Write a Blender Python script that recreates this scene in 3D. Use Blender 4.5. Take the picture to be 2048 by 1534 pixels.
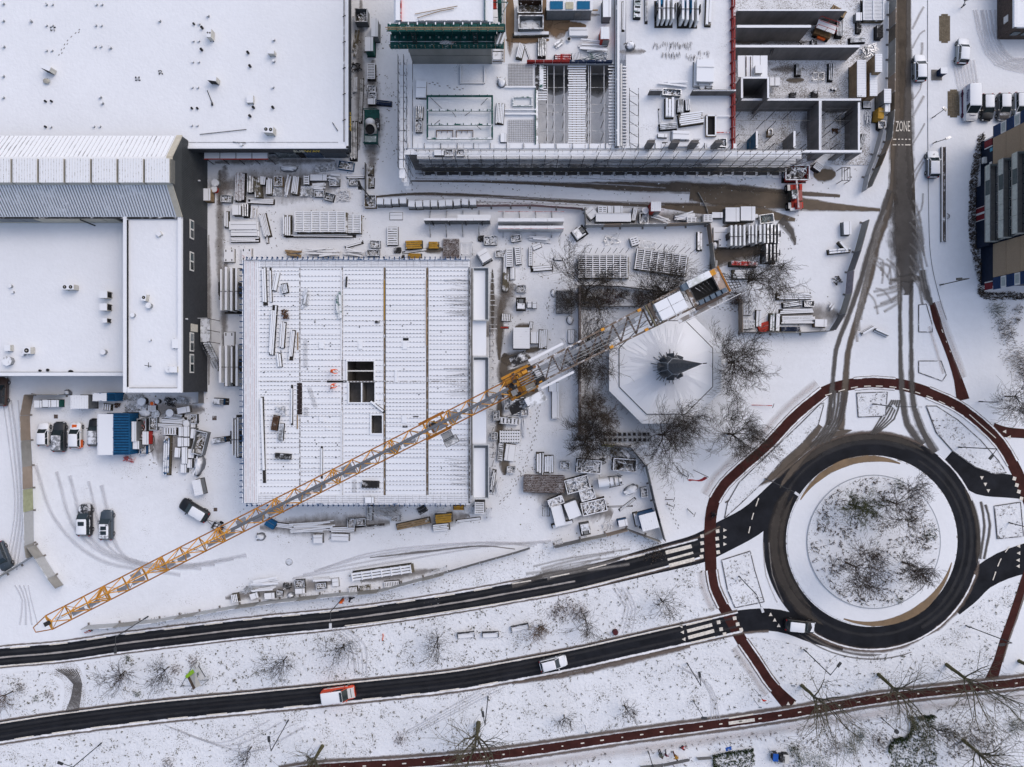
import bpy,math,random
from mathutils import Vector,Matrix
for _o in list(bpy.data.objects):
 bpy.data.objects.remove(_o)
S=bpy.context.scene
C=S.collection
R=random.Random(11)
H,F,CX,CY=107.6,1420.0,1024.0,767.0      # drone height (m), focal length and centre of the frame (px)
# ---------------------------------------------------------------- camera, sky, sun, exposure
cd=bpy.data.cameras.new('camera')
cam=bpy.data.objects.new('camera',cd)
C.objects.link(cam)
cam.location=(0,0,H)
cd.sensor_fit='HORIZONTAL'
cd.sensor_width=36.0
cd.lens=36.0*F/2048.0
cd.clip_start,cd.clip_end=1.0,2000.0
S.camera=cam
SUN_EL,SUN_AZ=math.radians(50),math.radians(48)
w=bpy.data.worlds.new('World')
S.world=w
w.use_nodes=True
wn=w.node_tree
for n in list(wn.nodes):
 wn.nodes.remove(n)
sky=wn.nodes.new('ShaderNodeTexSky')
sky.sky_type='NISHITA'
sky.sun_disc=False
sky.sun_elevation=SUN_EL
sky.sun_rotation=SUN_AZ
sky.dust_density=4.0
sky.air_density=1.0
bg=wn.nodes.new('ShaderNodeBackground')
bg.inputs[1].default_value=0.15
wo=wn.nodes.new('ShaderNodeOutputWorld')
wn.links.new(sky.outputs[0],bg.inputs[0])
wn.links.new(bg.outputs[0],wo.inputs[0])
sd=bpy.data.lights.new('sun','SUN')
sd.energy=0.62
sd.angle=math.radians(130)
sd.color=(1.0,0.965,0.92)
sun=bpy.data.objects.new('sun',sd)
C.objects.link(sun)
sun.location=(0,0,150)
_d=Vector((math.sin(SUN_AZ)*math.cos(SUN_EL),math.cos(SUN_AZ)*math.cos(SUN_EL),math.sin(SUN_EL)))
sun.rotation_euler=_d.to_track_quat('Z','Y').to_euler()
S.view_settings.view_transform='Standard'
S.view_settings.look='None'
S.view_settings.gamma=1.0
S.view_settings.exposure=0.05
S.view_settings.use_curve_mapping=False
S.render.engine='CYCLES'
S.render.resolution_x,S.render.resolution_y=1024,767
# ---------------------------------------------------------------- helpers
def P(x,y,z=0.0):
 """A photograph pixel and a height above the ground as a point of the place."""
 k=(H-z)/F
 return Vector(((x-CX)*k,(CY-y)*k,z))
def K(z=0.0):
 return (H-z)/F
def rad(a):
 return math.radians(a)
class MB:
 def __init__(s):
  s.v,s.f,s.m,s.i,s.uv=[],[],[],0,None
 def add(s,vs,fs):
  o=len(s.v)
  s.v.extend([tuple(q) for q in vs])
  for f in fs:
   s.f.append(tuple(o+i for i in f))
   s.m.append(s.i)
 def box(s,cx,cy,cz,sx,sy,sz,rz=0.0,tx=1.0,ty=1.0):
  c,n=math.cos(rz),math.sin(rz)
  vs=[]
  for k,t in ((-.5,0),(.5,1)):
   for a,b in ((-.5,-.5),(.5,-.5),(.5,.5),(-.5,.5)):
    x,y=a*sx*(tx if t else 1),b*sy*(ty if t else 1)
    vs.append((cx+x*c-y*n,cy+x*n+y*c,cz+k*sz))
  s.add(vs,[(3,2,1,0),(4,5,6,7),(0,1,5,4),(1,2,6,5),(2,3,7,6),(3,0,4,7)])
  return s
 def beam(s,p,q,wd,ht=None):
  p,q=Vector(p),Vector(q)
  d=q-p
  if d.length<1e-6:
   return s
  d.normalize()
  u=Vector((0,0,1)).cross(d)
  if u.length<1e-3:
   u=Vector((1,0,0))
  u.normalize()
  v=d.cross(u)
  u,v=u*wd*.5,v*(ht or wd)*.5
  s.add([p-u-v,p+u-v,p+u+v,p-u+v,q-u-v,q+u-v,q+u+v,q-u+v],
   [(3,2,1,0),(4,5,6,7),(0,1,5,4),(1,2,6,5),(2,3,7,6),(3,0,4,7)])
  return s
 def tube(s,p,q,r0,r1=None,n=6,cap=True):
  p,q=Vector(p),Vector(q)
  r1=r0 if r1 is None else r1
  d=q-p
  if d.length<1e-6:
   return s
  d.normalize()
  u=d.cross(Vector((0,0,1)))
  if u.length<1e-3:
   u=Vector((1,0,0))
  u.normalize()
  v=d.cross(u)
  vs=[]
  for c,r in ((p,r0),(q,r1)):
   for i in range(n):
    a=2*math.pi*i/n
    vs.append(c+u*(r*math.cos(a))+v*(r*math.sin(a)))
  fs=[(i,(i+1)%n,n+(i+1)%n,n+i) for i in range(n)]
  if cap:
   fs+=[tuple(range(n-1,-1,-1)),tuple(range(n,2*n))]
  s.add(vs,fs)
  return s
 def prism(s,pts,z0,z1):
  a=sum(pts[i][0]*pts[(i+1)%len(pts)][1]-pts[(i+1)%len(pts)][0]*pts[i][1] for i in range(len(pts)))
  if a<0:
   pts=pts[::-1]
  n=len(pts)
  vs=[(p[0],p[1],z0) for p in pts]+[(p[0],p[1],z1) for p in pts]
  s.add(vs,[tuple(range(n,2*n))])
  s.i2=getattr(s,'i2',s.i)
  k,s.i=s.i,s.i2
  s.add(vs,[(i,(i+1)%n,n+(i+1)%n,n+i) for i in range(n)])
  s.i=k
  return s
 def dome(s,cx,cy,cz,rx,ry,rz,n=12,m=4,jit=0.0,rot=0.0):
  c,t=math.cos(rot),math.sin(rot)
  vs,fs=[],[]
  for j in range(m):
   e=(j/m)*math.pi/2
   for i in range(n):
    a=2*math.pi*i/n
    g=1+R.uniform(-jit,jit)
    x,y=rx*math.cos(e)*math.cos(a)*g,ry*math.cos(e)*math.sin(a)*g
    vs.append((cx+x*c-y*t,cy+x*t+y*c,cz+rz*math.sin(e)*(1+R.uniform(-jit,jit))))
  vs.append((cx,cy,cz+rz))
  for j in range(m-1):
   for i in range(n):
    fs.append((j*n+i,j*n+(i+1)%n,(j+1)*n+(i+1)%n,(j+1)*n+i))
  for i in range(n):
   fs.append(((m-1)*n+i,(m-1)*n+(i+1)%n,m*n))
  s.add(vs,fs)
  return s
 def build(s,name,mats,parent=None,world=False,smooth=False):
  me=bpy.data.meshes.new(name)
  vs=s.v
  if world and parent is not None:
   l=parent.location
   vs=[(a-l.x,b-l.y,c-l.z) for a,b,c in vs]
  me.from_pydata(vs,[],s.f)
  if not isinstance(mats,(list,tuple)):
   mats=[mats]
  for m in mats:
   me.materials.append(m)
  if len(mats)>1:
   me.polygons.foreach_set('material_index',s.m)
  if smooth:
   me.polygons.foreach_set('use_smooth',[True]*len(me.polygons))
  me.update()
  o=bpy.data.objects.new(name,me)
  C.objects.link(o)
  if parent is not None:
   o.parent=parent
  return o
def tag(o,label=None,cat=None,group=None,kind=None):
 if label:
  o['label']=label
 if cat:
  o['category']=cat
 if group:
  o['group']=group
 if kind:
  o['kind']=kind
 return o
def thing(name,label,cat,loc=(0,0,0),rz=0.0,group=None):
 o=bpy.data.objects.new(name,None)
 C.objects.link(o)
 o.location=loc
 o.rotation_euler=(0,0,rz)
 o.empty_display_size=.3
 return tag(o,label,cat,group)
_unit={}
def pbox(parent,name,m,loc,size,rz=0.0,rx=0.0,ry=0.0):
 """A box-shaped part that shares its mesh with alike parts."""
 k=('b',m.name)
 if k not in _unit:
  b=MB().box(0,0,0,1,1,1)
  me=bpy.data.meshes.new('box_part')
  me.from_pydata(b.v,[],b.f)
  me.materials.append(m)
  _unit[k]=me
 o=bpy.data.objects.new(name,_unit[k])
 C.objects.link(o)
 o.location,o.scale,o.rotation_euler=loc,size,(rx,ry,rz)
 if parent is not None:
  o.parent=parent
 return o
def pcyl(parent,name,m,p,q,r,n=10):
 """A round part from p to q that shares its mesh with alike parts."""
 k=('c',m.name,n)
 if k not in _unit:
  b=MB().tube((0,0,-.5),(0,0,.5),1,1,n)
  me=bpy.data.meshes.new('round_part')
  me.from_pydata(b.v,[],b.f)
  me.materials.append(m)
  _unit[k]=me
 p,q=Vector(p),Vector(q)
 o=bpy.data.objects.new(name,_unit[k])
 C.objects.link(o)
 d=q-p
 o.location=(p+q)/2
 o.scale=(r,r,d.length)
 o.rotation_euler=d.to_track_quat('Z','Y').to_euler()
 if parent is not None:
  o.parent=parent
 return o
def spline(pts,step=1.2):
 """Catmull-Rom through the points; evenly spaced samples."""
 pts=[Vector((p[0],p[1],0)) for p in pts]
 if len(pts)<3:
  n=max(2,int((pts[1]-pts[0]).length/step))
  return [pts[0].lerp(pts[1],i/n) for i in range(n+1)]
 out=[]
 q=[pts[0]*2-pts[1]]+pts+[pts[-1]*2-pts[-2]]
 for i in range(1,len(q)-2):
  a,b,c,d=q[i-1],q[i],q[i+1],q[i+2]
  n=max(2,int((c-b).length/step))
  for k in range(n):
   t=k/n
   out.append(.5*((2*b)+(c-a)*t+(2*a-5*b+4*c-d)*t*t+(3*b-a-3*c+d)*t**3))
 out.append(pts[-1])
 return out
def ribbon(name,px,width,z,m,kind='structure',step=1.2,off=0.0):
 """A strip on the ground along a line of photograph pixels; width in pixels (number or per point)."""
 c=spline([P(x,y) for x,y in px],step)
 n=len(c)
 ws=width if isinstance(width,(list,tuple)) else [width]*len(px)
 vs,fs,uv=[],[],[]
 L=0.0
 for i,p in enumerate(c):
  d=(c[min(i+1,n-1)]-c[max(i-1,0)]).normalized()
  nn=Vector((-d.y,d.x,0))
  t=i/(n-1)*(len(ws)-1)
  j=min(int(t),len(ws)-2)
  wd=(ws[j]+(ws[j+1]-ws[j])*(t-j))*K()
  if i:
   L+=(c[i]-c[i-1]).length
  o=nn*off*K()
  vs+=[tuple(p+o+nn*wd/2)[:2]+(z,),tuple(p+o-nn*wd/2)[:2]+(z,)]
  uv+=[(L,0),(L,1)]
 for i in range(n-1):
  fs.append((2*i,2*i+1,2*i+3,2*i+2))
 me=bpy.data.meshes.new(name)
 me.from_pydata(vs,[],fs)
 l=me.uv_layers.new(name='UVMap')
 for k,lp in enumerate(me.loops):
  l.data[k].uv=uv[lp.vertex_index]
 me.materials.append(m)
 o=bpy.data.objects.new(name,me)
 C.objects.link(o)
 if kind:
  o['kind']=kind
 return o
def sheet(name,px,z,m,kind='structure'):
 pts=[P(x,y) for x,y in px]
 a=sum(pts[i].x*pts[(i+1)%len(pts)].y-pts[(i+1)%len(pts)].x*pts[i].y for i in range(len(pts)))
 if a<0:
  pts=pts[::-1]
 b=MB()
 b.add([(p.x,p.y,z) for p in pts],[tuple(range(len(pts)))])
 return tag(b.build(name,m),kind=kind)
def smoothpoly(px,step=1.0):
 q=[P(x,y) for x,y in px]
 q=q+q[:3]
 c=spline(q,step)
 # drop the wrapped ends
 n0=0
 best=min(range(len(c)),key=lambda i:(c[i]-q[1]).length)
 best2=min(range(best+5,len(c)),key=lambda i:(c[i]-q[-2]).length)
 return [(p.x,p.y) for p in c[best:best2]]
def ring(name,cx,cy,r0,r1,z,m,n=96,kind='structure'):
 b=MB()
 k=K()
 c=P(cx,cy)
 vs=[]
 for i in range(n):
  a=2*math.pi*i/n
  for r in (r0,r1):
   vs.append((c.x+r*k*math.cos(a),c.y+r*k*math.sin(a),z))
 b.add(vs,[(2*i,2*i+1,(2*i+3)%(2*n),(2*i+2)%(2*n)) for i in range(n)])
 return tag(b.build(name,m),kind=kind)
def inside(x,y,poly):
 c=False
 n=len(poly)
 j=n-1
 for i in range(n):
  xi,yi=poly[i]
  xj,yj=poly[j]
  if (yi>y) != (yj>y) and x<(xj-xi)*(y-yi)/(yj-yi)+xi:
   c=not c
  j=i
 return c
# ---------------------------------------------------------------- materials
SNOW=(0.795,0.825,0.885)
_mats={}
def mat(name,col,rough=.65,snow=0.0,var=.18,vs=2.5,metal=0.0,spec=.12,sscale=1.1,bump=0.0,streak=None):
 if name in _mats:
  return _mats[name]
 m=bpy.data.materials.new(name)
 m.use_nodes=True
 nt=m.node_tree
 N,L=nt.nodes,nt.links
 b=N['Principled BSDF']
 b.inputs['Roughness'].default_value=rough
 b.inputs['Metallic'].default_value=metal
 b.inputs['Specular IOR Level'].default_value=spec
 geo=N.new('ShaderNodeNewGeometry')
 no=N.new('ShaderNodeTexNoise')
 no.inputs['Scale'].default_value=vs
 no.inputs['Detail'].default_value=6
 no.inputs['Roughness'].default_value=.65
 if streak:
  mp=N.new('ShaderNodeMapping')
  mp.inputs['Scale'].default_value=streak
  L.new(geo.outputs['Position'],mp.inputs['Vector'])
  L.new(mp.outputs[0],no.inputs['Vector'])
 else:
  L.new(geo.outputs['Position'],no.inputs['Vector'])
 mr=N.new('ShaderNodeMapRange')
 mr.inputs[1].default_value,mr.inputs[2].default_value=.3,.7
 mr.inputs[3].default_value,mr.inputs[4].default_value=1-var,1+var
 L.new(no.outputs[0],mr.inputs[0])
 mx=N.new('ShaderNodeVectorMath')
 mx.operation='SCALE'
 mx.inputs[0].default_value=col
 L.new(mr.outputs[0],mx.inputs['Scale'])
 out=mx.outputs[0]
 if snow>0:
  sep=N.new('ShaderNodeSeparateXYZ')
  L.new(geo.outputs['Normal'],sep.inputs[0])
  up=N.new('ShaderNodeMapRange')
  up.inputs[1].default_value,up.inputs[2].default_value=.45,.75
  L.new(sep.outputs['Z'],up.inputs[0])
  n2=N.new('ShaderNodeTexNoise')
  n2.inputs['Scale'].default_value=sscale
  n2.inputs['Detail'].default_value=7
  n2.inputs['Roughness'].default_value=.7
  L.new(geo.outputs['Position'],n2.inputs['Vector'])
  th=.8-.6*snow
  cv=N.new('ShaderNodeMapRange')
  cv.inputs[1].default_value,cv.inputs[2].default_value=th-.06,th+.06
  L.new(n2.outputs[0],cv.inputs[0])
  mu=N.new('ShaderNodeMath')
  mu.operation='MULTIPLY'
  L.new(up.outputs[0],mu.inputs[0])
  L.new(cv.outputs[0],mu.inputs[1])
  mix=N.new('ShaderNodeMix')
  mix.data_type='RGBA'
  L.new(mu.outputs[0],mix.inputs[0])
  L.new(out,mix.inputs[6])
  mix.inputs[7].default_value=SNOW+(1,)
  out=mix.outputs[2]
 L.new(out,b.inputs['Base Color'])
 if bump:
  bp=N.new('ShaderNodeBump')
  bp.inputs['Strength'].default_value=bump
  bp.inputs['Distance'].default_value=.06
  L.new(no.outputs[0],bp.inputs['Height'])
  L.new(bp.outputs[0],b.inputs['Normal'])
 _mats[name]=m
 return m
def snow_ground(name,specks=0.0,relief=.35,speck_col=(.07,.06,.045),sp_scale=9.0,tone=.10,dirt=0.0,tint=SNOW):
 """Lying snow: slow changes of tone, small relief, and (specks) grass and soil that comes through."""
 m=bpy.data.materials.new(name)
 m.use_nodes=True
 N,L=m.node_tree.nodes,m.node_tree.links
 b=N['Principled BSDF']
 b.inputs['Roughness'].default_value=.85
 b.inputs['Specular IOR Level'].default_value=.15
 geo=N.new('ShaderNodeNewGeometry')
 lo=N.new('ShaderNodeTexNoise')
 lo.inputs['Scale'].default_value=.11
 lo.inputs['Detail'].default_value=8
 lo.inputs['Roughness'].default_value=.6
 L.new(geo.outputs['Position'],lo.inputs['Vector'])
 mr=N.new('ShaderNodeMapRange')
 mr.inputs[1].default_value,mr.inputs[2].default_value=.3,.7
 mr.inputs[3].default_value,mr.inputs[4].default_value=1-tone,1+tone*.35
 L.new(lo.outputs[0],mr.inputs[0])
 sc=N.new('ShaderNodeVectorMath')
 sc.operation='SCALE'
 sc.inputs[0].default_value=tint
 mid=N.new('ShaderNodeTexNoise')
 mid.inputs['Scale'].default_value=.9
 mid.inputs['Detail'].default_value=6
 mid.inputs['Roughness'].default_value=.7
 L.new(geo.outputs['Position'],mid.inputs['Vector'])
 m2=N.new('ShaderNodeMapRange')
 m2.inputs[1].default_value,m2.inputs[2].default_value=.3,.65
 m2.inputs[3].default_value,m2.inputs[4].default_value=1-tone*.8,1.01
 L.new(mid.outputs[0],m2.inputs[0])
 mm=N.new('ShaderNodeMath')
 mm.operation='MULTIPLY'
 L.new(mr.outputs[0],mm.inputs[0])
 L.new(m2.outputs[0],mm.inputs[1])
 L.new(mm.outputs[0],sc.inputs['Scale'])
 out=sc.outputs[0]
 if specks>0:
  hi=N.new('ShaderNodeTexNoise')
  hi.inputs['Scale'].default_value=sp_scale
  hi.inputs['Detail'].default_value=4
  hi.inputs['Roughness'].default_value=.75
  L.new(geo.outputs['Position'],hi.inputs['Vector'])
  me_=N.new('ShaderNodeTexNoise')
  me_.inputs['Scale'].default_value=.35
  me_.inputs['Detail'].default_value=5
  L.new(geo.outputs['Position'],me_.inputs['Vector'])
  ad=N.new('ShaderNodeMath')
  ad.operation='MULTIPLY_ADD'
  ad.inputs[1].default_value=.45
  L.new(me_.outputs[0],ad.inputs[0])
  L.new(hi.outputs[0],ad.inputs[2])
  th=.98-.3*specks
  cv=N.new('ShaderNodeMapRange')
  cv.inputs[1].default_value,cv.inputs[2].default_value=th,th+.1
  cv.inputs[4].default_value=.9
  L.new(ad.outputs[0],cv.inputs[0])
  mix=N.new('ShaderNodeMix')
  mix.data_type='RGBA'
  L.new(cv.outputs[0],mix.inputs[0])
  L.new(out,mix.inputs[6])
  mix.inputs[7].default_value=speck_col+(1,)
  out=mix.outputs[2]
 if dirt>0:
  d1=N.new('ShaderNodeTexNoise')
  d1.inputs['Scale'].default_value=.5
  d1.inputs['Detail'].default_value=9
  d1.inputs['Roughness'].default_value=.72
  L.new(geo.outputs['Position'],d1.inputs['Vector'])
  cv=N.new('ShaderNodeMapRange')
  th=.78-.4*dirt
  cv.inputs[1].default_value,cv.inputs[2].default_value=th,th+.14
  cv.inputs[4].default_value=.85
  L.new(d1.outputs[0],cv.inputs[0])
  mix=N.new('ShaderNodeMix')
  mix.data_type='RGBA'
  L.new(cv.outputs[0],mix.inputs[0])
  L.new(out,mix.inputs[6])
  mix.inputs[7].default_value=(.16,.135,.11,1)
  out=mix.outputs[2]
 L.new(out,b.inputs['Base Color'])
 nb=N.new('ShaderNodeTexNoise')
 nb.inputs['Scale'].default_value=2.2
 nb.inputs['Detail'].default_value=8
 L.new(geo.outputs['Position'],nb.inputs['Vector'])
 bp=N.new('ShaderNodeBump')
 bp.inputs['Strength'].default_value=relief
 bp.inputs['Distance'].default_value=.12
 L.new(nb.outputs[0],bp.inputs['Height'])
 L.new(bp.outputs[0],b.inputs['Normal'])
 return m
def wear(name,col,amount=.6,stretch=(.12,9.0),soft=1.5,top=1.0):
 """Thin film of slush, mud or tyre wear on snow: uneven cover that thins out towards its edges and lets the snow below show."""
 m=bpy.data.materials.new(name)
 m.use_nodes=True
 N,L=m.node_tree.nodes,m.node_tree.links
 b=N['Principled BSDF']
 b.inputs['Roughness'].default_value=.7
 b.inputs['Specular IOR Level'].default_value=.3
 uv=N.new('ShaderNodeUVMap')
 sep=N.new('ShaderNodeSeparateXYZ')
 L.new(uv.outputs[0],sep.inputs[0])
 a=N.new('ShaderNodeMath')
 a.operation='MULTIPLY_ADD'
 a.inputs[1].default_value,a.inputs[2].default_value=2,-1
 L.new(sep.outputs['Y'],a.inputs[0])
 ab=N.new('ShaderNodeMath')
 ab.operation='ABSOLUTE'
 L.new(a.outputs[0],ab.inputs[0])
 prof=N.new('ShaderNodeMapRange')
 prof.inputs[1].default_value,prof.inputs[2].default_value=1.0,.15
 L.new(ab.outputs[0],prof.inputs[0])
 mp=N.new('ShaderNodeMapping')
 mp.inputs['Scale'].default_value=(stretch[0],stretch[1],1)
 L.new(uv.outputs[0],mp.inputs['Vector'])
 geo=N.new('ShaderNodeNewGeometry')
 va=N.new('ShaderNodeVectorMath')
 va.operation='MULTIPLY_ADD'
 va.inputs[1].default_value=(.02,.02,0)
 L.new(geo.outputs['Position'],va.inputs[0])
 L.new(mp.outputs[0],va.inputs[2])
 no=N.new('ShaderNodeTexNoise')
 no.inputs['Scale'].default_value=1.0
 no.inputs['Detail'].default_value=8
 no.inputs['Roughness'].default_value=.68
 L.new(va.outputs[0],no.inputs['Vector'])
 n2=N.new('ShaderNodeTexNoise')
 n2.inputs['Scale'].default_value=.45
 n2.inputs['Detail'].default_value=8
 n2.inputs['Roughness'].default_value=.7
 L.new(geo.outputs['Position'],n2.inputs['Vector'])
 s1=N.new('ShaderNodeMath')
 s1.operation='ADD'
 L.new(no.outputs[0],s1.inputs[0])
 L.new(n2.outputs[0],s1.inputs[1])
 s2=N.new('ShaderNodeMath')
 s2.operation='MULTIPLY_ADD'
 s2.inputs[1].default_value=.9
 L.new(prof.outputs[0],s2.inputs[0])
 L.new(s1.outputs[0],s2.inputs[2])
 cv=N.new('ShaderNodeMapRange')
 th=2.1-amount
 cv.inputs[1].default_value,cv.inputs[2].default_value=th-.12*soft,th+.12*soft
 cv.inputs[4].default_value=top
 L.new(s2.outputs[0],cv.inputs[0])
 cm=N.new('ShaderNodeMapRange')
 cm.inputs[1].default_value,cm.inputs[2].default_value=.3,.7
 cm.inputs[3].default_value,cm.inputs[4].default_value=.75,1.3
 L.new(n2.outputs[0],cm.inputs[0])
 sc=N.new('ShaderNodeVectorMath')
 sc.operation='SCALE'
 sc.inputs[0].default_value=col
 L.new(cm.outputs[0],sc.inputs['Scale'])
 L.new(sc.outputs[0],b.inputs['Base Color'])
 tr=N.new('ShaderNodeBsdfTransparent')
 mix=N.new('ShaderNodeMixShader')
 L.new(cv.outputs[0],mix.inputs[0])
 L.new(tr.outputs[0],mix.inputs[1])
 L.new(b.outputs[0],mix.inputs[2])
 L.new(mix.outputs[0],N['Material Output'].inputs['Surface'])
 return m
def glassmat(name,col=(.02,.03,.035)):
 return mat(name,col,rough=.08,spec=.7,var=.05)
M_snow=snow_ground('snow',tone=.05)
M_roofsnow=snow_ground('roof_snow',tone=.035)
M_yard=snow_ground('yard_snow',specks=.42,tone=.06,sp_scale=6,speck_col=(.13,.12,.11))
M_verge=snow_ground('verge_snow',specks=.61,relief=.95,speck_col=(.13,.12,.10),sp_scale=4.2,tone=.08)
M_dirty=snow_ground('dirty_snow',specks=.8,dirt=.5,speck_col=(.16,.14,.12),sp_scale=7)
M_asph=mat('asphalt',(.016,.0175,.0225),rough=.6,var=.4,vs=.35,spec=.06)
M_red=mat('red_asphalt',(.050,.0165,.0145),rough=.8,var=.35,vs=.6)
M_kerb=mat('kerb_stone',(.30,.29,.28),snow=.6)
M_white=mat('road_paint',(.72,.68,.62),rough=.7,var=.25,vs=3)
M_conc=mat('concrete',(.21,.20,.195),rough=.8,var=.25,vs=.7,snow=.9)
M_concb=mat('bare_concrete',(.19,.18,.175),rough=.8,var=.28,vs=.7,streak=(1,1,.25))
M_concd=mat('dark_concrete',(.15,.14,.135),rough=.8,var=.3,vs=.6,streak=(1.5,1.5,.3),snow=.95)
M_clad=mat('dark_cladding',(.040,.044,.052),rough=.5,var=.2,vs=.5)
M_cream=mat('cream_trim',(.50,.47,.40),rough=.6,var=.12)
M_metal=mat('galvanised_steel',(.30,.31,.32),rough=.45,metal=.4,snow=.55)
M_metalb=mat('bare_steel',(.24,.25,.26),rough=.45,metal=.5)
M_dark=mat('dark_steel',(.035,.035,.038),rough=.6,snow=.35)
M_darkb=mat('dark_bare',(.022,.022,.024),rough=.7)
M_rust=mat('rusty_steel',(.10,.060,.042),rough=.85,var=.35,snow=.3)
M_wood=mat('timber',(.24,.18,.12),rough=.8,var=.3,snow=.88,streak=(1,1,1))
M_woodb=mat('bare_timber',(.30,.215,.13),rough=.8,var=.25)
M_wooddk=mat('wet_timber',(.13,.115,.085),rough=.8,var=.3,snow=.42)
M_greyt=mat('grey_timber',(.20,.19,.175),rough=.8,var=.3,snow=.8)
M_yel=mat('yellow_timber',(.42,.245,.045),rough=.7,var=.25,snow=.12)
M_ywood=mat('yellow_crane_paint',(.60,.285,.045),rough=.5,var=.2)
M_ycr=mat('crane_orange',(.32,.135,.030),rough=.55,var=.3)
M_green=mat('green_steel',(.012,.072,.068),rough=.5,var=.35,snow=.22,sscale=1.5)
M_greens=mat('green_snowy',(.012,.09,.075),rough=.5,var=.25,snow=.6)
M_blue=mat('blue_steel',(.014,.10,.23),rough=.5,var=.25,snow=.10)
M_blues=mat('blue_snowy',(.012,.075,.19),rough=.5,var=.25,snow=.62)
M_navy=mat('navy_steel',(.010,.022,.060),rough=.5,var=.3,snow=.3)
M_redp=mat('red_paint',(.45,.035,.03),rough=.5,var=.2,snow=.45)
M_redb=mat('bare_red_paint',(.46,.045,.032),rough=.45,var=.15)
M_org=mat('orange_paint',(.70,.12,.02),rough=.5,var=.1)
M_pwhite=mat('white_sheet',(.68,.69,.70),rough=.6,var=.08,snow=.9)
M_whitep=mat('white_painted',(.62,.62,.61),rough=.5,var=.08)
M_grey=mat('grey_sheet',(.17,.18,.19),rough=.6,var=.15,snow=.85)
M_tarp=mat('snowed_tarpaulin',(.16,.17,.19),rough=.7,var=.2,snow=.9)
M_bark=mat('bark',(.062,.052,.040),rough=.9,var=.3,snow=.20,sscale=6)
M_bark2=mat('mossy_bark',(.085,.080,.042),rough=.9,var=.35,snow=.1,sscale=4)
M_twig=mat('twigs',(.043,.036,.030),rough=.9,var=.3,snow=.10,sscale=8)
M_shrub=mat('dead_shrub',(.085,.066,.052),rough=.9,var=.4,snow=.28,sscale=8)
M_leaf=mat('evergreen_leaf',(.035,.052,.018),rough=.8,var=.5,snow=.30,sscale=7)
M_grass=mat('winter_grass',(.11,.105,.075),rough=.9,var=.5)
M_tyre=mat('tyre_rubber',(.012,.012,.013),rough=.85)
M_rim=mat('wheel_rim',(.28,.28,.29),rough=.35,metal=.7)
M_glass=glassmat('window_glass')
M_glass2=glassmat('grey_glass',(.07,.095,.105))
M_lamp=mat('lamp_housing',(.60,.62,.66),rough=.4)
M_pole=mat('lamp_pole',(.055,.058,.062),rough=.5,metal=.3)
from mathutils import noise as mnoise
# ================================================================ THE GROUND
b=MB()
b.add([(-420,-420,0),(420,-420,0),(420,420,0),(-420,420,0)],[(0,1,2,3)])
tag(b.build('ground',M_snow),kind='structure')
Z1,Z2,Z3,Z4=.02,.026,.034,.042
SITE=[(430,310),(720,330),(735,395),(745,440),(1160,460),(1415,455),(1425,545),(1230,545),(1155,570),(1158,890),(1265,900),(1322,1078),(900,1135),(480,1195),(180,1245),(110,1150),(70,1080),(55,860),(75,792),(420,800)]
sheet('building_yard',SITE,.006,M_yard)
V1=[(168,1326),(500,1280),(800,1243),(1024,1208),(1200,1176),(1330,1139),(1402,1121),(1432,1215),(1375,1247),(1024,1319),(700,1363),(512,1380),(168,1416)]
V2=[(-60,1502),(125,1472),(512,1428),(900,1385),(1150,1345),(1380,1290),(1452,1273),(1510,1345),(1548,1405),(1280,1452),(1024,1490),(700,1526),(560,1560),(-60,1640)]
V3=[(-60,1356),(60,1340),(100,1345),(122,1375),(118,1410),(100,1424),(-60,1446)]
V4=[(180,1254),(480,1207),(890,1145),(1000,1118),(1260,1062),(1320,1088),(1330,1092),(1024,1160),(700,1212),(400,1244),(185,1272)]
V5=[(1500,1272),(1570,1283),(1640,1302),(1720,1312),(1800,1304),(1880,1270),(1945,1215),(1985,1182),(2042,1158),(2005,1265),(1985,1322),(1955,1352),(1786,1376),(1600,1402),(1560,1370),(1520,1312)]
V6=[(560,1580),(900,1545),(1280,1496),(1536,1462),(1786,1424),(2100,1385),(2100,1640),(560,1640)]
for nm,poly in (('verge',V1),('verge',V2),('verge',V3),('verge',V4),('verge',V5)):
 sheet(nm,poly,.007,M_verge)
sheet('garden_ground',V6,.007,snow_ground('garden_snow',specks=.55,relief=.8,speck_col=(.07,.06,.045),sp_scale=5,tone=.08))
sheet('octagon_lawn',[(1160,610),(1460,612),(1660,680),(1660,760),(1540,850),(1420,985),(1400,1070),(1325,1075),(1270,898),(1160,880)],.007,snow_ground('lawn_snow',specks=.40,speck_col=(.12,.10,.08),sp_scale=4.5,tone=.06))
# roads
R1=[(-60,1323),(0,1314),(125,1303),(250,1285),(400,1267),(512,1254),(700,1235),(900,1206),(1024,1184),(1150,1161),(1330,1115),(1400,1096),(1450,1071),(1500,1044),(1536,1014),(1585,965),(1635,918)]
R2=[(-60,1474),(0,1465),(125,1446),(300,1424),(512,1403),(700,1384),(900,1362),(1024,1341),(1150,1317),(1280,1288),(1370,1268),(1430,1255),(1480,1243),(1536,1239),(1580,1247),(1630,1266),(1690,1282)]
ribbon('road',R1,[40]*11+[45,50,56,62,60,46],Z1,M_asph)
ribbon('road',R2,[40]*8+[43,43,40,40,42,44,46,44,40],Z1,M_asph)
ribbon('road',[(1893,915),(1925,942),(1961,965),(2025,973),(2110,985)],[50,50,48,44,44],Z1,M_asph)
ribbon('road',[(1905,1215),(1940,1180),(1965,1155),(2005,1132),(2050,1117),(2110,1100)],[40,50,50,56,60,60],Z1,M_asph)
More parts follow.
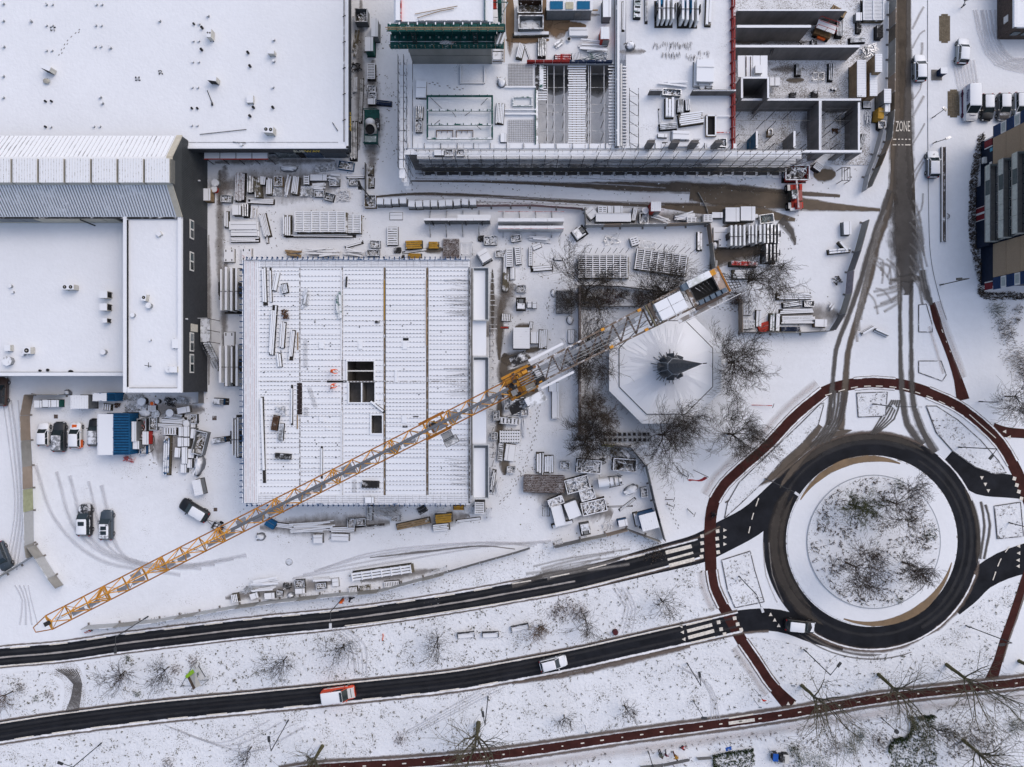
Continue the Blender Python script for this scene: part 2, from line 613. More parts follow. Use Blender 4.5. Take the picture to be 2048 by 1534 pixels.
ribbon('road',[(1803,-60),(1803,150),(1803,300),(1808,380),(1812,470)],[36,36,38,46,40],.012,mat('worn_brown_asphalt',(.085,.070,.056),rough=.8,var=.35,vs=.5))
ring('roundabout_road',1743,1082,160,217,Z1+.003,M_asph)
RING=[(1421,1118),(1420,1080),(1421,1038),(1429,1000),(1449,968),(1486,933),(1536,889),(1592,830),(1648,784),(1700,769),(1745,765),(1800,769),(1855,785),(1911,810),(1960,846),(2000,886),(2025,927),(2043,965),(2060,1010)]
ribbon('cycle_path',RING,23,Z2,M_red)
ribbon('cycle_path',[(1421,1118),(1424,1162),(1436,1195),(1454,1225),(1471,1258),(1486,1285),(1511,1320),(1535,1357),(1556,1385),(1582,1412)],[23,23,22,22,22,22,22,22,24,30],Z2+.001,M_red)
MAIN=[(560,1548),(632,1537),(800,1527),(900,1519),(1024,1506),(1280,1469),(1536,1434),(1786,1393),(2048,1364),(2120,1352)]
ribbon('cycle_path',MAIN,24,Z2+.003,M_red)
ribbon('cycle_path',[(2056,1140),(2047,1165),(2026,1230),(2008,1280),(1996,1322),(1979,1368)],[15,15,16,16,18,26],Z2+.002,M_red)
ribbon('cycle_path',[(1864,606),(1878,654),(1891,689),(1903,721),(1916,759),(1926,800)],[12,16,12,12,16,26],Z2+.004,M_red)
ribbon('cycle_path',[(1985,857),(2010,864),(2060,868)],[24,20,18],Z2+.005,M_red)
# small link between the two carriageways, half cleared
ribbon('turning_lane',[(95,1318),(140,1345),(150,1380),(146,1428)],[50,44,42,46],.012,M_dirty)
# roundabout island
c=P(1743,1082)
b=MB()
b.prism([(c.x+169*K()*math.cos(i*math.pi/48),c.y+169*K()*math.sin(i*math.pi/48)) for i in range(96)],0,.12)
b.i=b.i2=0
tag(b.build('roundabout_island',M_roofsnow),kind='structure')
ring('island_kerb',1743,1082,169.3,171.5,.06,M_kerb)
M_brownk=wear('island_brick_edge',(.20,.14,.085),amount=1.05,stretch=(.2,3),soft=1.6)
def arcpx(cx,cy,r,a0,a1,n=14):
 return [(cx+r*math.cos(rad(a0+(a1-a0)*i/n)),cy-r*math.sin(rad(a0+(a1-a0)*i/n))) for i in range(n+1)]
ribbon('island_edge',arcpx(1743,1082,165,70,150),[3,14,16,12,2],.125,M_brownk)
ribbon('island_edge',arcpx(1743,1082,165,-15,-110),[2,10,17,15,9,3],.126,M_brownk)
b=MB()
c=P(1746,1083)
b.prism([(c.x+133*K()*math.cos(i*math.pi/48),c.y+133*K()*math.sin(i*math.pi/48)) for i in range(96)],.1,.22)
tag(b.build('planted_bed',snow_ground('bed_snow',specks=.62,speck_col=(.09,.07,.055),sp_scale=4,tone=.1)),kind='structure')
ring('bed_kerb',1746,1083,132,134,.225,mat('blue_grey_kerb',(.34,.37,.42),var=.1))
def bed(px,h=.10,m=None):
 b=MB()
 b.prism([tuple(P(x,y))[:2] for x,y in px],0,h)
 b.i=0
 o=MB()
 q=[P(x,y) for x,y in px]
 g=MB()
 for i in range(len(q)):
  g.beam(q[i]+Vector((0,0,h-.03)),q[(i+1)%len(q)]+Vector((0,0,h-.03)),.14,.12)
 tag(b.build('verge_island',m or M_verge),kind='structure')
 tag(g.build('kerb',mat('dark_kerb',(.11,.11,.12),var=.3,snow=.35)),kind='structure')
bed([(1443,1120),(1500,1102),(1509,1140),(1528,1203),(1470,1215),(1455,1180)])
bed([(1449,1036),(1455,1005),(1478,965),(1540,905),(1600,848),(1640,808),(1648,806),(1636,850),(1600,890),(1560,925),(1528,962),(1480,1008)],.06)
bed([(1713,786),(1774,784),(1770,832),(1716,834)])
bed([(1852,812),(1872,812),(1915,840),(1960,880),(1995,920),(2012,945),(1990,948),(1950,934),(1905,902),(1872,865)])
bed([(1988,1012),(2040,1004),(2046,1072),(1994,1077)])
bed([(1837,610),(1852,608),(1864,650),(1864,664),(1837,664)],.05,M_snow)
bed([(1837,722),(1882,722),(1892,750),(1884,762),(1837,745)],.05,M_snow)
# ---------------------------------------------------------------- wear, slush and tracks
W_brown=wear('brown_slush',(.105,.085,.068),amount=.80,stretch=(.05,6),soft=1.9,top=.9)
W_ring=wear('dark_slush',(.050,.043,.038),amount=.74,stretch=(.06,5),soft=2.4,top=.9)
W_mud=wear('soft_mud',(.12,.10,.08),amount=.80,stretch=(.5,1.6),soft=2.6,top=.85)
W_thick=wear('thick_mud',(.125,.098,.072),amount=.92,stretch=(.06,6),soft=2,top=.93)
W_grey=wear('grey_slush',(.085,.078,.074),amount=.68,stretch=(.05,6),soft=2.2,top=.86)
W_line=wear('wheel_marks',(.13,.12,.115),amount=.58,stretch=(.25,2.2),soft=2.2,top=.75)
W_mott=wear('trodden_ground',(.17,.15,.135),amount=.52,stretch=(.9,1.6),soft=2.6,top=.6)
W_faint=wear('faint_marks',(.56,.565,.60),amount=.52,stretch=(.3,1.5),soft=4.5,top=.6)
W_soft=wear('soft_marks',(.30,.285,.275),amount=.55,stretch=(.2,1.5),soft=4.5,top=.6)
W_edge=wear('dirty_edge',(.13,.10,.085),amount=.62,stretch=(.7,1.5),soft=2.4,top=.8)
W_sand=wear('sanded_snow',(.50,.455,.44),amount=.55,stretch=(.12,2),soft=4.5,top=.5)
W_fringe=wear('snow_fringe',(.74,.75,.79),amount=.56,stretch=(1.1,1.6),soft=1.2)
CP2=[(1420,1080),(1424,1162),(1436,1195),(1454,1225),(1471,1258),(1486,1285),(1511,1320),(1535,1357),(1556,1385)]
zz=[.032]
def mark(px,wd,m,off=0.0):
 zz[0]+=.0002
 return ribbon('tyre_track' if m in (W_line,W_faint,W_grey) else 'slush_track',px,wd,zz[0],m,step=1.5,off=off)
# site road in front of the scaffold
mark([(735,395),(830,388),(950,391),(1100,400),(1250,408),(1400,412)],[6,8,9,10,12,20],W_brown)
mark([(820,362),(1000,364),(1200,372),(1400,375),(1480,378),(1560,384),(1680,392)],[4,6,10,26,30,16,8],W_brown)
mark([(1380,385),(1440,392),(1500,398),(1560,402),(1640,412),(1760,420)],[40,46,46,30,16,8],W_thick)
mark([(1320,412),(1420,420),(1500,425),(1590,440)],[8,24,40,8],W_thick)
mark([(1424,540),(1435,500),(1460,455),(1500,440)],[16,30,30,10],W_thick)
mark([(1430,520),(1470,505),(1530,500)],[40,50,20],W_brown)
mark([(1560,440),(1580,460),(1590,490)],[30,26,8],W_grey)
for off in (-26,-16,18,28):
 mark([(830,375),(1000,379),(1200,386),(1330,394)],[4,4,4,4],W_faint,off=off)
# north street
mark([(1790,-40),(1791,150),(1790,300),(1785,380),(1768,450),(1755,484),(1738,560),(1720,620),(1697,700),(1690,780),(1680,860)],[15,15,20,30,26,20,18,17,15,16,20],W_brown)
mark([(1817,-40),(1817,150),(1817,300),(1817,400),(1818,460),(1822,540),(1822,634),(1823,750),(1826,800),(1840,850),(1870,905)],[15,15,20,30,34,26,14,13,14,20,26],W_grey)
mark([(1803,240),(1803,330),(1804,420),(1800,500),(1800,634),(1802,750),(1806,800),(1815,850),(1845,890)],[30,42,56,44,15,13,14,18,24],W_grey)
mark([(1780,380),(1745,480),(1715,580),(1690,650),(1672,700),(1664,780),(1656,850)],[16,18,17,15,13,14,16],W_grey)
mark([(1806,400),(1812,470),(1812,530),(1812,590)],[60,100,84,20],W_grey)
mark([(1845,540),(1850,580),(1862,610)],[20,30,14],W_grey)
mark([(1780,560),(1822,556),(1850,560)],[8,26,8],W_grey)
for k in range(9):
 y0=40+k*46+R.uniform(-14,14)
 x0=1824
 mark([(x0,y0+20),(x0+R.uniform(10,20),y0-R.uniform(2,12)),(x0+R.uniform(20,28),y0-R.uniform(14,36))],R.uniform(4,9),W_soft)
for k in range(8):
 y0=400+k*22
 mark([(1822+R.uniform(-4,4),y0),(1838,y0+30+R.uniform(-10,10)),(1850+R.uniform(-4,4),y0+90)],7,W_soft)
 mark([(1772-k*6,y0+20),(1748-k*5,y0+80),(1742-k*4,y0+130)],9,W_soft)
for k in range(9):
 x,y=R.uniform(1735,1775),R.uniform(500,590)
 mark([(x,y),(x+R.uniform(10,22),y+R.uniform(4,20)),(x+R.uniform(14,34),y+R.uniform(24,46))],7,W_soft)
 mark([(1790-R.uniform(0,50),560+k*8),(1800,556+k*6)],9,W_soft)
W_wetl=wear('dry_lane',(.040,.041,.046),amount=.75,stretch=(.03,4),soft=3,top=.55)
W_clay=wear('brown_clay',(.19,.125,.075),amount=.9,stretch=(.5,2),soft=2.0)
W_wet=wear('wet_slab',(.11,.108,.105),amount=.95,stretch=(.4,2),soft=2.6,top=.85)
# slush where the lanes meet the roundabout
for a0,a1,r,wd,m in ((95,150,212,16,W_brown),(145,240,194,30,W_ring),(150,228,180,16,W_ring),(60,128,217,14,W_edge),(225,300,219,16,W_edge),(300,350,219,14,W_edge),(-12,30,214,12,W_ring),(100,140,225,18,W_brown),(60,135,208,20,W_ring),(235,275,228,9,W_line),(232,290,236,5,W_line)):
 mark(arcpx(1743,1082,r,a0,a1),[2]+[wd]*6+[2],m)
for k in range(5):
 mark([(1662+k*8,780+k),(1658+k*6,840),(1620+k*9,895-k*3)],9,W_grey)
 mark([(1800-k*4,800),(1788-k*7,838),(1750-k*5+k*k*.7,868)],5.5,W_grey)
 if k%2:
  j=R.uniform(-5,5)
  mark([(1528+k*3+j,1085),(1532+k*4+j,1150),(1548+k*6,1205)],R.uniform(3,7),W_soft)
  mark([(1957+k*4.5,1000+k*3),(1970+k*3+j,1050),(1956+k*4,1118)],R.uniform(6,12),W_grey)
mark([(1450,1005),(1500,975),(1560,945),(1600,905)],[4,14,18,14],W_brown)
mark([(1536,960),(1570,925),(1615,882),(1640,850)],[10,22,30,20],W_brown)
# road edges
for px,off,wd in ((R1[:13],21,8),(R1[:12],-21,7),(R2[:13],23,8),(R2[:14],-23,9)):
 mark(px,wd,W_edge,off=off)
mark([(1024,1366),(1150,1346),(1280,1316),(1380,1292)],[10,18,20,14],W_edge)
for px,off,wd in ((R1[:12],18.5,7),(R1[:12],-18.5,6),(R2[:13],19,6),(R2[:13],-19.5,8),(MAIN,10.5,7),(MAIN,-10.5,8)):
 mark(px,wd,W_fringe,off=off)
for px,off in ((R1[:12],9),(R1[:12],-9),(R2[:13],10),(R2[:13],-8)):
 mark(px,7,W_wetl,off=off)
for a0,a1,r,wd in ((-60,120,200,10),(230,330,188,8),(-40,60,186,7),(70,150,196,8)):
 mark(arcpx(1743,1082,r,a0,a1),wd,W_wetl)
for a0,a1 in ((22,52),(228,342)):
 mark(arcpx(1743,1082,217,a0,a1),6,W_fringe)
mark(R1[:10],[5]*10,wear('crown_slush',(.33,.31,.30),amount=.72,stretch=(.3,1.2)),off=-1)
mark([(1024,1172),(1090,1150),(1150,1140),(1240,1118)],[16,18,18,6],W_grey)
for k in range(6):
 mark([(1050+R.uniform(0,50),1158-k*5),(1140,1146-k*6),(1200+R.uniform(0,60),1128-k*6)],R.uniform(5,9),W_soft)
mark(R2[:9],[7]*9,wear('dark_wet_line',(.012,.012,.015),amount=.85,stretch=(.1,1)),off=2)
# snow and sand beside the cycle paths
mark(MAIN,30,W_sand,off=-28)
mark(MAIN,12,W_edge,off=14)
mark(MAIN,10,W_edge,off=-14)
RSEG=(RING[3:9],[(1708,768),(1745,765),(1790,768)],RING[12:17])
for q_ in RSEG:
 for off,wd,m in ((12,6,W_edge),(-12,5,W_edge),(11,6,W_fringe),(-11,6,W_fringe)):
  mark(q_,wd,m,off=off)
mark(RING[3:9],20,W_sand,off=24)
CSEG=([(1423,1140),(1429,1175),(1446,1212)],[(1485,1283),(1511,1320),(1535,1357),(1550,1376)])
for q_ in CSEG:
 for off,wd,m in ((12,5,W_edge),(-12,6,W_edge),(10,5,W_fringe),(-10,6,W_fringe),(-22,18,W_sand)):
  mark(q_,wd,m,off=off)
mark([(1864,606),(1878,654),(1891,689),(1903,721),(1916,759)],18,W_sand,off=12)
mark([(1866,650),(1882,700),(1895,745)],9,W_sand,off=-9)
mark([(2047,1165),(2026,1230),(2008,1280),(1996,1322)],6,W_edge,off=9)
# yard tracks
for k in range(5):
 j=k*32+R.uniform(-14,14)
 mark([(70+j,930+j*.3),(110+j,1040+j*.5),(200+j*1.2,1120+j*.1),(360+j,1150-j*.3)],R.uniform(7,13),W_faint)
for k in range(4):
 j=R.uniform(-4,30)
 mark([(560+j*3,1165-j),(760,1128-j+k*3),(960,1100-j*.6),(1120-j*2,1093-k*4)],R.uniform(4,8),W_faint)
mark([(740,1115),(850,1103),(960,1092),(1030,1098)],[4,8,6,3],W_line)
for k in range(4):
 mark([(5+k*10+R.uniform(-5,5),800),(20+k*8,900),(30+k*6,1020),(10+k*8,1140)],R.uniform(4,9),W_faint)
 mark([(30+k*9,1170),(45+k*6,1200),(40+k*12,1250)],R.uniform(3,7),W_faint)
 mark([(660+k*10,1255),(700+k*10,1290),(712+k*7,1350)],R.uniform(3,6),W_faint)
 mark([(1225+k*9,1175),(1250+k*7,1215),(1236+k*9,1265)],R.uniform(3,6),W_faint)
 mark([(800+k*14,1470-k*3),(970+k*12,1375)],R.uniform(3,6),W_faint)
 mark([(540+k*24,1440+k*4),(440+k*20,1485+k*6),(330+k*14,1450+k*6)],R.uniform(3,7),W_faint)
 mark([(1350+k*14,1330+k*4),(1420,1370+k*6),(1440-k*6,1440)],R.uniform(3,6),W_faint)
for k in range(7):
 mark([(1945+k*7+R.uniform(-4,4),20),(1960+k*6,80),(1990+k*6,130-k*2),(2070,150-k*6)],R.uniform(5,10),W_faint)
 mark([(1905+k*7,120),(1915+k*7,170+k*2),(1930+k*8,240)],8,W_faint)
for k in range(9):
 mark([(112+k*5,1338),(148+k*2,1368),(132+k*3,1425)],3,W_grey)
def patch(x,y,rx,ry,m,rot=0,z=None):
 """an uneven blot on the snow: a short ribbon whose width rises and falls"""
 a=rad(rot)
 zz[0]+=.0002
 pts=[(x+t*rx*math.cos(a),y-t*rx*math.sin(a)) for t in (-1,-.6,0,.6,1)]
 return ribbon('mud_patch',pts,[ry*.5,ry*1.6,ry*2,ry*1.6,ry*.5],z or zz[0],m,step=.8)
for x,y,rx,ry,rot in ((1008,740,34,16,86),(1032,718,30,20,0),(1000,660,60,10,88),(985,600,60,6,90),(1000,850,60,12,90),(1010,910,40,14,88),(1046,655,16,12,0),(1066,700,16,8,10),(868,500,20,10,0)):
 patch(x,y,rx,ry,W_mud,rot)
for x,y,rx,ry,rot in ((440,470,130,10,90),(418,620,150,6,90),(450,600,100,10,88),(445,370,40,14,80),(500,320,70,10,4),(600,322,70,8,0),(1000,620,60,26,60),(1010,560,60,16,86),(745,240,120,20,89),(720,150,150,12,89),(560,370,120,40,0),(330,820,80,20,0),(350,890,50,50,0),(650,1050,130,24,2),(880,1040,60,18,8),(1140,1000,90,40,-20),(560,1180,110,16,8),(800,1150,80,10,8),(1620,630,70,24,0),(1300,435,120,14,0)):
 patch(x,y,rx,ry*1.5,W_mott,rot)
for x,y,w_,h_ in ((1889,57,11,29),(1907,207,12,28)):
 a=P(x,y)
 k=K()
 t=tag(thing('paver_strip','bare brown paved strip %s'%('ahead of the silver hatchback' if y<100 else 'beside the white lettered van'),'paving',(a.x,a.y,.012),0,'bare paved parking strips'),None)
 m1=mat('brown_paver',(.15,.125,.09),var=.4,vs=3,snow=.12)
 nx,ny=5,16
 for i in range(nx):
  for j in range(ny):
   e=abs(j-(ny-1)/2)/(ny/2)
   if e>.85 and i in (0,nx-1):
    continue
   pbox(t,'paver',m1,((i-(nx-1)/2)*2*w_*k/nx,(j-(ny-1)/2)*2*h_*k/ny,R.uniform(0,.012)),(2*w_*k/nx*.93,2*h_*k/ny*.93,.05))
# ---------------------------------------------------------------- painted markings
def dashes(px,off,dash,gap,wd,z,m=None,start=0.0,name='road_marking'):
 c=spline([P(x,y) for x,y in px],.25)
 b=MB()
 L=-start
 cur=[]
 for i in range(len(c)-1):
  d=(c[i+1]-c[i])
  n=Vector((-d.y,d.x,0)).normalized()
  on=L >= 0 and (L%(dash+gap))<dash
  if on:
   o=n*off*K()
   h=n*wd*K()/2
   b.add([c[i]+o+h+Vector((0,0,z)),c[i]+o-h+Vector((0,0,z)),c[i+1]+o-h+Vector((0,0,z)),c[i+1]+o+h+Vector((0,0,z))],[(0,1,2,3)])
  L+=d.length
 return tag(b.build(name,m or M_white),kind='structure')
ZM=.088
dashes(R1[:11],16.5,2.95,2.95,2.2,ZM,start=.3)
dashes([(690,1251),(760,1243),(900,1222),(1024,1202),(1150,1178),(1330,1133)],0,60,.1,1.8,ZM)
dashes([(0,1333),(60,1327),(110,1322)],0,60,.1,1.8,ZM)
dashes(R2[:8],-17,2.95,2.95,2.2,ZM,start=.6)
dashes(R2[1:11],18.5,200,.1,1.8,ZM)
dashes(R2[1:11],21.5,200,.1,1.6,ZM,mat('kerb_gap',(.03,.03,.032)))
dashes([(1517,996),(1505,1032),(1497,1066)],0,1.2,.95,2,ZM)
dashes([(1985,1160),(2000,1120),(2020,1090)],0,1.2,1.0,2,ZM)
dashes(MAIN[1:],0,.36,2.66,2.4,ZM,start=1.0)
dashes(RING[8:14],-7,1.0,1.0,1.8,ZM,start=0)
dashes([(1500+0,1000)]*1+[(1500,1001)],0,.01,1,.1,ZM)
dashes([(1938,829),(1991,876)],0,50,.1,1.6,ZM)
dashes([(1950,855),(1970,872)],0,50,.1,1.6,ZM)
dashes([(1880,660),(1900,712)],3,.4,1.2,1.5,ZM)
def quad_mark(cx,cy,l,w_,ang):
 c,s=math.cos(rad(ang)),math.sin(rad(ang))
 b=MB()
 pts=[]
 for u,v in ((-.5,-.5),(.5,-.5),(.5,.5),(-.5,.5)):
  x,y=u*l,v*w_
  p=P(cx+x*c-y*s,cy-(x*s+y*c),0)
  pts.append((p.x,p.y,ZM))
 b.add(pts,[(0,1,2,3)])
 tag(b.build('road_marking',M_white),kind='structure')
for x0,y0,x1,y1,w_ in ((1331,1105,1383,1092,7.5),(1335,1119,1386,1105,4.5),(1338,1131,1389,1118,7.5),(1372,1250,1424,1237,3),(1374,1262,1424,1249,6.5),(1376,1275,1428,1261,7),(1381,1285,1430,1273,2.5),(1457,1446,1509,1439,6.5),(1457,1436,1506,1428,3)):
 quad_mark((x0+x1)/2,(y0+y1)/2,math.hypot(x1-x0,y1-y0),w_,math.degrees(math.atan2(-(y1-y0),x1-x0)))
for x,y in ((1404,1072),(1404,1086),(1404,1100),(1403,1113),(1435,1062),(1434,1077),(1435,1091),(1436,1104),(1437,1244),(1442,1258),(1449,1268),(1469,1236),(1475,1248),(1482,1259),(2028,957),(2033,970),(2037,983),(2042,997)):
 quad_mark(x,y,7,7,10 if y>1000 else -15)
def tri_mark(x,y,ang,s=4.5):
 b=MB()
 pts=[]
 for a in (0,125,235):
  p=P(x+s*math.cos(rad(ang+a)),y-s*math.sin(rad(ang+a)))
  pts.append((p.x,p.y,ZM))
 b.add(pts,[(0,1,2)])
 tag(b.build('road_marking',M_white),kind='structure')
for x,y,a in ((1449,1060,0),(1449,1074,0),(1449,1088,0),(1362,1252,180),(1365,1264,180),(1368,1278,180),(1541,1229,90),(1549,1240,90),(1557,1251,90),(1963,955,-90),(1970,968,-90),(1976,981,-90),(2037,1092,180),(2037,1106,180),(2036,1120,180),(2036,1132,180),(1576,1407,90),(1589,1406,90),(2009,863,180),(2018,874,180)):
 tri_mark(x,y,a)
def lettering(name,text,loc,size,m,rot=(0,0,0),parent=None,sx=1.0,sy=1.0,ext=.004,align='CENTER'):
 cu=bpy.data.curves.new(name,'FONT')
 cu.body=text
 cu.size=size
 cu.align_x=align
 cu.align_y='CENTER'
 cu.extrude=ext
 cu.resolution_u=2
 cu.materials.append(m)
 tmp=bpy.data.objects.new(name,cu)
 C.objects.link(tmp)
 me=bpy.data.meshes.new_from_object(tmp)
 bpy.data.objects.remove(tmp)
 bpy.data.curves.remove(cu)
 o=bpy.data.objects.new(name,me)
 C.objects.link(o)
 o.location=loc
 o.rotation_euler=rot
 o.scale=(sx,sy,1)
 if parent is not None:
  o.parent=parent
 return o
p=P(1805,254)
tag(lettering('road_lettering','ZONE',(p.x,p.y,ZM),1.75,M_white,sx=.46,sy=1.3),kind='structure')
dashes([(1785,279),(1820,279)],0,.42,.12,2.0,ZM)
dashes([(1785,290),(1820,290)],0,.45,.12,2.0,ZM)
# parking kerb lines on the right, long planter / gutter
dashes([(1855,0),(1855,200),(1857,420),(1862,520),(1880,600),(1893,640)],0,200,.1,1.0,.05,mat('dark_joint',(.10,.10,.11)))
# footprints: small shallow marks in pairs
fp=MB()
for path in ([(1133,470),(1140,505),(1120,560),(1098,600),(1095,625),(1098,640)],[(1080,795),(1072,850),(1066,880),(1055,920),(1040,950),(1020,985),(995,1010)],[(1042,405),(1080,403),(1120,405),(1160,408)],[(955,402),(1000,408),(1040,404)],[(1180,618),(1240,615),(1290,612)],[(1420,612),(1450,618),(1475,622)],[(1765,300),(1755,330),(1750,355)],[(1330,985),(1345,1030),(1360,1060)],[(860,165),(890,172),(930,180)],[(160,60),(130,90),(115,120)]):
 c=spline([P(x,y) for x,y in path],.38)
 zb=6.42 if path[0]==(160,60) else (8.03 if path[0][0] in (860,) else .045)
 for i,q in enumerate(c[:-1]):
  if R.random()<.15:
   continue
  d=(c[i+1]-q)
  a=math.atan2(d.y,d.x)
  n=Vector((-d.y,d.x,0)).normalized()*(.13 if i%2 else -.13)
  s_=.8 if zb<1 else .75
  q=Vector((q.x*(H-zb)/H,q.y*(H-zb)/H,0))+n if zb>1 else q+n
  fp.box(q.x+R.uniform(-.05,.05),q.y+R.uniform(-.05,.05),zb,.26,.11,.006,a)
tag(fp.build('footprints',mat('trodden_snow',(.20,.19,.19),var=.3)),kind='stuff')
# small scraps and stones trodden into the yard
sc=MB()
zones=[((430,316,742,505),420),((985,470,1110,720),380),((985,780,1075,1000),260),((700,20,800,330),420),((480,1010,960,1085),260),((240,785,420,960),260),((800,352,1560,415),420),((470,1150,900,1215),200),((1420,420,1600,520),160),((1470,320,1740,400),160),((1480,590,1660,665),120),((1030,900,1300,1090),170)]
for (x0,y0,x1,y1),n in zones:
 for _ in range(n):
  x,y=R.uniform(x0,x1),R.uniform(y0,y1)
  if mnoise.noise(Vector((x*.02,y*.02,0)))<-.1:
   continue
  p=P(x,y)
  s_=R.uniform(.05,.2)
  sc.box(p.x,p.y,.02,s_,s_*R.uniform(.3,.9),.05,R.uniform(0,3))
tag(sc.build('yard_scraps',M_wooddk),kind='stuff')
# grass and dead herbs that stand through the snow of the verges
def tufts(name,polys,n,m,hmin,hmax,fs=.035,thr=-.05,z=.007,avoid=()):
 b=MB()
 for poly in polys:
  x0,x1=min(p[0] for p in poly),max(p[0] for p in poly)
  y0,y1=min(p[1] for p in poly),max(p[1] for p in poly)
  ar=(x1-x0)*(y1-y0)
  for _ in range(int(n*ar/10000)):
   x,y=R.uniform(x0,x1),R.uniform(y0,y1)
   if not (-30<x<2080 and 0<y<1560) or not inside(x,y,poly):
    continue
   g=mnoise.noise(Vector((x*fs,y*fs,3)))
   if g<thr+R.uniform(-.25,.25):
    continue
   p=P(x,y)
   for _k in range(R.randint(2,4)):
    a=R.uniform(0,6.28)
    h=R.uniform(hmin,hmax)
    l=h*R.uniform(.5,1.3)
    wd=R.uniform(.03,.075)
    q=p+Vector((R.uniform(-.1,.1),R.uniform(-.1,.1),z))
    e=q+Vector((math.cos(a)*l,math.sin(a)*l,h))
    n_=Vector((-math.sin(a),math.cos(a),0))*wd
    b.add([q-n_,q+n_,e],[(0,1,2)])
 return tag(b.build(name,m),kind='stuff')
tufts('verge_grass',[V1,V3],115,M_grass,.12,.34,thr=-.05,fs=.06)
tufts('verge_grass',[V2,V5],95,M_grass,.12,.32,thr=.02,fs=.06)
tufts('verge_grass',[V4],60,M_grass,.06,.2)
circ=[(1746+128*math.cos(i*.2),1083+128*math.sin(i*.2)) for i in range(32)]
tufts('bed_undergrowth',[circ],330,M_shrub,.15,.55,fs=.022,thr=.02,z=.22)
tufts('bed_evergreens',[circ],90,M_leaf,.12,.3,fs=.028,thr=.16,z=.22)
tufts('garden_undergrowth',[V6],160,M_shrub,.1,.35,fs=.018,thr=.05)
tufts('island_grass',[[(1852,812),(1915,840),(1995,920),(2012,945),(1950,934),(1872,865)],[(1716,787),(1772,786),(1768,830),(1718,832)],[(1990,1014),(2038,1008),(2044,1070),(1996,1074)],[(1446,1122),(1500,1106),(1524,1202),(1470,1212)]],170,M_shrub,.08,.26,thr=0,z=.1)
# ================================================================ BUILDINGS
def wall_z(base,top):
 """height of a wall whose foot and top lie at these distances (px) from the frame centre"""
 return H*(1-base/top)
# ---- 1. big flat-roofed store
zr=6.4
st=thing('store_building','huge flat snow covered store roof with dark fascia and small vents','building',P(350,150))
p0,p1=P(-140,-160,zr),P(697,298,zr)
b=MB()
b.box((p0.x+p1.x)/2,(p0.y+p1.y)/2,zr-.25,p1.x-p0.x-.1,p0.y-p1.y-.1,.5)
b.build('roof',M_roofsnow,st,True)
b=MB()
b.box((p0.x+p1.x)/2-.6,(p0.y+p1.y)/2+.6,(zr-.52)/2,p1.x-p0.x-1.4,p0.y-p1.y-1.4,zr-.52)
b.build('wall',mat('store_wall',(.06,.062,.07),var=.2),st,True)
b=MB()
b.box((p0.x+p1.x)/2,p1.y-.03,zr-.65,p1.x-p0.x+.1,.16,1.3)
b.box(p1.x+.04,(p0.y+p1.y)/2,zr-.65,.16,p0.y-p1.y+.04,1.3)
b.build('fascia',M_clad,st,True)
b=MB()
for off in (.6,):
 b.box((p0.x+p1.x)/2,p1.y+.2,zr+.06,p1.x-p0.x,.35,.2)
 b.box(p1.x-.15,(p0.y+p1.y)/2,zr+.06,.3,p0.y-p1.y,.2)
b.build('parapet',M_roofsnow,st,True)
b=MB()
b.box(p1.x-.62,(p0.y+p1.y)/2,zr+.03,.16,p0.y-p1.y-2,.12)
b.box((p0.x+p1.x)/2,p1.y+.95,zr+.02,p1.x-p0.x-3,.05,.06)
b.build('roof_rail',mat('grey_rail',(.22,.22,.23),var=.3,snow=.35),st,True)
for i in range(7):
 y=p1.y+4+i*3.7
 pcyl(st,'roof_bracket',M_darkb,Vector((p1.x-.8,y,zr+.1))-st.location,Vector((p1.x-.4,y+.2,zr+.12))-st.location,.06,6)
M_sign=mat('sign_letters',(.62,.60,.48),var=.1)
M_signy=mat('sign_letters_yellow',(.75,.55,.10),var=.1)
q=P(598,300.5,zr-.6)
lettering('sign_lettering','SUB',(q.x-st.location.x,p1.y-.14-st.location.y,zr-.62),.95,mat('sign_letters',(.6,.6,.6)),(math.pi/2,0,0),st,sx=1.0,ext=.03)
lettering('sign_lettering','WAY',(q.x+1.95-st.location.x,p1.y-.14-st.location.y,zr-.62),.95,M_signy,(math.pi/2,0,0),st,sx=1.0,ext=.03)
q=P(699,243,zr-.5)
lettering('sign_lettering','SUBWAY',(p1.x+.15-st.location.x,q.y-st.location.y,zr-.62),.8,M_signy,(math.pi/2,0,math.pi/2),st,sx=.8,ext=.03)
# shop front below the fascia
for x0,x1,m in ((547,590,M_glass2),(592,604,M_darkb),(606,640,mat('blue_glass',(.04,.07,.12),rough=.2)),(642,690,mat('store_panel',(.10,.11,.125)))):
 a,e=P(x0,312,3),P(x1,312,3)
 pbox(st,'shop_window',m,Vector(((a.x+e.x)/2,p1.y+.12-.28,2.4))-st.location+Vector((0,.78,0)),(e.x-a.x,.12,3.6))
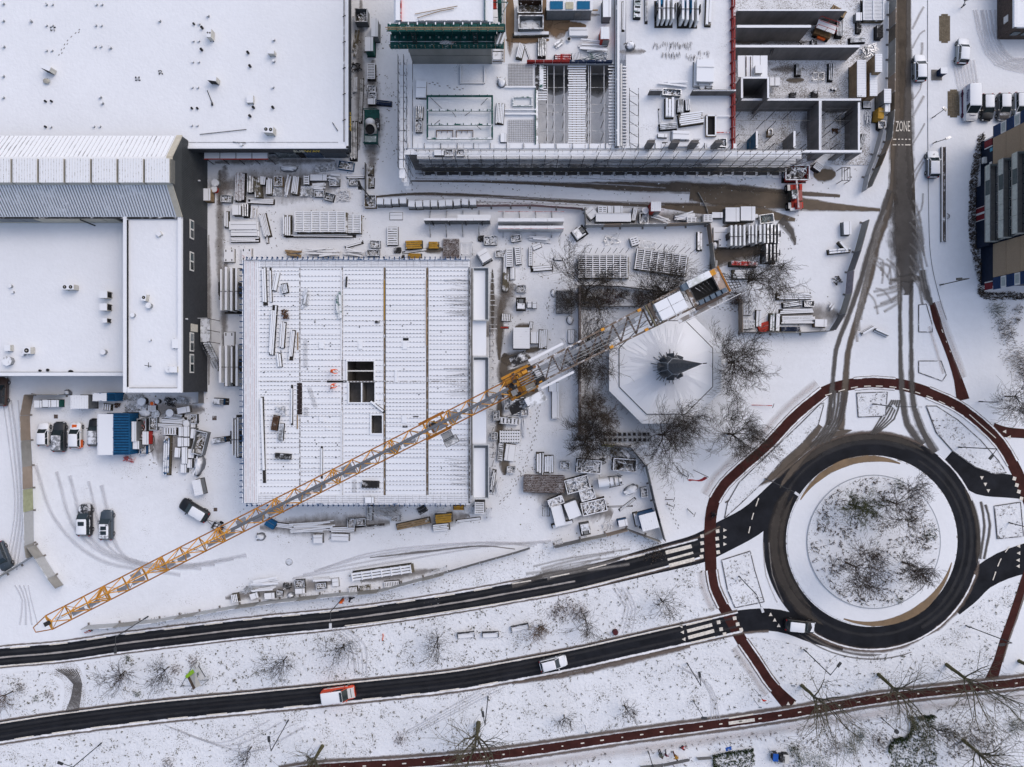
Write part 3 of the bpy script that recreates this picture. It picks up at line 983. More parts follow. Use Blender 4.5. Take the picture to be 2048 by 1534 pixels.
# canopy with red edge over the side yard
ca=thing('entrance_canopy','snow covered canopy with red front edge below the dark fascia','canopy',P(480,318,3.4))
a,e=P(408,302,3.4),P(536,317,3.4)
b=MB()
b.box((a.x+e.x)/2,(a.y+e.y)/2,3.3,e.x-a.x,a.y-e.y,.18)
b.build('deck',M_pwhite,ca,True)
pbox(ca,'edge_beam',M_redb,Vector(((a.x+e.x)/2,e.y-.06,3.32))-ca.location,(e.x-a.x,.12,.16))
for i in range(5):
 x=a.x+(e.x-a.x)*i/4
 pcyl(ca,'post',M_dark,Vector((x,e.y+.2,0))-ca.location,Vector((x,e.y+.2,3.2))-ca.location,.06,6)
 pbox(ca,'rafter',M_dark,Vector((x,(a.y+e.y)/2,3.42))-ca.location,(.06,a.y-e.y,.06))
def vent(x,y,z,r,h,lab,dark=False,grp='small round vents on the big roof'):
 p=P(x,y,z+h)
 t=thing('roof_vent',lab,'vent',(p.x,p.y,z),0,grp)
 pcyl(t,'pipe',M_dark if dark else M_metal,(0,0,0),(0,0,h),r,8)
 pcyl(t,'cap',M_darkb if dark else mat('vent_cap',(.30,.30,.31),snow=.7),(0,0,h),(0,0,h+.06),r*1.15,8)
 return t
ORD='topmost second third fourth fifth sixth seventh eighth'.split()
_pairs={}
for x,y in ((92,8),(104,8),(192,8),(203,8),(92,50),(104,50),(191,50),(202,50),(92,100),(103,100),(190,92),(201,92),(387,47),(398,47),(386,81),(397,81),(385,123),(397,123),(384,174),(395,174),(383,216),(394,216),(383,250),(394,250),(90,202),(102,202),(90,253),(101,253),(187,252),(199,252)):
 _pairs.setdefault('left' if x<110 else ('middle' if x<210 else 'right'),[]).append((x,y))
for nm,q_ in _pairs.items():
 q_.sort(key=lambda v:(round(v[1]/12),v[0]))
 for i,(x,y) in enumerate(q_):
  vent(x,y,zr,.14,.26,'%s vent of the %s pair in the %s column of roof vents'%('right' if i%2 else 'left',ORD[i//2],nm),R.random()<.3,'paired vents on the store roof')
for i,y in enumerate((6,40,92,151,194)):
 vent(5 if y != 92 else 6,y,zr,.16,.35,'%s vent of the single column at the left picture edge'%ORD[i],False,'single vents at the left edge')
for x,y,d,lab in ((60,41,0,'lone vent pipe left of the upper vent pairs on the store roof'),(318,40,0,'white domed vent in the middle of the store roof'),(219,94,0,'white capped vent right of a vent pair'),(415,30,0,'lone vent above the angled air unit'),(403,54,1,'black vent touching the pipe beside the angled air unit'),(402,98,1,'black vent stub below the angled air unit'),(495,104,1,'tiny black vent stub in the right part of the store roof'),(499,131,1,'black vent above the double fan cooler'),(499,231,1,'black vent below the white skylight hatch'),(506,214,1,'twin black vent beside the hatch'),(547,78,0,'vent above the small cooler near the roof bracket row'),(547,121,0,'pale ring vent under the small cooler'),(545,173,0,'pale vent in the right strip of the roof'),(545,214,1,'black vent above the big twin fan unit'),(199,193,0,'vent directly over another bent vent'),(203,205,0,'bent vent below its neighbour'),(483,289,0,'low vent on the front edge parapet of the store')):
 vent(x,y,zr,.17,.4,lab,bool(d),grp=None)
M_unit=mat('air_unit',(.52,.51,.47),rough=.5,snow=.9)
M_unitb=mat('air_unit_side',(.42,.41,.37),rough=.5)
def airunit(x,y,z,l,w_,h,ang,lab,fans=1,side=False,col=None):
 p=P(x,y,z+h)
 k=K(z+h)
 l,w_=l*k,w_*k
 t=thing('air_unit',lab,'air conditioner',(p.x,p.y,z),rad(ang))
 pbox(t,'cabinet',col or M_unit,(0,0,h/2+.08),(l,w_,h))
 for s in (-1,1):
  pbox(t,'foot',M_dark,(s*l*.35,0,.05),(.1,w_*1.1,.1))
 for i in range(fans):
  u=(i-(fans-1)/2)*l/fans
  if side:
   pbox(t,'grille',M_darkb,(u,-w_/2-.02,h/2+.1),(l/fans*.8,.05,h*.8))
  else:
   pcyl(t,'fan',M_darkb,(u,0,h+.08),(u,0,h+.12),min(l/fans,w_)*.36,12)
   pcyl(t,'fan_hub',M_unitb,(u,0,h+.11),(u,0,h+.16),min(l/fans,w_)*.12,8)
 return t
airunit(92,135,zr,19,9,1.3,-22,'air unit with dark grille side above a tilted dish on the store roof',1,True)
airunit(424,157,zr,18,9,1.3,-8,'air unit with dark grille side and trailing pipe on the store roof',1,True)
airunit(418,66,zr,9,17,1.2,-4,'narrow upright air unit next to two black vents',2)
airunit(500,198,zr,13,15,.5,0,'white two pane roof hatch on the store',0)
airunit(542,104,zr,13,7,.9,-3,'small flat air unit near the roof rail',0)
airunit(537,259,zr,19,13,1.3,-4,'big white twin fan cooler near the front of the roof',2)
for x,y,lab in ((106,58,'scattered dark mark stones below a vent pair at left'),(276,158,'cluster of dark marks in the middle of the store roof'),(321,145,'smaller cluster of dark marks right of the middle cluster')):
 p=P(x,y,zr)
 t=thing('roof_anchor',lab,'roof anchor',(p.x,p.y,zr))
 for i in range(4):
  pbox(t,'foot',M_dark,((i%2-.5)*.4+R.uniform(-.1,.1),(i//2-.5)*.4,.06),(.22,.12,.12),R.uniform(0,3))
 pbox(t,'plate',M_metal,(0,0,.1),(.3,.3,.06))
p=P(88,159,zr+.8)
t=thing('dish','tilted satellite dish below the left air unit','dish',(p.x,p.y,zr))
b=MB()
b.dome(0,0,.3,.5,.4,.25,10,3)
b.build('bowl',M_unitb,t)
pcyl(t,'mast',M_dark,(0,0,0),(0,0,.4),.05,6)
p=P(422,195,zr)
t=thing('roof_pipe','bent pipe trailing down from the right air unit','pipe',(p.x,p.y,zr))
pcyl(t,'pipe',M_dark,(-.5,1.0,.1),(.2,-.8,.1),.05,6)
pcyl(t,'elbow',M_dark,(.2,-.8,.1),(.3,-1.2,.3),.14,6)
for x0,y0,x1,y1,lab in ((400,269,493,259,'long thin pipe lying across the front roof corner'),(466,284,492,286,'short pipe lying near the roof edge'),(665,245,676,262,'thin pipe leaning near the roof rail')):
 a,e=P(x0,y0,zr+.1),P(x1,y1,zr+.1)
 t=thing('roof_pipe',lab,'pipe',a)
 pcyl(t,'pipe',M_dark,(0,0,.05),e-a+Vector((0,0,.05)),.05,6)
# ---- 2. dark clad factory with gable hall, flat hall and side wing
fa=thing('factory_building','dark clad factory with skylight ridge, snowy flat roof and grey gable wall','building',P(250,550))
fl=fa.location
ZE,ZRD=8.3,11.2
xe=P(415,400).x                      # gable wall plane
def yat(py,z):
 return (CY-py)*(H-z)/F
yn,ys=yat(272,ZE),yat(434,ZE)
yrn,yrs=yat(314,ZRD),yat(369,ZRD)
xw=P(-160,0).x
b=MB()
b.add([(xe,yn,0),(xe,ys,0),(xe,ys,ZE),(xe,yrs,ZRD),(xe,yrn,ZRD),(xe,yn,ZE)],[(1,0,5,4,3,2)])
b.add([(xw,ys,0),(xe,ys,0),(xe,ys,ZE),(xw,ys,ZE)],[(0,1,2,3)])
b.add([(xw,yn,0),(xe,yn,0),(xe,yn,ZE),(xw,yn,ZE)],[(3,2,1,0)])
b.build('gable_wall',mat('gable_cladding',(.062,.068,.072),rough=.5,var=.15,vs=.6),fa,True)
# cladding seams as fine ribs
b=MB()
for i in range(46):
 y=ys+(yn-ys)*(i+.5)/46
 b.box(xe+.015,y,ZE/2,.03,.04,ZE)
tag(b.build('cladding_ribs',M_clad,fa,True),kind='stuff')
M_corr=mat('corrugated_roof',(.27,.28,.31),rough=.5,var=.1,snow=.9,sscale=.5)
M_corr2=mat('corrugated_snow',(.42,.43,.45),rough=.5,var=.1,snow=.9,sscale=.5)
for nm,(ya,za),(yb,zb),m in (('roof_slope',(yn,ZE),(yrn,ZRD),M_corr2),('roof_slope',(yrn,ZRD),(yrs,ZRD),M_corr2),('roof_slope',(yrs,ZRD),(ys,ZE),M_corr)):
 b=MB()
 o=.12
 b.add([(xw,ya,za+o),(xe+.12,ya,za+o),(xe+.12,yb,zb+o),(xw,yb,zb+o)],[(0,3,2,1)])
 b.build(nm,m,fa,True)
# corrugation ribs
for (ya,za),(yb,zb),n,m in (((yn,ZE),(yrn,ZRD),70,'north'),((yrs,ZRD),(ys,ZE),110,'south')):
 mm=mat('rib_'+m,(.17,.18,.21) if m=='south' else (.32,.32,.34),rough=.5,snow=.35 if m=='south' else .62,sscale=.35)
 for i in range(n):
  x=xw+(xe-xw)*(i+.5)/n
  if P(0,0).x>x-8:
   pass
  d=Vector((0,yb-ya,zb-za))
  c0=Vector((x,(ya+yb)/2,(za+zb)/2+.14))
  o=pbox(fa,'roof_rib',mm,c0-fl,(.10,d.length*.97,.09),0,rx=math.atan2(zb-za,yb-ya) if yb>ya else math.atan2(za-zb,ya-yb))
# cream gable trim
b=MB()
for (ya,za),(yb,zb) in (((yn,ZE),(yrn,ZRD)),((yrn,ZRD),(yrs,ZRD)),((yrs,ZRD),(ys,ZE))):
 b.beam((xe-.25,ya,za+.2),(xe-.25,yb,zb+.2),.8,.16)
b.build('gable_trim',M_cream,fa,True)
# ridge skylights
for i in range(8):
 x0=290-i*53
 a,e=P(x0,316,ZRD+1.1),P(x0+49,366,ZRD+1.1)
 cx_,cy_=(a.x+e.x)/2,(a.y+e.y)/2
 t=MB()
 t.box(cx_,cy_,ZRD+.62,e.x-a.x,a.y-e.y,1.0,0,.985,.96)
 sk=t.build('skylight',mat('skylight_snow',(.50,.49,.45),var=.12,snow=.9,sscale=.6),fa,True)
 t=MB()
 for j in range(9):
  xx=a.x+(e.x-a.x)*(j+.5)/9
  t.box(xx,cy_,ZRD+1.14,.06,(a.y-e.y)*.96,.04)
 t.build('seam',mat('seam_grey',(.40,.40,.38),snow=.6,sscale=2.5),sk,False).location=-fl
 pbox(fa,'skylight_side',mat('skylight_dark',(.16,.16,.15)),Vector((e.x+.16,cy_,ZRD+.5))-fl,(.22,(a.y-e.y)*.95,.8))
# flat hall behind
zf=5.0
a=P(250,750,zf)
yb_=ys-.02
b=MB()
b.box((xw+a.x)/2,(a.y+yb_)/2,zf-.2,a.x-xw,yb_-a.y,.4)
b.build('flat_roof',M_roofsnow,fa,True)
b=MB()
b.box((xw+a.x)/2,(a.y+yb_)/2+.15,(zf-.42)/2,a.x-xw-.1,yb_-a.y-.3,zf-.42)
b.build('hall_wall',mat('grey_wall',(.2,.2,.2)),fa,True)
b=MB()
b.box((xw+a.x)/2,a.y+.12,zf+.12,a.x-xw,.5,.5)
b.build('parapet',M_roofsnow,fa,True)
b=MB()
b.box((xw+a.x)/2,a.y+.42,zf+.1,a.x-xw,.06,.42)
b.build('parapet_face',M_metalb,fa,True)
# cream wall and window band over the flat roof (south side of the gable hall)
pbox(fa,'clerestory_wall',M_cream,Vector(((xw+a.x)/2,ys-.06,6.5))-fl,(a.x-xw,.1,2.9))
for i in range(8):
 x1=P(22+i*27,441,6.8).x
 pbox(fa,'clerestory_window' if i<3 else 'wall_panel',M_glass if i<3 else M_cream,Vector((x1-1,ys-.13,6.9))-fl,(1.85,.06,2.0))
pcyl(fa,'downpipe',M_dark,Vector((P(160,436,8).x,ys-.3,8.0))-fl,Vector((P(191,450,5).x,ys-.5,5.1))-fl,.09,6)
pbox(fa,'gutter',M_dark,Vector(((xw+xe)/2,ys-.12,ZE+.02))-fl,(xe-xw,.22,.16))
# side wing
zw=8.0
a0,a1=P(250,437,zw),P(365.5,785,zw)
b=MB()
b.box((a0.x+xe)/2,(ys+a1.y)/2,(zw-.02)/2,xe-a0.x,ys-a1.y-.02,zw-.02)
b.build('wing_wall',M_clad,fa,True)
b=MB()
b.box((a0.x+xe)/2,(ys+a1.y)/2,zw+.01,xe-a0.x-.5,ys-a1.y-.5,.1)
b.build('wing_roof',M_roofsnow,fa,True)
for nm,bx in (('parapet',(a0.x+.22,(ys+a1.y)/2,.5,ys-a1.y)),('parapet',(xe-.28,(ys+a1.y)/2,.55,ys-a1.y)),('parapet',((a0.x+xe)/2,a1.y+.3,xe-a0.x-1.1,.6))):
 b=MB()
 b.box(bx[0],bx[1],zw+.2,bx[2],bx[3],.5)
 b.build(nm,M_roofsnow,fa,True)
pbox(fa,'parapet_face',M_darkb,Vector((a0.x+.5,(ys+a1.y)/2+.2,zw+.24))-fl,(.08,ys-a1.y-1.2,.36))
pbox(fa,'parapet_face',M_darkb,Vector(((a0.x+xe)/2,a1.y+.64,zw+.24))-fl,(xe-a0.x-1.6,.07,.36))
b=MB()
for i in range(70):
 z=.1+i*(zw/70)
 b.box(xe+.012,(ys+a1.y)/2,z,.024,ys-a1.y,.03)
tag(b.build('cladding_ribs',mat('clad_rib',(.055,.06,.07)),fa,True),kind='stuff')
for y,z0,z1 in ((459,4.6,6.0),(523,4.6,6.0),(684,4.6,6.0),(727,4.6,6.0)):
 zc=5.4
 yy=yat(y,zc)
 wf=pbox(fa,'window',M_whitep,Vector((xe+.05,yy,zc))-fl,(.12,2.75,1.25))
 for s in (-1,1):
  o=pbox(wf,'pane',M_glass if s<0 else M_glass2,(.45,s*.235,0),(.5,.38,.72))
pbox(fa,'fire_door',mat('cream_door',(.58,.56,.50)),Vector((xe+.05,yat(656,4.6),4.6))-fl,(.12,1.1,2.1))
pcyl(fa,'wall_lamp',M_lamp,Vector((xe,yat(638,7.2),7.2))-fl,Vector((xe+.3,yat(638,7.2),7.2))-fl,.12,8)
pcyl(fa,'wall_lamp',M_lamp,Vector((xe,yat(362,3.0),3.2))-fl,Vector((xe+.3,yat(362,3),3.2))-fl,.12,8)
# escape stair on the wing wall
es=thing('escape_stair','steel escape stair with landing on the dark factory wall','stair',(xe+.8,yat(665,3.4),0))
pbox(es,'landing',M_metal,(.35,.3,3.45),(1.4,3.4,.08))
for k in range(12):
 pbox(es,'tread',M_metal,(.5+k*.05,-1.6-k*.3,3.3-k*.27),(1.0,.26,.05))
for s in (0,1):
 pcyl(es,'stringer',M_dark,(.0+s*1.0,-1.4,3.4),(.55+s*1.0,-5.2,.1),.05,6)
 pcyl(es,'handrail',M_dark,(.0+s*1.0,-1.4,4.4),(.55+s*1.0,-5.2,1.1),.03,6)
for dx,dy in ((1.05,2.0),(1.05,-1.4),(1.05,.3)):
 pcyl(es,'post',M_dark,(dx,dy,0),(dx,dy,4.5),.05,6)
pcyl(es,'handrail',M_lamp,(1.05,2.0,4.5),(1.05,-1.4,4.5),.04,6)
pcyl(es,'handrail',M_lamp,(-.3,2.0,4.5),(1.05,2.0,4.5),.04,6)
# things on the factory roofs
for x,y,z,l,w_,h,ang,lab,f,sd_ in ((136,574,zf,24,10,1.2,0,'air unit with two round caps in the middle of the factory flat roof',2,0),(207,589,zf,14,16,1.2,90,'upper of two grey boxes with brown grille near the wing parapet',1,1),(207,614,zf,14,15,1.2,90,'lower of two grey boxes with brown grille near the wing parapet',1,1),(210,641,zf,9,9,1.0,90,'smallest grille box with hose below the two grey boxes',1,1),(54,701,zf,15,13,1.0,0,'tan cooler beside a round duct at the lower left roof',1,0),(15,696,zf,12,12,.7,0,'square white hatch above the big dome at the roof corner',0,0),(351,687,zw,14,19,.4,0,'large white hatch on the wing roof edge',0,0),(288,595,zw,9,13,.9,-10,'small tan cooler on the wing roof',1,0),(347,739,zw,15,12,.8,0,'cooler with round duct at the wing roof corner',0,0),(318,468,zw,9,8,.4,35,'tilted small white hatch at the top of the wing roof',0,0)):
 airunit(x,y,z,l,w_,h,ang,lab,f,bool(sd_))
for x,y,z,r,h,lab in ((14,722,zf,.62,.8,'big white round dome at the lower left corner of the factory roof'),(206,704,zf,.36,.6,'white round vent alone on the lower factory roof'),(297,611,zw,.36,.7,'round grey vent below the small tan cooler'),(265,630,zw,.28,.5,'dark round vent against the wing parapet'),(337,739,zw,.42,.6,'round dark rimmed duct at the wing roof corner'),(45,708,zf,.26,.5,'round duct attached left of the tan cooler'),(300,680,zw,.12,.4,'thin vent stub in the middle of the wing roof'),(20,572,zf,.22,.4,'pale vent at the left edge of the factory roof'),(25,584,zf,.16,.3,'bent vent just below the pale one at the left edge'),(79,741,zf,.14,.3,'dark stub at the flat roof parapet, left one'),(95,740,zf,.18,.2,'dark stub at the flat roof parapet, middle one'),(141,744,zf,.28,.3,'dark cone vent at the flat roof parapet, right one')):
 vent(x,y,z,r,h,lab,y>735 and x<150,None)
p=P(297,732,zw+.8)
t=thing('antenna','small cross shaped antenna on the wing roof','antenna',(p.x,p.y,zw))
pcyl(t,'mast',M_darkb,(0,0,0),(0,0,1.1),.05,6)
pcyl(t,'arm',M_darkb,(-.5,.1,.9),(.3,-.05,.9),.04,6)
pcyl(t,'arm',M_darkb,(0,.5,.8),(0,-.2,.8),.05,6)
# ---- 5. octagonal hall with spired turret
oc=thing('octagon_hall','octagonal hall with wide snow roof and dark pointed turret','building',P(1330,735))
ol=oc.location
ze=3.6
ce=P(1330.5,735,ze)
ka=K(ze)
def octo(r,z,c=ce,rot=22.5):
 return [(c.x+r*math.cos(rad(rot+45*i)),c.y+r*math.sin(rad(rot+45*i)),z) for i in range(8)]
rr=121.5*ka
b=MB()
o1,o2,o3=octo(rr,ze),octo(rr*.83,ze+.4),octo(.12*rr,ze+2.2)
vs=o1+o2+o3
b.add(vs,[(i,(i+1)%8,8+(i+1)%8,8+i) for i in range(8)])
b.build('roof_skirt',mat('octagon_snow',(.4,.4,.42),snow=1.0),oc,True)
b=MB()
b.add(octo(rr*.828,ze+.46)+o3,[(i,(i+1)%8,8+(i+1)%8,8+i) for i in range(8)])
b.build('roof',mat('octagon_snow',(.4,.4,.42)),oc,True)
b=MB()
q=octo(rr*.829,ze+.43)
for i in range(8):
 b.beam(q[i],q[(i+1)%8],.10,.10)
b.build('snow_guard',M_darkb,oc,True)
b=MB()
lo,hi=octo(rr*.92,0),octo(rr*.92,ze-.1)
b.add(lo+hi,[(i,(i+1)%8,8+(i+1)%8,8+i) for i in range(8)])
b.build('wall',mat('octagon_wall',(.16,.13,.11)),oc,True)
b=MB()
q0,q1=octo(rr,ze-.12),octo(rr,ze+.0)
b.add(q0+q1,[(i,(i+1)%8,8+(i+1)%8,8+i) for i in range(8)]+[tuple(range(7,-1,-1))])
b.build('eaves',M_darkb,oc,True)
# roof battens that show through the snow
b=MB()
for s in range(8):
 A0,A1=Vector(octo(rr*.80,ze+.56)[s]),Vector(octo(rr*.80,ze+.56)[(s+1)%8])
 B0,B1=Vector(octo(rr*.14,ze+2.2)[s]),Vector(octo(rr*.14,ze+2.2)[(s+1)%8])
 for i in range(16):
  t_=(i+.5)/16
  f=R.uniform(.35,1.0)
  u0,u1=B0.lerp(B1,t_),A0.lerp(A1,t_)
  b.beam(u0,u0.lerp(u1,f),.05,.03)
tag(b.build('roof_battens',mat('batten',(.42,.43,.47),snow=.8,sscale=3),oc,True),kind='stuff')
# dark strips round the turret foot, turret drum, gables, spire
b=MB()
for i in range(30):
 a=2*math.pi*i/30+R.uniform(-.05,.05)
 r0,r1=rr*.12,rr*R.uniform(.20,.30)
 z0,z1=ze+2.2,ze+.46+1.74*(1-(r1/rr-.12)/.71)
 b.beam((ce.x+r0*math.cos(a),ce.y+r0*math.sin(a),z0+.1),(ce.x+r1*math.cos(a),ce.y+r1*math.sin(a),z1+.08),.07,.07)
tag(b.build('turret_stays',M_dark,oc,True),kind='stuff')
M_slate=mat('slate',(.085,.089,.098),rough=.6,var=.35,vs=2.0,snow=.12)
M_slates=mat('slate_snow',(.075,.08,.09),rough=.6,var=.35,vs=2.0,snow=.35)
zt=ze+2.0
b=MB()
b.add(octo(rr*.15,zt-.3)+octo(rr*.16,zt+2.4),[(i,(i+1)%8,8+(i+1)%8,8+i) for i in range(8)])
b.build('turret_drum',M_slate,oc,True)
TIPZ=24.2
tip=Vector((ce.x,ce.y,TIPZ))
b=MB()
s0=octo(rr*.185,zt+2.3)
s1=octo(rr*.125,zt+4.6)
b.add(s0+s1+[tuple(tip)],[(i,(i+1)%8,8+(i+1)%8,8+i) for i in range(8)]+[(8+i,8+(i+1)%8,16) for i in range(8)])
b.build('spire',M_slate,oc,True)
b=MB()
for i in range(8):
 b.beam(s0[i],s1[i],.06,.06)
 b.beam(s1[i],s1[(i+1)%8],.16,.10)
b.build('spire_ridge',mat('lead_ridge',(.30,.32,.35),snow=.3),oc,True)
for i in range(8):
 a=rad(45*i)
 g=MB()
 r0,r1=rr*.14,rr*.212
 ux,uy=math.cos(a),math.sin(a)
 px_,py_=-uy,ux
 wv=rr*.062
 z0,z1=zt+1.5,zt+3.5
 A=[(ce.x+ux*r1+px_*wv*s,ce.y+uy*r1+py_*wv*s,z0) for s in (-1,1)]
 T=(ce.x+ux*r1,ce.y+uy*r1,z1)
 Bk=(ce.x+ux*r0*.6,ce.y+uy*r0*.6,z1+.2)
 Bl=[(ce.x+ux*r0*.6+px_*wv*s,ce.y+uy*r0*.6+py_*wv*s,z0) for s in (-1,1)]
 g.add([A[0],A[1],T,Bk,Bl[0],Bl[1]],[(0,1,2),(0,2,3,4),(1,5,3,2),(4,3,5),(0,4,5,1)])
 g.build('dormer',M_slate,oc,True)
pcyl(oc,'finial',M_dark,tip-ol,tip-ol+Vector((.05,0,1.3)),.06,6)
# ---- 6. apartment block at the right edge
ap=thing('apartment_block','apartment block with tan panels, navy walls and stacked white balconies','building',P(1990,420))
al=ap.location
XW=P(1961,420).x
y0_,y1_=yat(270,3.1),yat(566,3.1)
M_navyw=mat('navy_cladding',(.012,.018,.036),rough=.5,var=.25)
M_bluew=mat('blue_cladding',(.022,.055,.15),rough=.45,var=.2)
M_tan=mat('tan_panel',(.33,.25,.175),rough=.8,var=.12,vs=6)
M_dred=mat('dark_red_panel',(.16,.016,.022),rough=.5)
HB=17.0
b=MB()
b.box(XW+6.02,(y0_+y1_)/2,HB/2,12,y0_-y1_-.05,HB)
b.build('wall',M_navyw,ap,True)
b=MB()
b.box(XW+6,(y0_+y1_)/2,HB+.1,12.2,y0_-y1_,.2)
b.build('roof',M_roofsnow,ap,True)
yA,yB,yC,yD=yat(330,3.1),yat(488,3.1),yat(555,3.1),yat(276,3.1)
for (ya,yb) in ((yD,yA),(yB,yC)):
 for j in range(5):
  z=3.1+j*2.8
  pbox(ap,'tan_panel',M_tan,Vector((XW-.10,(ya+yb)/2,z+1.38))-al,(.24,abs(ya-yb)-.05,2.74))
for (ya,yb) in ((yD+1.75,yD),(yC,yC-1.8)):
 for j in range(10):
  z=3.1+j*1.4
  blue=j%2==0
  if blue:
   pn=pbox(ap,'blue_panel',M_bluew,Vector((XW-.08,(ya+yb)/2,z+.7))-al,(.18,abs(ya-yb)-.04,1.5))
   for r_ in range(6):
    pbox(ap,'panel_rib',M_navyw,Vector((XW-.18,(ya+yb)/2,z+.1+r_*.24))-al,(.03,abs(ya-yb)-.1,.05))
  else:
   wf=pbox(ap,'window',M_whitep,Vector((XW-.07,(ya+yb)/2,z+.7))-al,(.16,abs(ya-yb)-.1,1.05))
   pbox(wf,'pane',mat('pale_pane',(.34,.38,.38),rough=.3),(-.4,0,0),(.4,.74,.72))
for y in (286,572):
 for dy in (0,):
  pbox(ap,'entrance_panel',M_dred,Vector((XW-.05,yat(y,2),1.9))-al,(.14,1.0,1.6))
  pbox(ap,'window_frame',M_whitep,Vector((XW-.02,yat(y,2)+.62,1.9))-al,(.14,.14,1.7))
  pbox(ap,'window_frame',M_whitep,Vector((XW-.02,yat(y,2)-.62,1.9))-al,(.14,.14,1.7))
# ground floor front with red doors
fx=P(1951,420).x
b=MB()
b.box((fx+XW)/2,yat(432,1.5),1.55,XW-fx,yat(368,1.5)-yat(492,1.5),3.1)
b.build('ground_floor',M_navyw,ap,True)
for y in (419,434):
 pbox(ap,'door',M_dred,Vector((fx-.04,yat(y,1.5),1.5))-al,(.1,.95,2.4))
pbox(ap,'door_frame',M_whitep,Vector((fx-.05,yat(426.5,1.5),1.4))-al,(.12,.3,2.6))
for y in (414,440):
 pbox(ap,'door_frame',M_whitep,Vector((fx-.05,yat(y,1.5),1.4))-al,(.12,.08,2.6))
for x,y,c_ in ((1969,322,M_whitep),(1984,330,M_whitep),(1985.5,299,mat('cyan_strip',(.10,.30,.42)))):
 z=wall_z(XW/K(),x-CX)
 pbox(ap,'awning' if x<1975 else 'wall_sign',c_,Vector((XW-.2,yat(y,z),max(z,1.2)))-al,(.5 if x<1975 else .1,.9 if c_==M_whitep else .5,.5))
# balconies
M_balp=mat('balcony_panel',(.50,.52,.48),var=.15)
M_bald=mat('balcony_glass',(.10,.12,.12),var=.2)
XB=XW-1.45
yb0,yb1=yA-.25,yB+.25
for lv in range(5):
 z=3.2+lv*2.8
 pbox(ap,'balcony_slab',mat('balcony_slab',(.30,.29,.27),snow=.0),Vector(((XB+XW)/2,(yb0+yb1)/2,z))-al,(XW-XB,yb0-yb1,.2))
 segs=((0,.20,0),(.20,.39,1),(.39,.58,0),(.58,.78,0),(.78,1,0))
 for j,(s0_,s1_,d_) in enumerate(segs):
  if lv==1 and j==1:
   d_=1
  yy0,yy1=yb0+(yb1-yb0)*s0_,yb0+(yb1-yb0)*s1_
  bp_=pbox(ap,'balcony_panel',M_bald if d_ else M_balp,Vector((XB,(yy0+yy1)/2,z+.62))-al,(.07,yy0-yy1-.05,.95))
 pbox(ap,'balcony_rail',M_metalb,Vector((XB,(yb0+yb1)/2,z+1.16))-al,(.10,yb0-yb1,.07))
 for yy in (yb0,yb1):
  pbox(ap,'balcony_side',M_balp,Vector(((XB+XW)/2,yy,z+.62))-al,(XW-XB,.07,.95))
  pbox(ap,'balcony_rail',M_metalb,Vector(((XB+XW)/2,yy,z+1.16))-al,(XW-XB,.10,.07))
 for j in range(8):
  yy=yb0+(yb1-yb0)*(j+.5)/8
  wf=pbox(ap,'window',mat('white_frame',(.46,.45,.43)),Vector((XW-.05,yy,z+1.35))-al,(.12,1.25,1.9))
  pbox(wf,'pane',M_glass if j%3 else M_glass2,(-.45,0,0),(.4,.8,.84))
# hedge round its foot
t=tag(MB().build('hedge_placeholder',M_shrub),None)
bpy.data.objects.remove(t)
def hedge(name,px,wd,h,m,lab,cat='hedge',dens=70,z=0.0):
 """A real mass of short twigs along a line."""
 c=spline([P(x,y) for x,y in px],.3)
 o=thing(name,lab,cat,c[0]+Vector((0,0,z)))
 b,core=MB(),MB()
 for i,q in enumerate(c):
  for _ in range(int(dens*wd*K()*.3)):
   a=R.uniform(0,6.28)
   u=q+Vector((R.uniform(-.5,.5)*wd*K(),R.uniform(-.5,.5)*wd*K(),z))
   d=Vector((math.cos(a)*.5,math.sin(a)*.5,R.uniform(.5,1.2))).normalized()*h*R.uniform(.6,1.1)
   n=Vector((-math.sin(a),math.cos(a),0))*R.uniform(.03,.08)
   e=u+d
   b.add([u-n,u+n,e+n*.4,e-n*.4],[(0,1,2,3)])
   mid=u+d*.6
   n2=Vector((math.cos(a+1),math.sin(a+1),.4))*R.uniform(.1,.3)
   b.add([mid,mid+n*.8,mid+n2],[(0,1,2)])
 tag(b.build('twigs',m,o,True),kind='stuff')
 return o
hedge('hedge',[(1962,272),(1948,345),(1944,400),(1945,480),(1962,560),(1965,590),(2010,592),(2050,592)],14,.45,M_shrub,'dark clipped hedge round the foot of the apartment block',dens=60)
# ---- 7. brick pavilion in the upper right corner
br=thing('brick_building','low brown brick building with snowy roof in the top right corner','building',P(2030,20))
p=P(1994,79)
q=P(2150,-120)
M_brick=mat('brown_brick',(.085,.066,.058),rough=.85,var=.35,vs=5)
hb=3.4
b=MB()
b.box((p.x+q.x)/2,(p.y+q.y)/2,hb/2,q.x-p.x,q.y-p.y,hb)
b.build('wall',M_brick,br,True)
b=MB()
b.box((p.x+q.x)/2,(p.y+q.y)/2,hb+.1,q.x-p.x-.3,q.y-p.y-.3,.22)
b.build('roof',mat('wet_roof',(.07,.07,.08),snow=.52,sscale=.25),br,True)
b=MB()
b.box(p.x+.2,(p.y+q.y)/2,hb+.2,.5,q.y-p.y,.4)
b.box((p.x+q.x)/2,p.y+.25,hb+.2,q.x-p.x-.01,.5,.38)
b.build('parapet',M_roofsnow,br,True)
pbox(br,'window',M_whitep,Vector((p.x-.03,yat(40,1.8),2.0))-br.location,(.1,1.0,.9))
for i in range(3):
 pbox(br,'window',M_glass2,Vector((p.x+1.4+i*1.6,p.y-.03,1.9))-br.location,(1.1,.1,1.0))
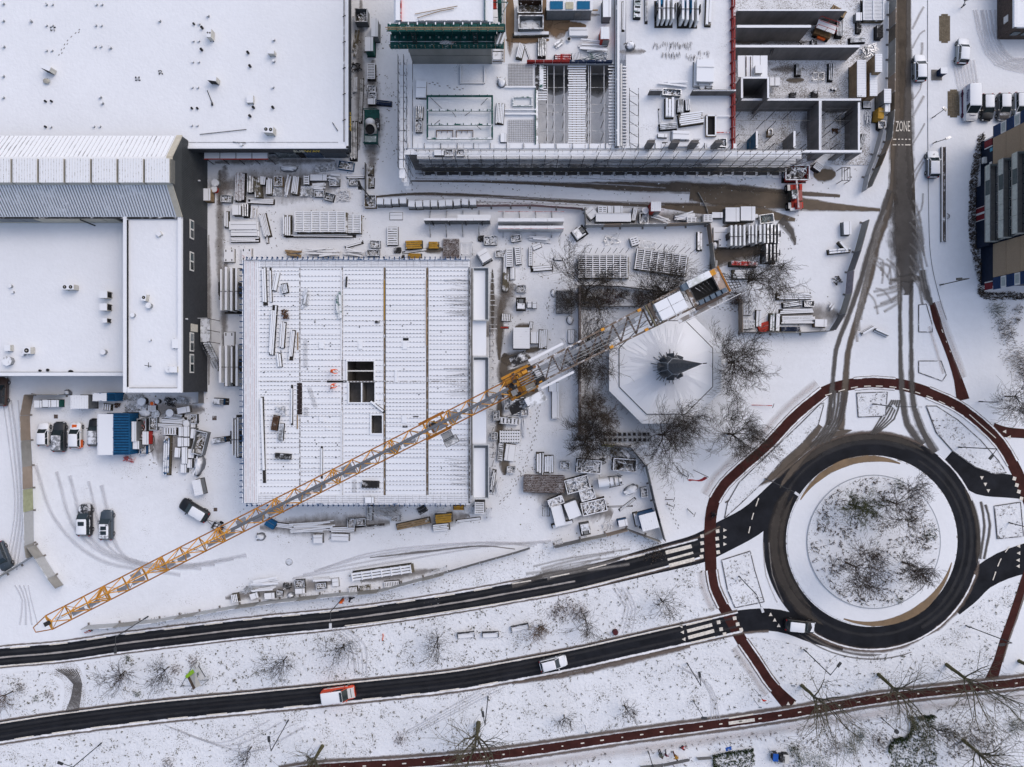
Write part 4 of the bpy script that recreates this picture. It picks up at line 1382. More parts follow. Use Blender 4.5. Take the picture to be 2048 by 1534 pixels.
# ================================================================ THE DECK (floor slab being laid, middle of the site)
ZD=7.0
kd=K(ZD)
dk=thing('deck_building','building shell with snowy plank deck in the middle of the site','building',P(730,765))
dl=dk.location
M_bar=mat('rebar',(.11,.10,.10),rough=.8,var=.4,vs=5,snow=.3,sscale=7)
M_plank=mat('deck_snow',(.45,.45,.46),snow=1.0)
M_gird=mat('lattice_steel',(.20,.195,.20),rough=.8,var=.4,vs=5)
_n=M_gird.node_tree.nodes
_l=M_gird.node_tree.links
_b=_n['Principled BSDF']
_c=_b.inputs['Base Color'].links[0].from_socket
_g=_n.new('ShaderNodeNewGeometry')
_s=_n.new('ShaderNodeSeparateXYZ')
_l.new(_g.outputs['Position'],_s.inputs[0])
_w=_n.new('ShaderNodeMath')
_w.operation='PINGPONG'
_w.inputs[1].default_value=.24
_l.new(_s.outputs['X'],_w.inputs[0])
_t=_n.new('ShaderNodeMath')
_t.operation='GREATER_THAN'
_t.inputs[1].default_value=.12
_l.new(_w.outputs[0],_t.inputs[0])
_m=_n.new('ShaderNodeMix')
_m.data_type='RGBA'
_m.inputs[7].default_value=SNOW+(1,)
_l.new(_t.outputs[0],_m.inputs[0])
_l.new(_c,_m.inputs[6])
_l.new(_m.outputs[2],_b.inputs['Base Color'])
M_joint=mat('deck_joint',(.20,.19,.19),var=.4,vs=4,snow=.45,sscale=2)
M_jointb=mat('deck_joint_timber',(.22,.165,.11),var=.4,vs=2,snow=.35,sscale=1)
def rect(x0,y0,x1,y1,z):
 a,e=P(x0,y0,z),P(x1,y1,z)
 return (a.x+e.x)/2,(a.y+e.y)/2,e.x-a.x,a.y-e.y
def slab(parent,name,m,x0,y0,x1,y1,ztop,th,rz=0):
 cx_,cy_,sx,sy=rect(x0,y0,x1,y1,ztop)
 l=parent.location if parent is not None else Vector()
 return pbox(parent,name,m,Vector((cx_,cy_,ztop-th/2))-l,(sx,sy,th),rz)
cols=[(517,598.5),(601,683),(686,767),(771.5,852),(857,937)]
holes=[(693,721,748,762),(697,765,750,806),(742,829,766,868)]
def cut(x0,x1,ya,yb):
 """the pieces of a strip that no stairwell interrupts"""
 for hx0,hy0,hx1,hy1 in holes:
  if x0<hx1 and x1>hx0 and ya<hy1-.5 and yb>hy0+.5:
   return [(x0,hx0),(hx1,x1)]
 return [(x0,x1)]
for x0,x1 in cols:
 ys_=[535,562,589,616,642,668,694,721,741,762,785,806,829,849,868,893,917,941,966,990]
 for ya,yb in zip(ys_[:-1],ys_[1:]):
  for u,v in cut(x0,x1,ya,yb):
   if v-u>2:
    slab(dk,'floor_plank',M_plank,u,ya+.12,v,yb-.12,ZD+R.uniform(-.01,.012),.22)
 y=539.0+R.uniform(0,3)
 while y<989:
  for u,v in cut(x0,x1,y,y):
   if v-u>8:
    a,e=P(u+1,y,ZD),P(v-1,y,ZD)
    pbox(dk,'lattice_girder',M_gird,Vector(((a.x+e.x)/2,a.y,ZD+.05))-dl,(e.x-a.x,.06,.07))
  y+=R.choice((7.5,8.5,10,11,13))
for i,x in enumerate((599.7,684.5,769.2,854.6)):
 slab(dk,'joint_strip',M_joint if i<2 else M_jointb,x-1.3,535,x+1.3,990,ZD+.03,.25)
 if i>1:
  slab(dk,'joint_rebar',M_darkb,x+.9,536,x+1.6,989,ZD+.06,.05)
for y0,y1,x,m in ((560,640,769,M_yel),(560,690,853.5,M_woodb),(540,720,684,M_wood),(820,990,684.5,M_wood),(665,700,596,M_woodb),(830,858,595,M_woodb)):
 slab(dk,'timber_strip',m,x-1.6,y0,x+.4,y1,ZD+.12,.1)
slab(dk,'joint_strip',M_joint,517,761.8,692,763.6,ZD+.05,.1)
slab(dk,'joint_strip',M_joint,750,761.8,937,763.6,ZD+.05,.1)
slab(dk,'open_joint',M_darkb,654,761,693,765,ZD+.07,.1)
slab(dk,'open_joint',mat('dark_brown_gap',(.03,.022,.022)),594,766,604,829,ZD+.07,.1)
# edge strips of white profiled sheet
for j in range(30):
 x0=517+j*14.1
 slab(dk,'edge_panel',M_pwhite,x0,519.5,x0+13.6,534.5,ZD+.12,.25)
for j in range(4):
 slab(dk,'edge_seam',mat('seam_line',(.30,.31,.34),snow=.4,sscale=2),520,522.5+j*3.2,937,523.1+j*3.2,ZD+.16,.05)
 slab(dk,'edge_seam',mat('seam_line',(.3,.3,.3)),517,993+j*3.6,935,993.7+j*3.6,ZD+.16,.05)
for j in range(30):
 x0=517+j*14
 slab(dk,'edge_panel',M_pwhite,x0,990.5,x0+13.6,1007.5,ZD+.11,.25)
M_redl=mat('red_seam',(.34,.20,.20),snow=.45,sscale=1)
for j in range(7):
 x0=488+j*4.1
 slab(dk,'edge_panel',M_pwhite,x0,521,x0+3.9,1006,ZD+.12,.25)
 slab(dk,'edge_seam',M_redl if j%2 else mat('seam_line',(.3,.3,.3)),x0-.5,523,x0+.1,1004,ZD+.17,.05)
M_tick=mat('tick_blue',(.025,.065,.16),snow=.25)
for j in range(44):
 x0=492+j*10.2
 slab(dk,'guard_post',M_tick,x0,513,x0+1.3,519,ZD+.5,.5)
 slab(dk,'guard_post',M_tick,x0,1007,x0+1.3,1013,ZD+.3,.5)
slab(dk,'guard_board',M_blues,490,517.2,940,519.2,ZD+.4,.5)
slab(dk,'guard_board',M_blues,490,1007,940,1009,ZD+.3,.5)
slab(dk,'guard_board',M_blues,484.4,520,486.2,1006,ZD+.4,.5)
for j in range(42):
 y0=528+j*11.4
 slab(dk,'guard_post',M_tick,478.5,y0,485,y0+1.3,ZD+.5,.5)
# right edge: precast balcony trays and plain slabs
M_tray=mat('precast_white',(.42,.44,.46),snow=.9)
M_trayb=mat('precast_rim',(.52,.54,.56))
for y0,y1 in ((534,641),(713,816),(889,998)):
 tr=slab(dk,'balcony_tray',M_tray,946,y0,977.5,y1,ZD+.35,.4)
 for q in ((945.5,y0,947.3,y1),(976.2,y0,978,y1),(945.5,y0,978,y0+1.8),(945.5,y1-1.8,978,y1)):
  slab(dk,'tray_rim',M_trayb,*q,ZD+1.05,.8)
 for q in ((948,y0+1.8,976,y0+7),(970.5,y0+6,976.2,y1-2)):
  slab(dk,'tray_gutter',mat('tray_grey',(.20,.215,.23)),*q,ZD+.40,.06)
for y0,y1 in ((642.5,711.5),(817.5,887)):
 slab(dk,'balcony_slab',M_tray,945,y0,972.5,y1,ZD+.2,.4)
slab(dk,'edge_rail',M_joint,938,535,939.3,1004,ZD+.4,.4)
slab(dk,'edge_rail',M_metal,941,535,942,1004,ZD+.6,.4)
for j in range(40):
 y0=545+j*11.3+R.uniform(-4,4)
 slab(dk,'scaffold_tube',M_metal,978,y0,978+R.uniform(8,16),y0+1.3,3.2,.1)
for j in range(26):
 y0=540+j*17.8
 a,e=P(979,y0,ZD),P(979,y0,0)
 pcyl(dk,'scaffold_pole',M_dark,Vector((a.x+.4,a.y,ZD+.9))-dl,Vector((a.x+.4,a.y,0))-dl,.04,6)
slab(dk,'guard_board',M_navy,979,650,980.2,715,ZD-.2,.4)
slab(dk,'guard_board',M_navy,979,935,980.5,985,ZD-.2,.4)
# the shell below
cx_,cy_,sx,sy=rect(490,521,940,1006,ZD)
pbox(dk,'ground_slab',M_concb,Vector((cx_,cy_,.1))-dl,(sx,sy,.2))
hx=holes[0]
for q in ((690,718,693,810),(750,718,753,810),(690,716,753,719)):
 slab(dk,'core_wall',M_concb,*q,ZD-.25,6.4)
slab(dk,'core_wall',M_concb,693,761.5,750,765.2,ZD-.02,6.9)
slab(dk,'core_wall',M_concb,690,806.3,753,809,ZD-.25,6.4)
slab(dk,'landing',mat('shaft_floor',(.20,.20,.21)),693,765,753,807,ZD-2.9,.2)
slab(dk,'core_wall',M_conc,722,765.3,724.6,806,ZD+.1,6.8)
slab(dk,'opening_beam',M_whitep,692.5,740.5,748.5,743,ZD+.14,.2)
for q in ((692,720,749.5,722.6),(692,721,694.4,761),(747.5,721,749.8,761),(695.5,765.5,698,806),(749,765.5,751.4,806),(696,804.5,751,807.3),(739.8,828,742.8,869),(764,828,766.4,869),(740,827,766,830.8),(740,866.5,766,869.6)):
 slab(dk,'opening_edge',M_pwhite,*q,ZD+.16,.3)
slab(dk,'landing',mat('shaft_floor',(.2,.2,.21)),741,829,769,869,ZD-2.4,.2)
slab(dk,'core_wall',M_concb,739,829,741.4,869,ZD-.24,6)
slab(dk,'core_wall',M_concb,766.6,829,769,869,ZD-.24,6)
for i in range(6):
 for j in range(5):
  x,y=500+i*86,535+j*112
  a=P(min(x,934),y,0)
  pbox(dk,'column',M_concb,Vector((P(min(x,934),y,ZD).x,P(x,y,ZD).y,3.45))-dl,(.45,.45,6.5))
for q in ((490,1003,940,1006),(490,521,940,524),(490,521,493,1006),(937,521,940,1006)):
 slab(dk,'edge_beam',M_concb,*q,ZD-.25,.7)
for x,y in ((569,591),(587,611),(636,589),(529,628),(649,638),(630,642),(630,645),(649,652),(695,612),(743,621),(695,627),(719,654),(734,642),(781,612),(825,590),(781,641),(822,646),(805,652),(868,612),(887,593),(926,630),(882,664),(892,704),(926,748),(874,751),(617,683),(661,686),(661,692),(705,682),(808,738),(528,745),(580,749),(562,702),(615,738),(636,788),(638,737.5),(532,784),(626,835),(616,842),(660,834),(648,875),(633,888),(672,886),(672,900),(672,915),(571,863),(550,896),(567,933),(630,880),(632,915),(675,890),(903,899),(925,899),(883,936),(628,936),(838,789),(876,777),(926,781)):
 if (690<x<752 and 718<y<808):
  continue
 a=P(x,y,ZD)
 pcyl(dk,'cast_in_socket',M_darkb,a-dl,a-dl+Vector((0,0,.07)),.085,8)
for x0,y0,x1,y1 in ((806,676,817,681),(826,832,837,834),(805,851,815,855)):
 slab(dk,'slab_gap',M_darkb,x0,y0,x1,y1,ZD+.05,.06)
for x,y,w_,h_ in ((643,690,10,14),(721,690,9,16),(810,690,10,16),(643,838,10,10),(657,858,12,5),(809,838,10,15),(792,752,5,24)):
 slab(dk,'cover_plate',M_pwhite,x-w_/2,y-h_/2,x+w_/2,y+h_/2,ZD+.12,.06)
# starter bars along the right column of planks
b=MB()
for yy in (560,575,590,601,605,618,624,735,745,770,782,875,885,920,935,950,965):
 for k in range(4):
  a,e=P(937,yy+k*2.4,ZD+.15),P(937-R.uniform(24,50),yy+k*2.4+R.uniform(-6,6),ZD+.15)
  b.tube(a,e,.012,.012,4)
tag(b.build('starter_bars',M_bar,dk,True),kind='stuff')
b=MB()
for x0,y0,n,s in ((606,680,22,2.6),(614,776,16,2.5),(607,815,8,2.4),(704,960,12,2.2)):
 for k in range(n):
  a=P(x0+(k*.8 if y0==776 else 0),y0+k*s,ZD+.15)
  b.tube(a,a+Vector((.65,0,0)),.016,.016,4)
tag(b.build('stirrups',M_bar,dk,True),kind='stuff')
# ================================================================ APARTMENT FRAME under construction (top middle)
ZS=8.0
fr=thing('frame_building','unfinished concrete building with snowy slabs behind a long scaffold','building',P(1130,200))
frl=fr.location
M_slabs=snow_ground('slab_snow',specks=.35,tone=.08,sp_scale=5,speck_col=(.2,.19,.18))
M_slabw=snow_ground('wet_slab_snow',specks=.4,dirt=.42,tone=.1)
def fslab(name,m,x0,y0,x1,y1,zt,th):
 return slab(fr,name,m,x0,y0,x1,y1,zt,th)
fslab('floor_slab',M_slabs,815,128.4,1073.6,300,ZS,.3)
fslab('floor_slab',M_slabw,1004,-60,1230,128,ZS,.3)
fslab('floor_slab',M_slabs,1252,-60,1463,292,ZS,.3)
fslab('floor_slab',M_concd,1074,296,1252,300,ZS,.3)
fslab('pit_floor',M_slabw,1074,120,1252,300,4.0,.3)
fslab('pit_wall',M_concb,1074,124,1230,129,ZS-.31,3.8)
# facade wall at the south side, floor by floor with openings
yF=yat(317,ZS)
for lv,z in enumerate((0,2.7,5.3)):
 cxa,cxb=P(815,0,ZS).x,P(1463,0,ZS).x
 n=12
 for i in range(n):
  xa=cxa+(cxb-cxa)*i/n
  wd=(cxb-cxa)/n
  pbox(fr,'facade_panel',M_concb,Vector((xa+wd*.5,yF+.9,z+.55))-frl,(wd-.04,.25,1.05))
  pbox(fr,'facade_pier',M_concb,Vector((xa+wd*.12,yF+.9,z+1.75))-frl,(wd*.24,.24,1.5))
fslab('facade_beam',M_concb,815,300,1463,303,ZS-.31,.5)
# left edge planks and right slab details
for y0 in range(130,290,22):
 fslab('edge_board',M_greyt,800,y0,812,y0+20,ZS+.1,.12)
for x in (799,813.5,824.5):
 fslab('edge_rail',M_dark if x>820 else M_metal,x,118,x+1.1,296,ZS+.5,.12)
# band of white boards along the south edge
for i in range(44):
 x0=806+i*15.2
 fslab('edge_board',M_pwhite,x0,299.5,x0+14.6,309,ZS+.05,.12)
 if i%2==0:
  fslab('edge_board',M_pwhite,x0,287,x0+29,296.5,ZS+.12,.12)
for i in range(20):
 fslab('edge_rail',M_dark,815+i*33,286,816+i*33,297,ZS+.3,.1)
# tower with green climbing platforms
ZT=19.3
ta,tb=P(826,128,ZS),P(984,128,ZS)
pbox(fr,'tower_wall',mat('tower_concrete',(.22,.215,.20),rough=.8,var=.22,vs=.35,streak=(1,1,.3)),Vector(((ta.x+tb.x)/2,ta.y+8,(ZS+ZT)/2-.1))-frl,(tb.x-ta.x,16,ZT-ZS-.2))
for z in (10.6,13.2):
 pbox(fr,'casting_joint',mat('joint_dark',(.11,.11,.10)),Vector(((ta.x+tb.x)/2,ta.y-.01,z))-frl,(tb.x-ta.x,.03,.06))
fslab('tower_roof',M_roofsnow,788,-80,986,43,ZT+.1,.3)
for x in (801,969):
 fslab('tower_upstand',M_green if x>900 else M_redp,x,-70,x+1.6,40,ZT+.5,.4)
for x in (791,):
 fslab('tower_upstand',M_pwhite,x,-70,x+9,40,ZT+.5,.3)
fslab('tower_seam',mat('seam_line',(.3,.3,.3)),836,40,975,42,ZT+.25,.12)
for q,z in (((880,22,908,17),.1),((834,36,880,22),.1),((830,28,915,12),.1)):
 a,e=P(q[0],q[1],ZT+.3),P(q[2],q[3],ZT+.3)
 pcyl(fr,'roof_rod',M_woodb,a-frl,e-frl,.05,6)
cp=thing('climbing_platform','long green climbing formwork platform hung on the concrete tower','platform',P(895,70,15))
cl_=cp.location
yT=ta.y
for j in range(13):
 x0=781+j*17.5
 a,e=P(x0,90,16.5),P(x0+17,90,16.5)
 mx=(a.x+e.x)/2
 sx_=e.x-a.x-.03
 for nm,m,x_,y_,z_,sz in (('deck_panel',M_green,mx,-.95,16.5,(sx_,1.85,.12)),('deck_panel',M_green,mx+.1,-.55,19.3,(sx_,.95,.12)),('shutter_panel',mat('dark_green',(.008,.05,.048),var=.3),mx+.2,-.12,17.9,(sx_,.12,2.6)),('anchor_plate',mat('anchor_plate',(.36,.40,.38)),a.x+.6,-.45,16.6,(.2,.2,.1)),('anchor_plate',mat('anchor_plate',(.4,.4,.4)),a.x+.6,-1.6,16.6,(.2,.2,.1)),('bracket',mat('bracket_snow',(.3,.32,.33),snow=.9),a.x+.5,-.2,19.6,(.14,.3,.12)),('deck_seam',M_darkb,a.x,-.95,16.58,(.06,1.8,.03))):
  pbox(cp,nm,m,Vector((x_,yT+y_,z_))-cl_,sz)
 pcyl(cp,'rail_post',M_woodb,Vector((a.x,yT-1.8,16.5))-cl_,Vector((a.x,yT-1.85,17.6))-cl_,.04,6)
 pcyl(cp,'rail_post',M_woodb,Vector((a.x+.3,yT-1.0,19.3))-cl_,Vector((a.x+.3,yT-1.05,20.4))-cl_,.04,6)
xa,xb=P(781,90,16.5).x,P(1008,90,16.5).x
for z,yy,m in ((17.1,1.85,M_green),(17.6,1.88,M_green),(19.9,1.05,M_woodb),(20.4,1.08,M_woodb),(16.62,1.85,M_green),(16.6,1.0,M_metal),(19.4,1.05,M_green)):
 pbox(cp,'guard_rail',m,Vector(((xa+xb)/2,yT-yy,z))-cl_,(xb-xa,.07,.08))
t=thing('tool_pallet','white slotted load standing on the right end of the green platform','pallet',P(999,82,17))
for k in range(4):
 pbox(t,'board',M_pwhite if k%2 else M_metalb,(-.3+k*.25,k*.05,.3),(.2,1.5,.5),-.35)
for x in (832,952):
 for s in (-.25,.25):
  a=P(x,60,16)
  pcyl(cp,'ladder_rail',M_dark,Vector((a.x+s,yT-.9,19.3))-cl_,Vector((a.x+s,yT-1.3,16.6))-cl_,.04,6)
 for k in range(7):
  pbox(cp,'ladder_rung',M_dark,Vector((a.x,yT-1.3+k*.06,16.7+k*.4))-cl_,(.5,.05,.05))
b=MB()
for _ in range(60):
 a=P(R.uniform(884,912),R.uniform(83,89),16.6)
 b.beam(a,a+Vector((R.uniform(-.6,.6),R.uniform(-.2,.2),.08)),.05)
tag(b.build('offcuts',mat('offcuts',(.25,.17,.15),snow=.5),cp,True),kind='stuff')
# hoist mast with green arms right of the tower
hm=thing('hoist_mast','green hoist mast with brackets between the tower and the yard','mast',P(1000,30,12))
pbox(hm,'mast',M_green,(0,0,2.5),(.5,2.2,5))
for y_ in (-.9,.9):
 pcyl(hm,'arm',M_green,(-1.4,y_,4.9),(1.1,y_,4.9),.07,6)
 pcyl(hm,'brace',M_greens,(1.1,y_,4.9),(.1,y_-1.8,4.2),.06,6)
 pbox(hm,'red_panel',M_redb,(-.6,y_,4.4),(.5,1.2,.3))
# floor of planks round the hoist
for i in range(7):
 fslab('walk_board',M_greyt,986+(i%2),2+i*17,1004,17+i*17,ZS+2.2,.12)
for i in range(5):
 fslab('walk_rail',M_rust,985,96+i*6.5,1007,97.2+i*6.5,ZS+1.8,.1)
for x in (1005.5,1008):
 fslab('mast_rail',M_woodb if x>1006 else M_dark,x,-20,x+1.2,124,ZS+2.5,.15)
# core beam, plank ladders both sides of it
fslab('core_wall',M_conc,1230.5,-60,1239,292,ZS+.9,1.3)
fslab('core_rail',mat('blue_grey_beam',(.13,.16,.20),snow=.3),1232,-60,1234.5,292,ZS+1.05,.3)
fslab('core_beam',M_whitep,1241,127,1244.5,292,ZS+.9,.3)
for k in range(26):
 y=131+k*6.2
 fslab('cross_plank',M_wood,1217+R.uniform(-1,1),y,1229.6,y+2.4,ZS+.25,.1)
 fslab('cross_plank',M_wood,1245,y+1,1253+R.uniform(-1,1),y+3.4,ZS+.25,.1)
for k in range(34):
 y=131+k*4.75
 fslab('walk_plank',M_wood,1136+R.uniform(-1.5,1.5),y,1171.5+R.uniform(-1.5,1.5),y+2.9,ZS-.2,.1)
for x in (1144,1152,1163):
 fslab('walk_bearer',M_woodb,x,130,x+1.6,291,ZS-.31,.14)
for k in range(14):
 y=133+k*5
 fslab('edge_plank',M_wood,1075,y,1092 if k<9 else 1094,y+2.4,ZS-.2,.1)
fslab('edge_plate',M_greens,1079,129,1087,178,ZS+.2,.15)
fslab('edge_beam',M_dark,1070,128,1077,180,ZS+.1,.2)
fslab('edge_beam',M_metal,1072,180,1076,292,ZS+.1,.2)
for x0,y0,x1 in ((1052,119,1228),):
 fslab('guard_board',M_conc,x0+14,124.5,x1,128,ZS+.25,.2)
 for i in range(10):
  fslab('guard_panel',mat('deep_red_panel',(.2,.02,.02)) if i<5 else M_navy,x0+2+i*17.2,119.5,x0+18.4+i*17.2,123.2,ZS+.9,.8)
# props in the pit
for x in (1095,1108,1128,1177,1181,1208):
 for y in (135,160,186,212,238,264,288):
  a=P(x,y,ZS-.5)
  pcyl(fr,'prop',M_greyt,Vector((a.x,a.y,4))-frl,Vector((a.x,a.y,ZS-.5))-frl,.05,6)
 a,e=P(x,132,ZS-.4),P(x,290,ZS-.4)
 pcyl(fr,'prop_beam',M_greyt,a-frl,e-frl,.06,6)
for y in (148,175,209,225,262):
 for x0,x1 in ((1080,1132),(1176,1212)):
  a,e=P(x0,y,6.2),P(x1,y,6.2)
  pcyl(fr,'prop_tie',M_metal,a-frl,e-frl,.04,6)
for x,yA_,yB_ in ((1259,176,292),(1277,176,288)):
 a,e=P(x,yA_,ZS+1.2),P(x,yB_,ZS+1.2)
 pcyl(fr,'guard_pole',M_dark,a-frl,e-frl,.05,6)
for k in range(6):
 a,e=P(1259,180+k*21,ZS+1.2),P(1275,190+k*21,ZS+.6)
 pcyl(fr,'guard_brace',M_dark,a-frl,e-frl,.045,6)
 a,e=P(1259,192+k*19,ZS+1.1),P(1277,192+k*19,ZS+1.1)
 pcyl(fr,'guard_rail',M_wood,a-frl,e-frl,.04,6)
# green table forms on the left slab
tf=thing('table_form','large green table form frame on the left slab','formwork',P(918,232,ZS))
for q in ((853,190,985,193),(854,219,985,221.5),(854,247.5,985,250),(854,275,985,278),(853,190,856,278),(982.5,190,986,278)):
 slab(tf,'frame_beam',M_greens if q[1]>190 and q[3]-q[1]<5 else M_green,*q,ZS+.9,.25)
for i in range(8):
 for y in (189,218,246):
  slab(tf,'frame_lug',M_green,862+i*16,y,863.6+i*16,y+4,ZS+1.0,.2)
for q in ((860,194,884,217),(975,196,962,210),(905,224,912,234),(940,224,930,231),(864,252,880,240),(954,252,962,259)):
 a,e=P(q[0],q[1],ZS+.5),P(q[2],q[3],ZS+.1)
 pcyl(tf,'frame_strut',M_dark,a-tf.location,e-tf.location,.035,6)
for i,(x0,y0) in enumerate(((872,260),(912,260))):
 t=thing('steel_frame','small %s steel frame lying inside the lower bay of the green form'%('left' if i==0 else 'right'),'frame',P(x0+16,y0+8,ZS))
 for q in ((x0,y0,x0+33,y0+1.4),(x0,y0,x0+1.4,y0+17),(x0+33,y0,x0+34.4,y0+18),(x0+11,y0,x0+12,y0+6),(x0+22,y0,x0+23,y0+6)):
  slab(t,'bar',M_rust,*q,ZS+.3,.12)
# grid mats and green frames on the mid slab
for x0,y0,x1,y1,nx,ny in ((1017,128,1066,172,16,14),(1016,240,1070,284,15,12)):
 b=MB()
 for i in range(nx+1):
  x=x0+(x1-x0)*i/nx
  b.beam(P(x,y0,ZS+.1),P(x,y1,ZS+.1),.03)
 for j in range(ny+1):
  y=y0+(y1-y0)*j/ny
  b.beam(P(x0,y,ZS+.12),P(x1,y,ZS+.12),.03)
 tag(b.build('rebar_grid',M_bar,fr,True),kind='stuff')
for q in ((1025,193,1065,195),(1025,193,1027,212),(1063,193,1065,210),(1026,210,1066,212),(1010,172,1072,175),(1010,218,1072,220),(1010,226,1072,229)):
 fslab('green_bar' if q[1]>190 and q[1]<213 else 'edge_bar',M_greens if 190<q[1]<213 else M_pwhite,*q,ZS+.35,.2)
fslab('green_bar',M_green,1070,178,1072,288,ZS+.3,.25)
# low walls, hatch and columns on the right slab
for x0,y0,x1,y1,zt,nm in ((1300,179,1325,181.5,ZS+1.6,'short_wall'),(1386,179,1472,182,ZS+1.6,'long_wall')):
 fslab(nm,M_concd,x0,y0,x1,y1,zt,1.6)
 b=MB()
 for i in range(int((x1-x0)/2.4)):
  a=P(x0+i*2.4,y0,zt)
  b.box(a.x,a.y-.1,zt+.15,.05,.05,.3)
 tag(b.build('starter_bars',M_bar,fr,True),kind='stuff')
fslab('stairwell',M_darkb,1415,232,1430,270,ZS+.02,.02)
for q in ((1412.5,229,1433,232),(1412.5,269.5,1433,272),(1412.5,229,1415.4,272),(1430,229,1433,272)):
 fslab('well_board',M_wood,*q,ZS+.5,.5)
fslab('well_board',M_pwhite,1433,231,1460,233,ZS+.3,.1)
fslab('well_board',M_redp,1433,264,1461,265.4,ZS+.3,.1)
for x in (1297,1345,1383,1430):
 a=P(x,297,ZS+.6)
 c_=pbox(fr,'column',M_concb,Vector((a.x,a.y+.3,ZS+1.3))-frl,(1.0,.4,2.6))
 b=MB()
 for i in range(9):
  q=Vector((a.x-.45+i*.11,a.y+.3,ZS+2.6))
  b.tube(q,q+Vector((0,0,1.1)),.02,.02,4)
 tag(b.build('starter_bars',M_bar,fr,True),kind='stuff')
b=MB()
for x0,y0,x1,y1,n in ((1300,82,1384,94,60),(1322,103,1360,112,30),(1372,106,1394,114,16),(1395,100,1420,106,14)):
 for i in range(n):
  x=R.uniform(x0,x1)
  y=R.uniform(y0,y1)
  b.tube(P(x,y,ZS+.15),P(x+R.uniform(-1.5,1.5),y+R.uniform(5,10),ZS+.1),.02,.02,4)
tag(b.build('rebar_scatter',M_bar,fr,True),kind='stuff')
# ---- ground floor rooms east of the slabs
ZR=4.3
rm=thing('room_walls','roofless concrete ground floor rooms right of the red edged slab','building',P(1600,180))
rl=rm.location
def rslab(name,m,x0,y0,x1,y1,zt,th):
 return slab(rm,name,m,x0,y0,x1,y1,zt,th)
rslab('room_floor',M_dirty,1470,-60,1740,330,.1,.1)
M_wtop=mat('wall_top',(.30,.30,.31),snow=.9)
def rwall(x0,y0,x1,y1,zt=ZR,nm='room_wall',d=0.0,m=None):
 rslab(nm,m or M_concb,x0,y0,x1,y1,zt-.02,zt-.1)
 rslab('wall_top',M_wtop,x0-.1,y0-.1,x1+.1,y1+.1,zt+.04,.07)
rwall(1475,18.5,1692,21.5)
rwall(1474,50,1622,55)
rwall(1471,90,1720,94.5)
rwall(1469,196.5,1722,201)
rwall(1638,201.5,1643.5,303)
rwall(1716,205,1720,302)
rwall(1512,262,1515.5,296,m=mat('blue_formwork_wall',(.02,.09,.17),var=.2))
rwall(1587,262,1591,296)
rwall(1470,300,1724,306,ZR+.3,'front_beam') if False else None
rslab('front_beam',M_wtop,1470,300,1724,305,ZR+.4,.6)
for x in (1512,1560,1600,1640,1680,1712):
 rslab('front_pier',M_concb,x,301,x+14,304,ZR-.22,ZR-.3)
# lift shaft and precast slabs
for q in ((1482,155,1486,196),(1482,153.5,1538,157),(1534.5,157,1538.5,196)):
 rslab('shaft_wall',M_concb,*q,6.4,6.3)
 rslab('wall_top',M_wtop,*q,6.5,.1)
for i in range(4):
 rslab('precast_floor',M_pwhite,1476+i*15,111,1490+i*15,154,ZR+.1,.25)
for x in (1492,1501):
 rslab('precast_rib',M_rust,x,113,x+1.2,152,ZR+.2,.15)
for q in ((1511,130,1525,146),(1540,154.5,1549,171),(1550.5,154.5,1560,171)):
 rslab('precast_block',M_pwhite,*q,ZR+.9 if q[0]<1530 else 1.6,.7)
b=MB()
for x,y0,y1 in ((1540,197,206),(1600,197,206),(1644,204,300)):
 pass
for i in range(100):
 a=P(1472+i*2.5,198,ZR)
 b.tube(a,a+Vector((.0,.35,.55)),.018,.018,4)
for i in range(42):
 a=P(1642,206+i*2.3,ZR)
 b.tube(a,a+Vector((.3,.1,.75)),.02,.02,4)
tag(b.build('starter_bars',M_bar,rm,True),kind='stuff')
# props standing in the rooms, ladder, ties
for x,y in ((1482,222),(1518,221),(1550,222),(1584,221),(1478,268),(1518,268),(1548,268),(1552,242),(1600,264),(1655,222),(1672,240),(1690,222),(1660,262),(1682,262),(1700,242),(1655,285),(1676,288),(1480,286),(1550,286),(1706,222),(1612,288),(1530,240)):
 a=P(x,y,3.7)
 pcyl(rm,'prop',M_dark,Vector((a.x,a.y,.1))-rl,Vector((a.x,a.y,3.7))-rl,.055,6)
for y in (217,241,270,284):
 for x0,x1 in ((1473,1636),(1646,1714)):
  a,e=P(x0,y,2.2),P(x1,y,2.2)
  pcyl(rm,'prop_tie',M_metalb,a-rl,e-rl,.025,6)
for x in (1500,1530,1575,1620,1660,1680,1700):
 a,e=P(x,206,2.1),P(x,297,2.1)
 pcyl(rm,'prop_tie',M_metalb,a-rl,e-rl,.025,6)
for s in (0,1):
 a,e=P(1536+s*4,118,.2),P(1544+s*4,97,ZR)
 pcyl(rm,'ladder_rail',M_dark,a-rl,e-rl,.04,6)
for k in range(6):
 a=P(1538+k*1.4,116-k*3.5,.6+k*.65)
 pbox(rm,'ladder_rung',M_dark,a-rl,(.45,.06,.06))
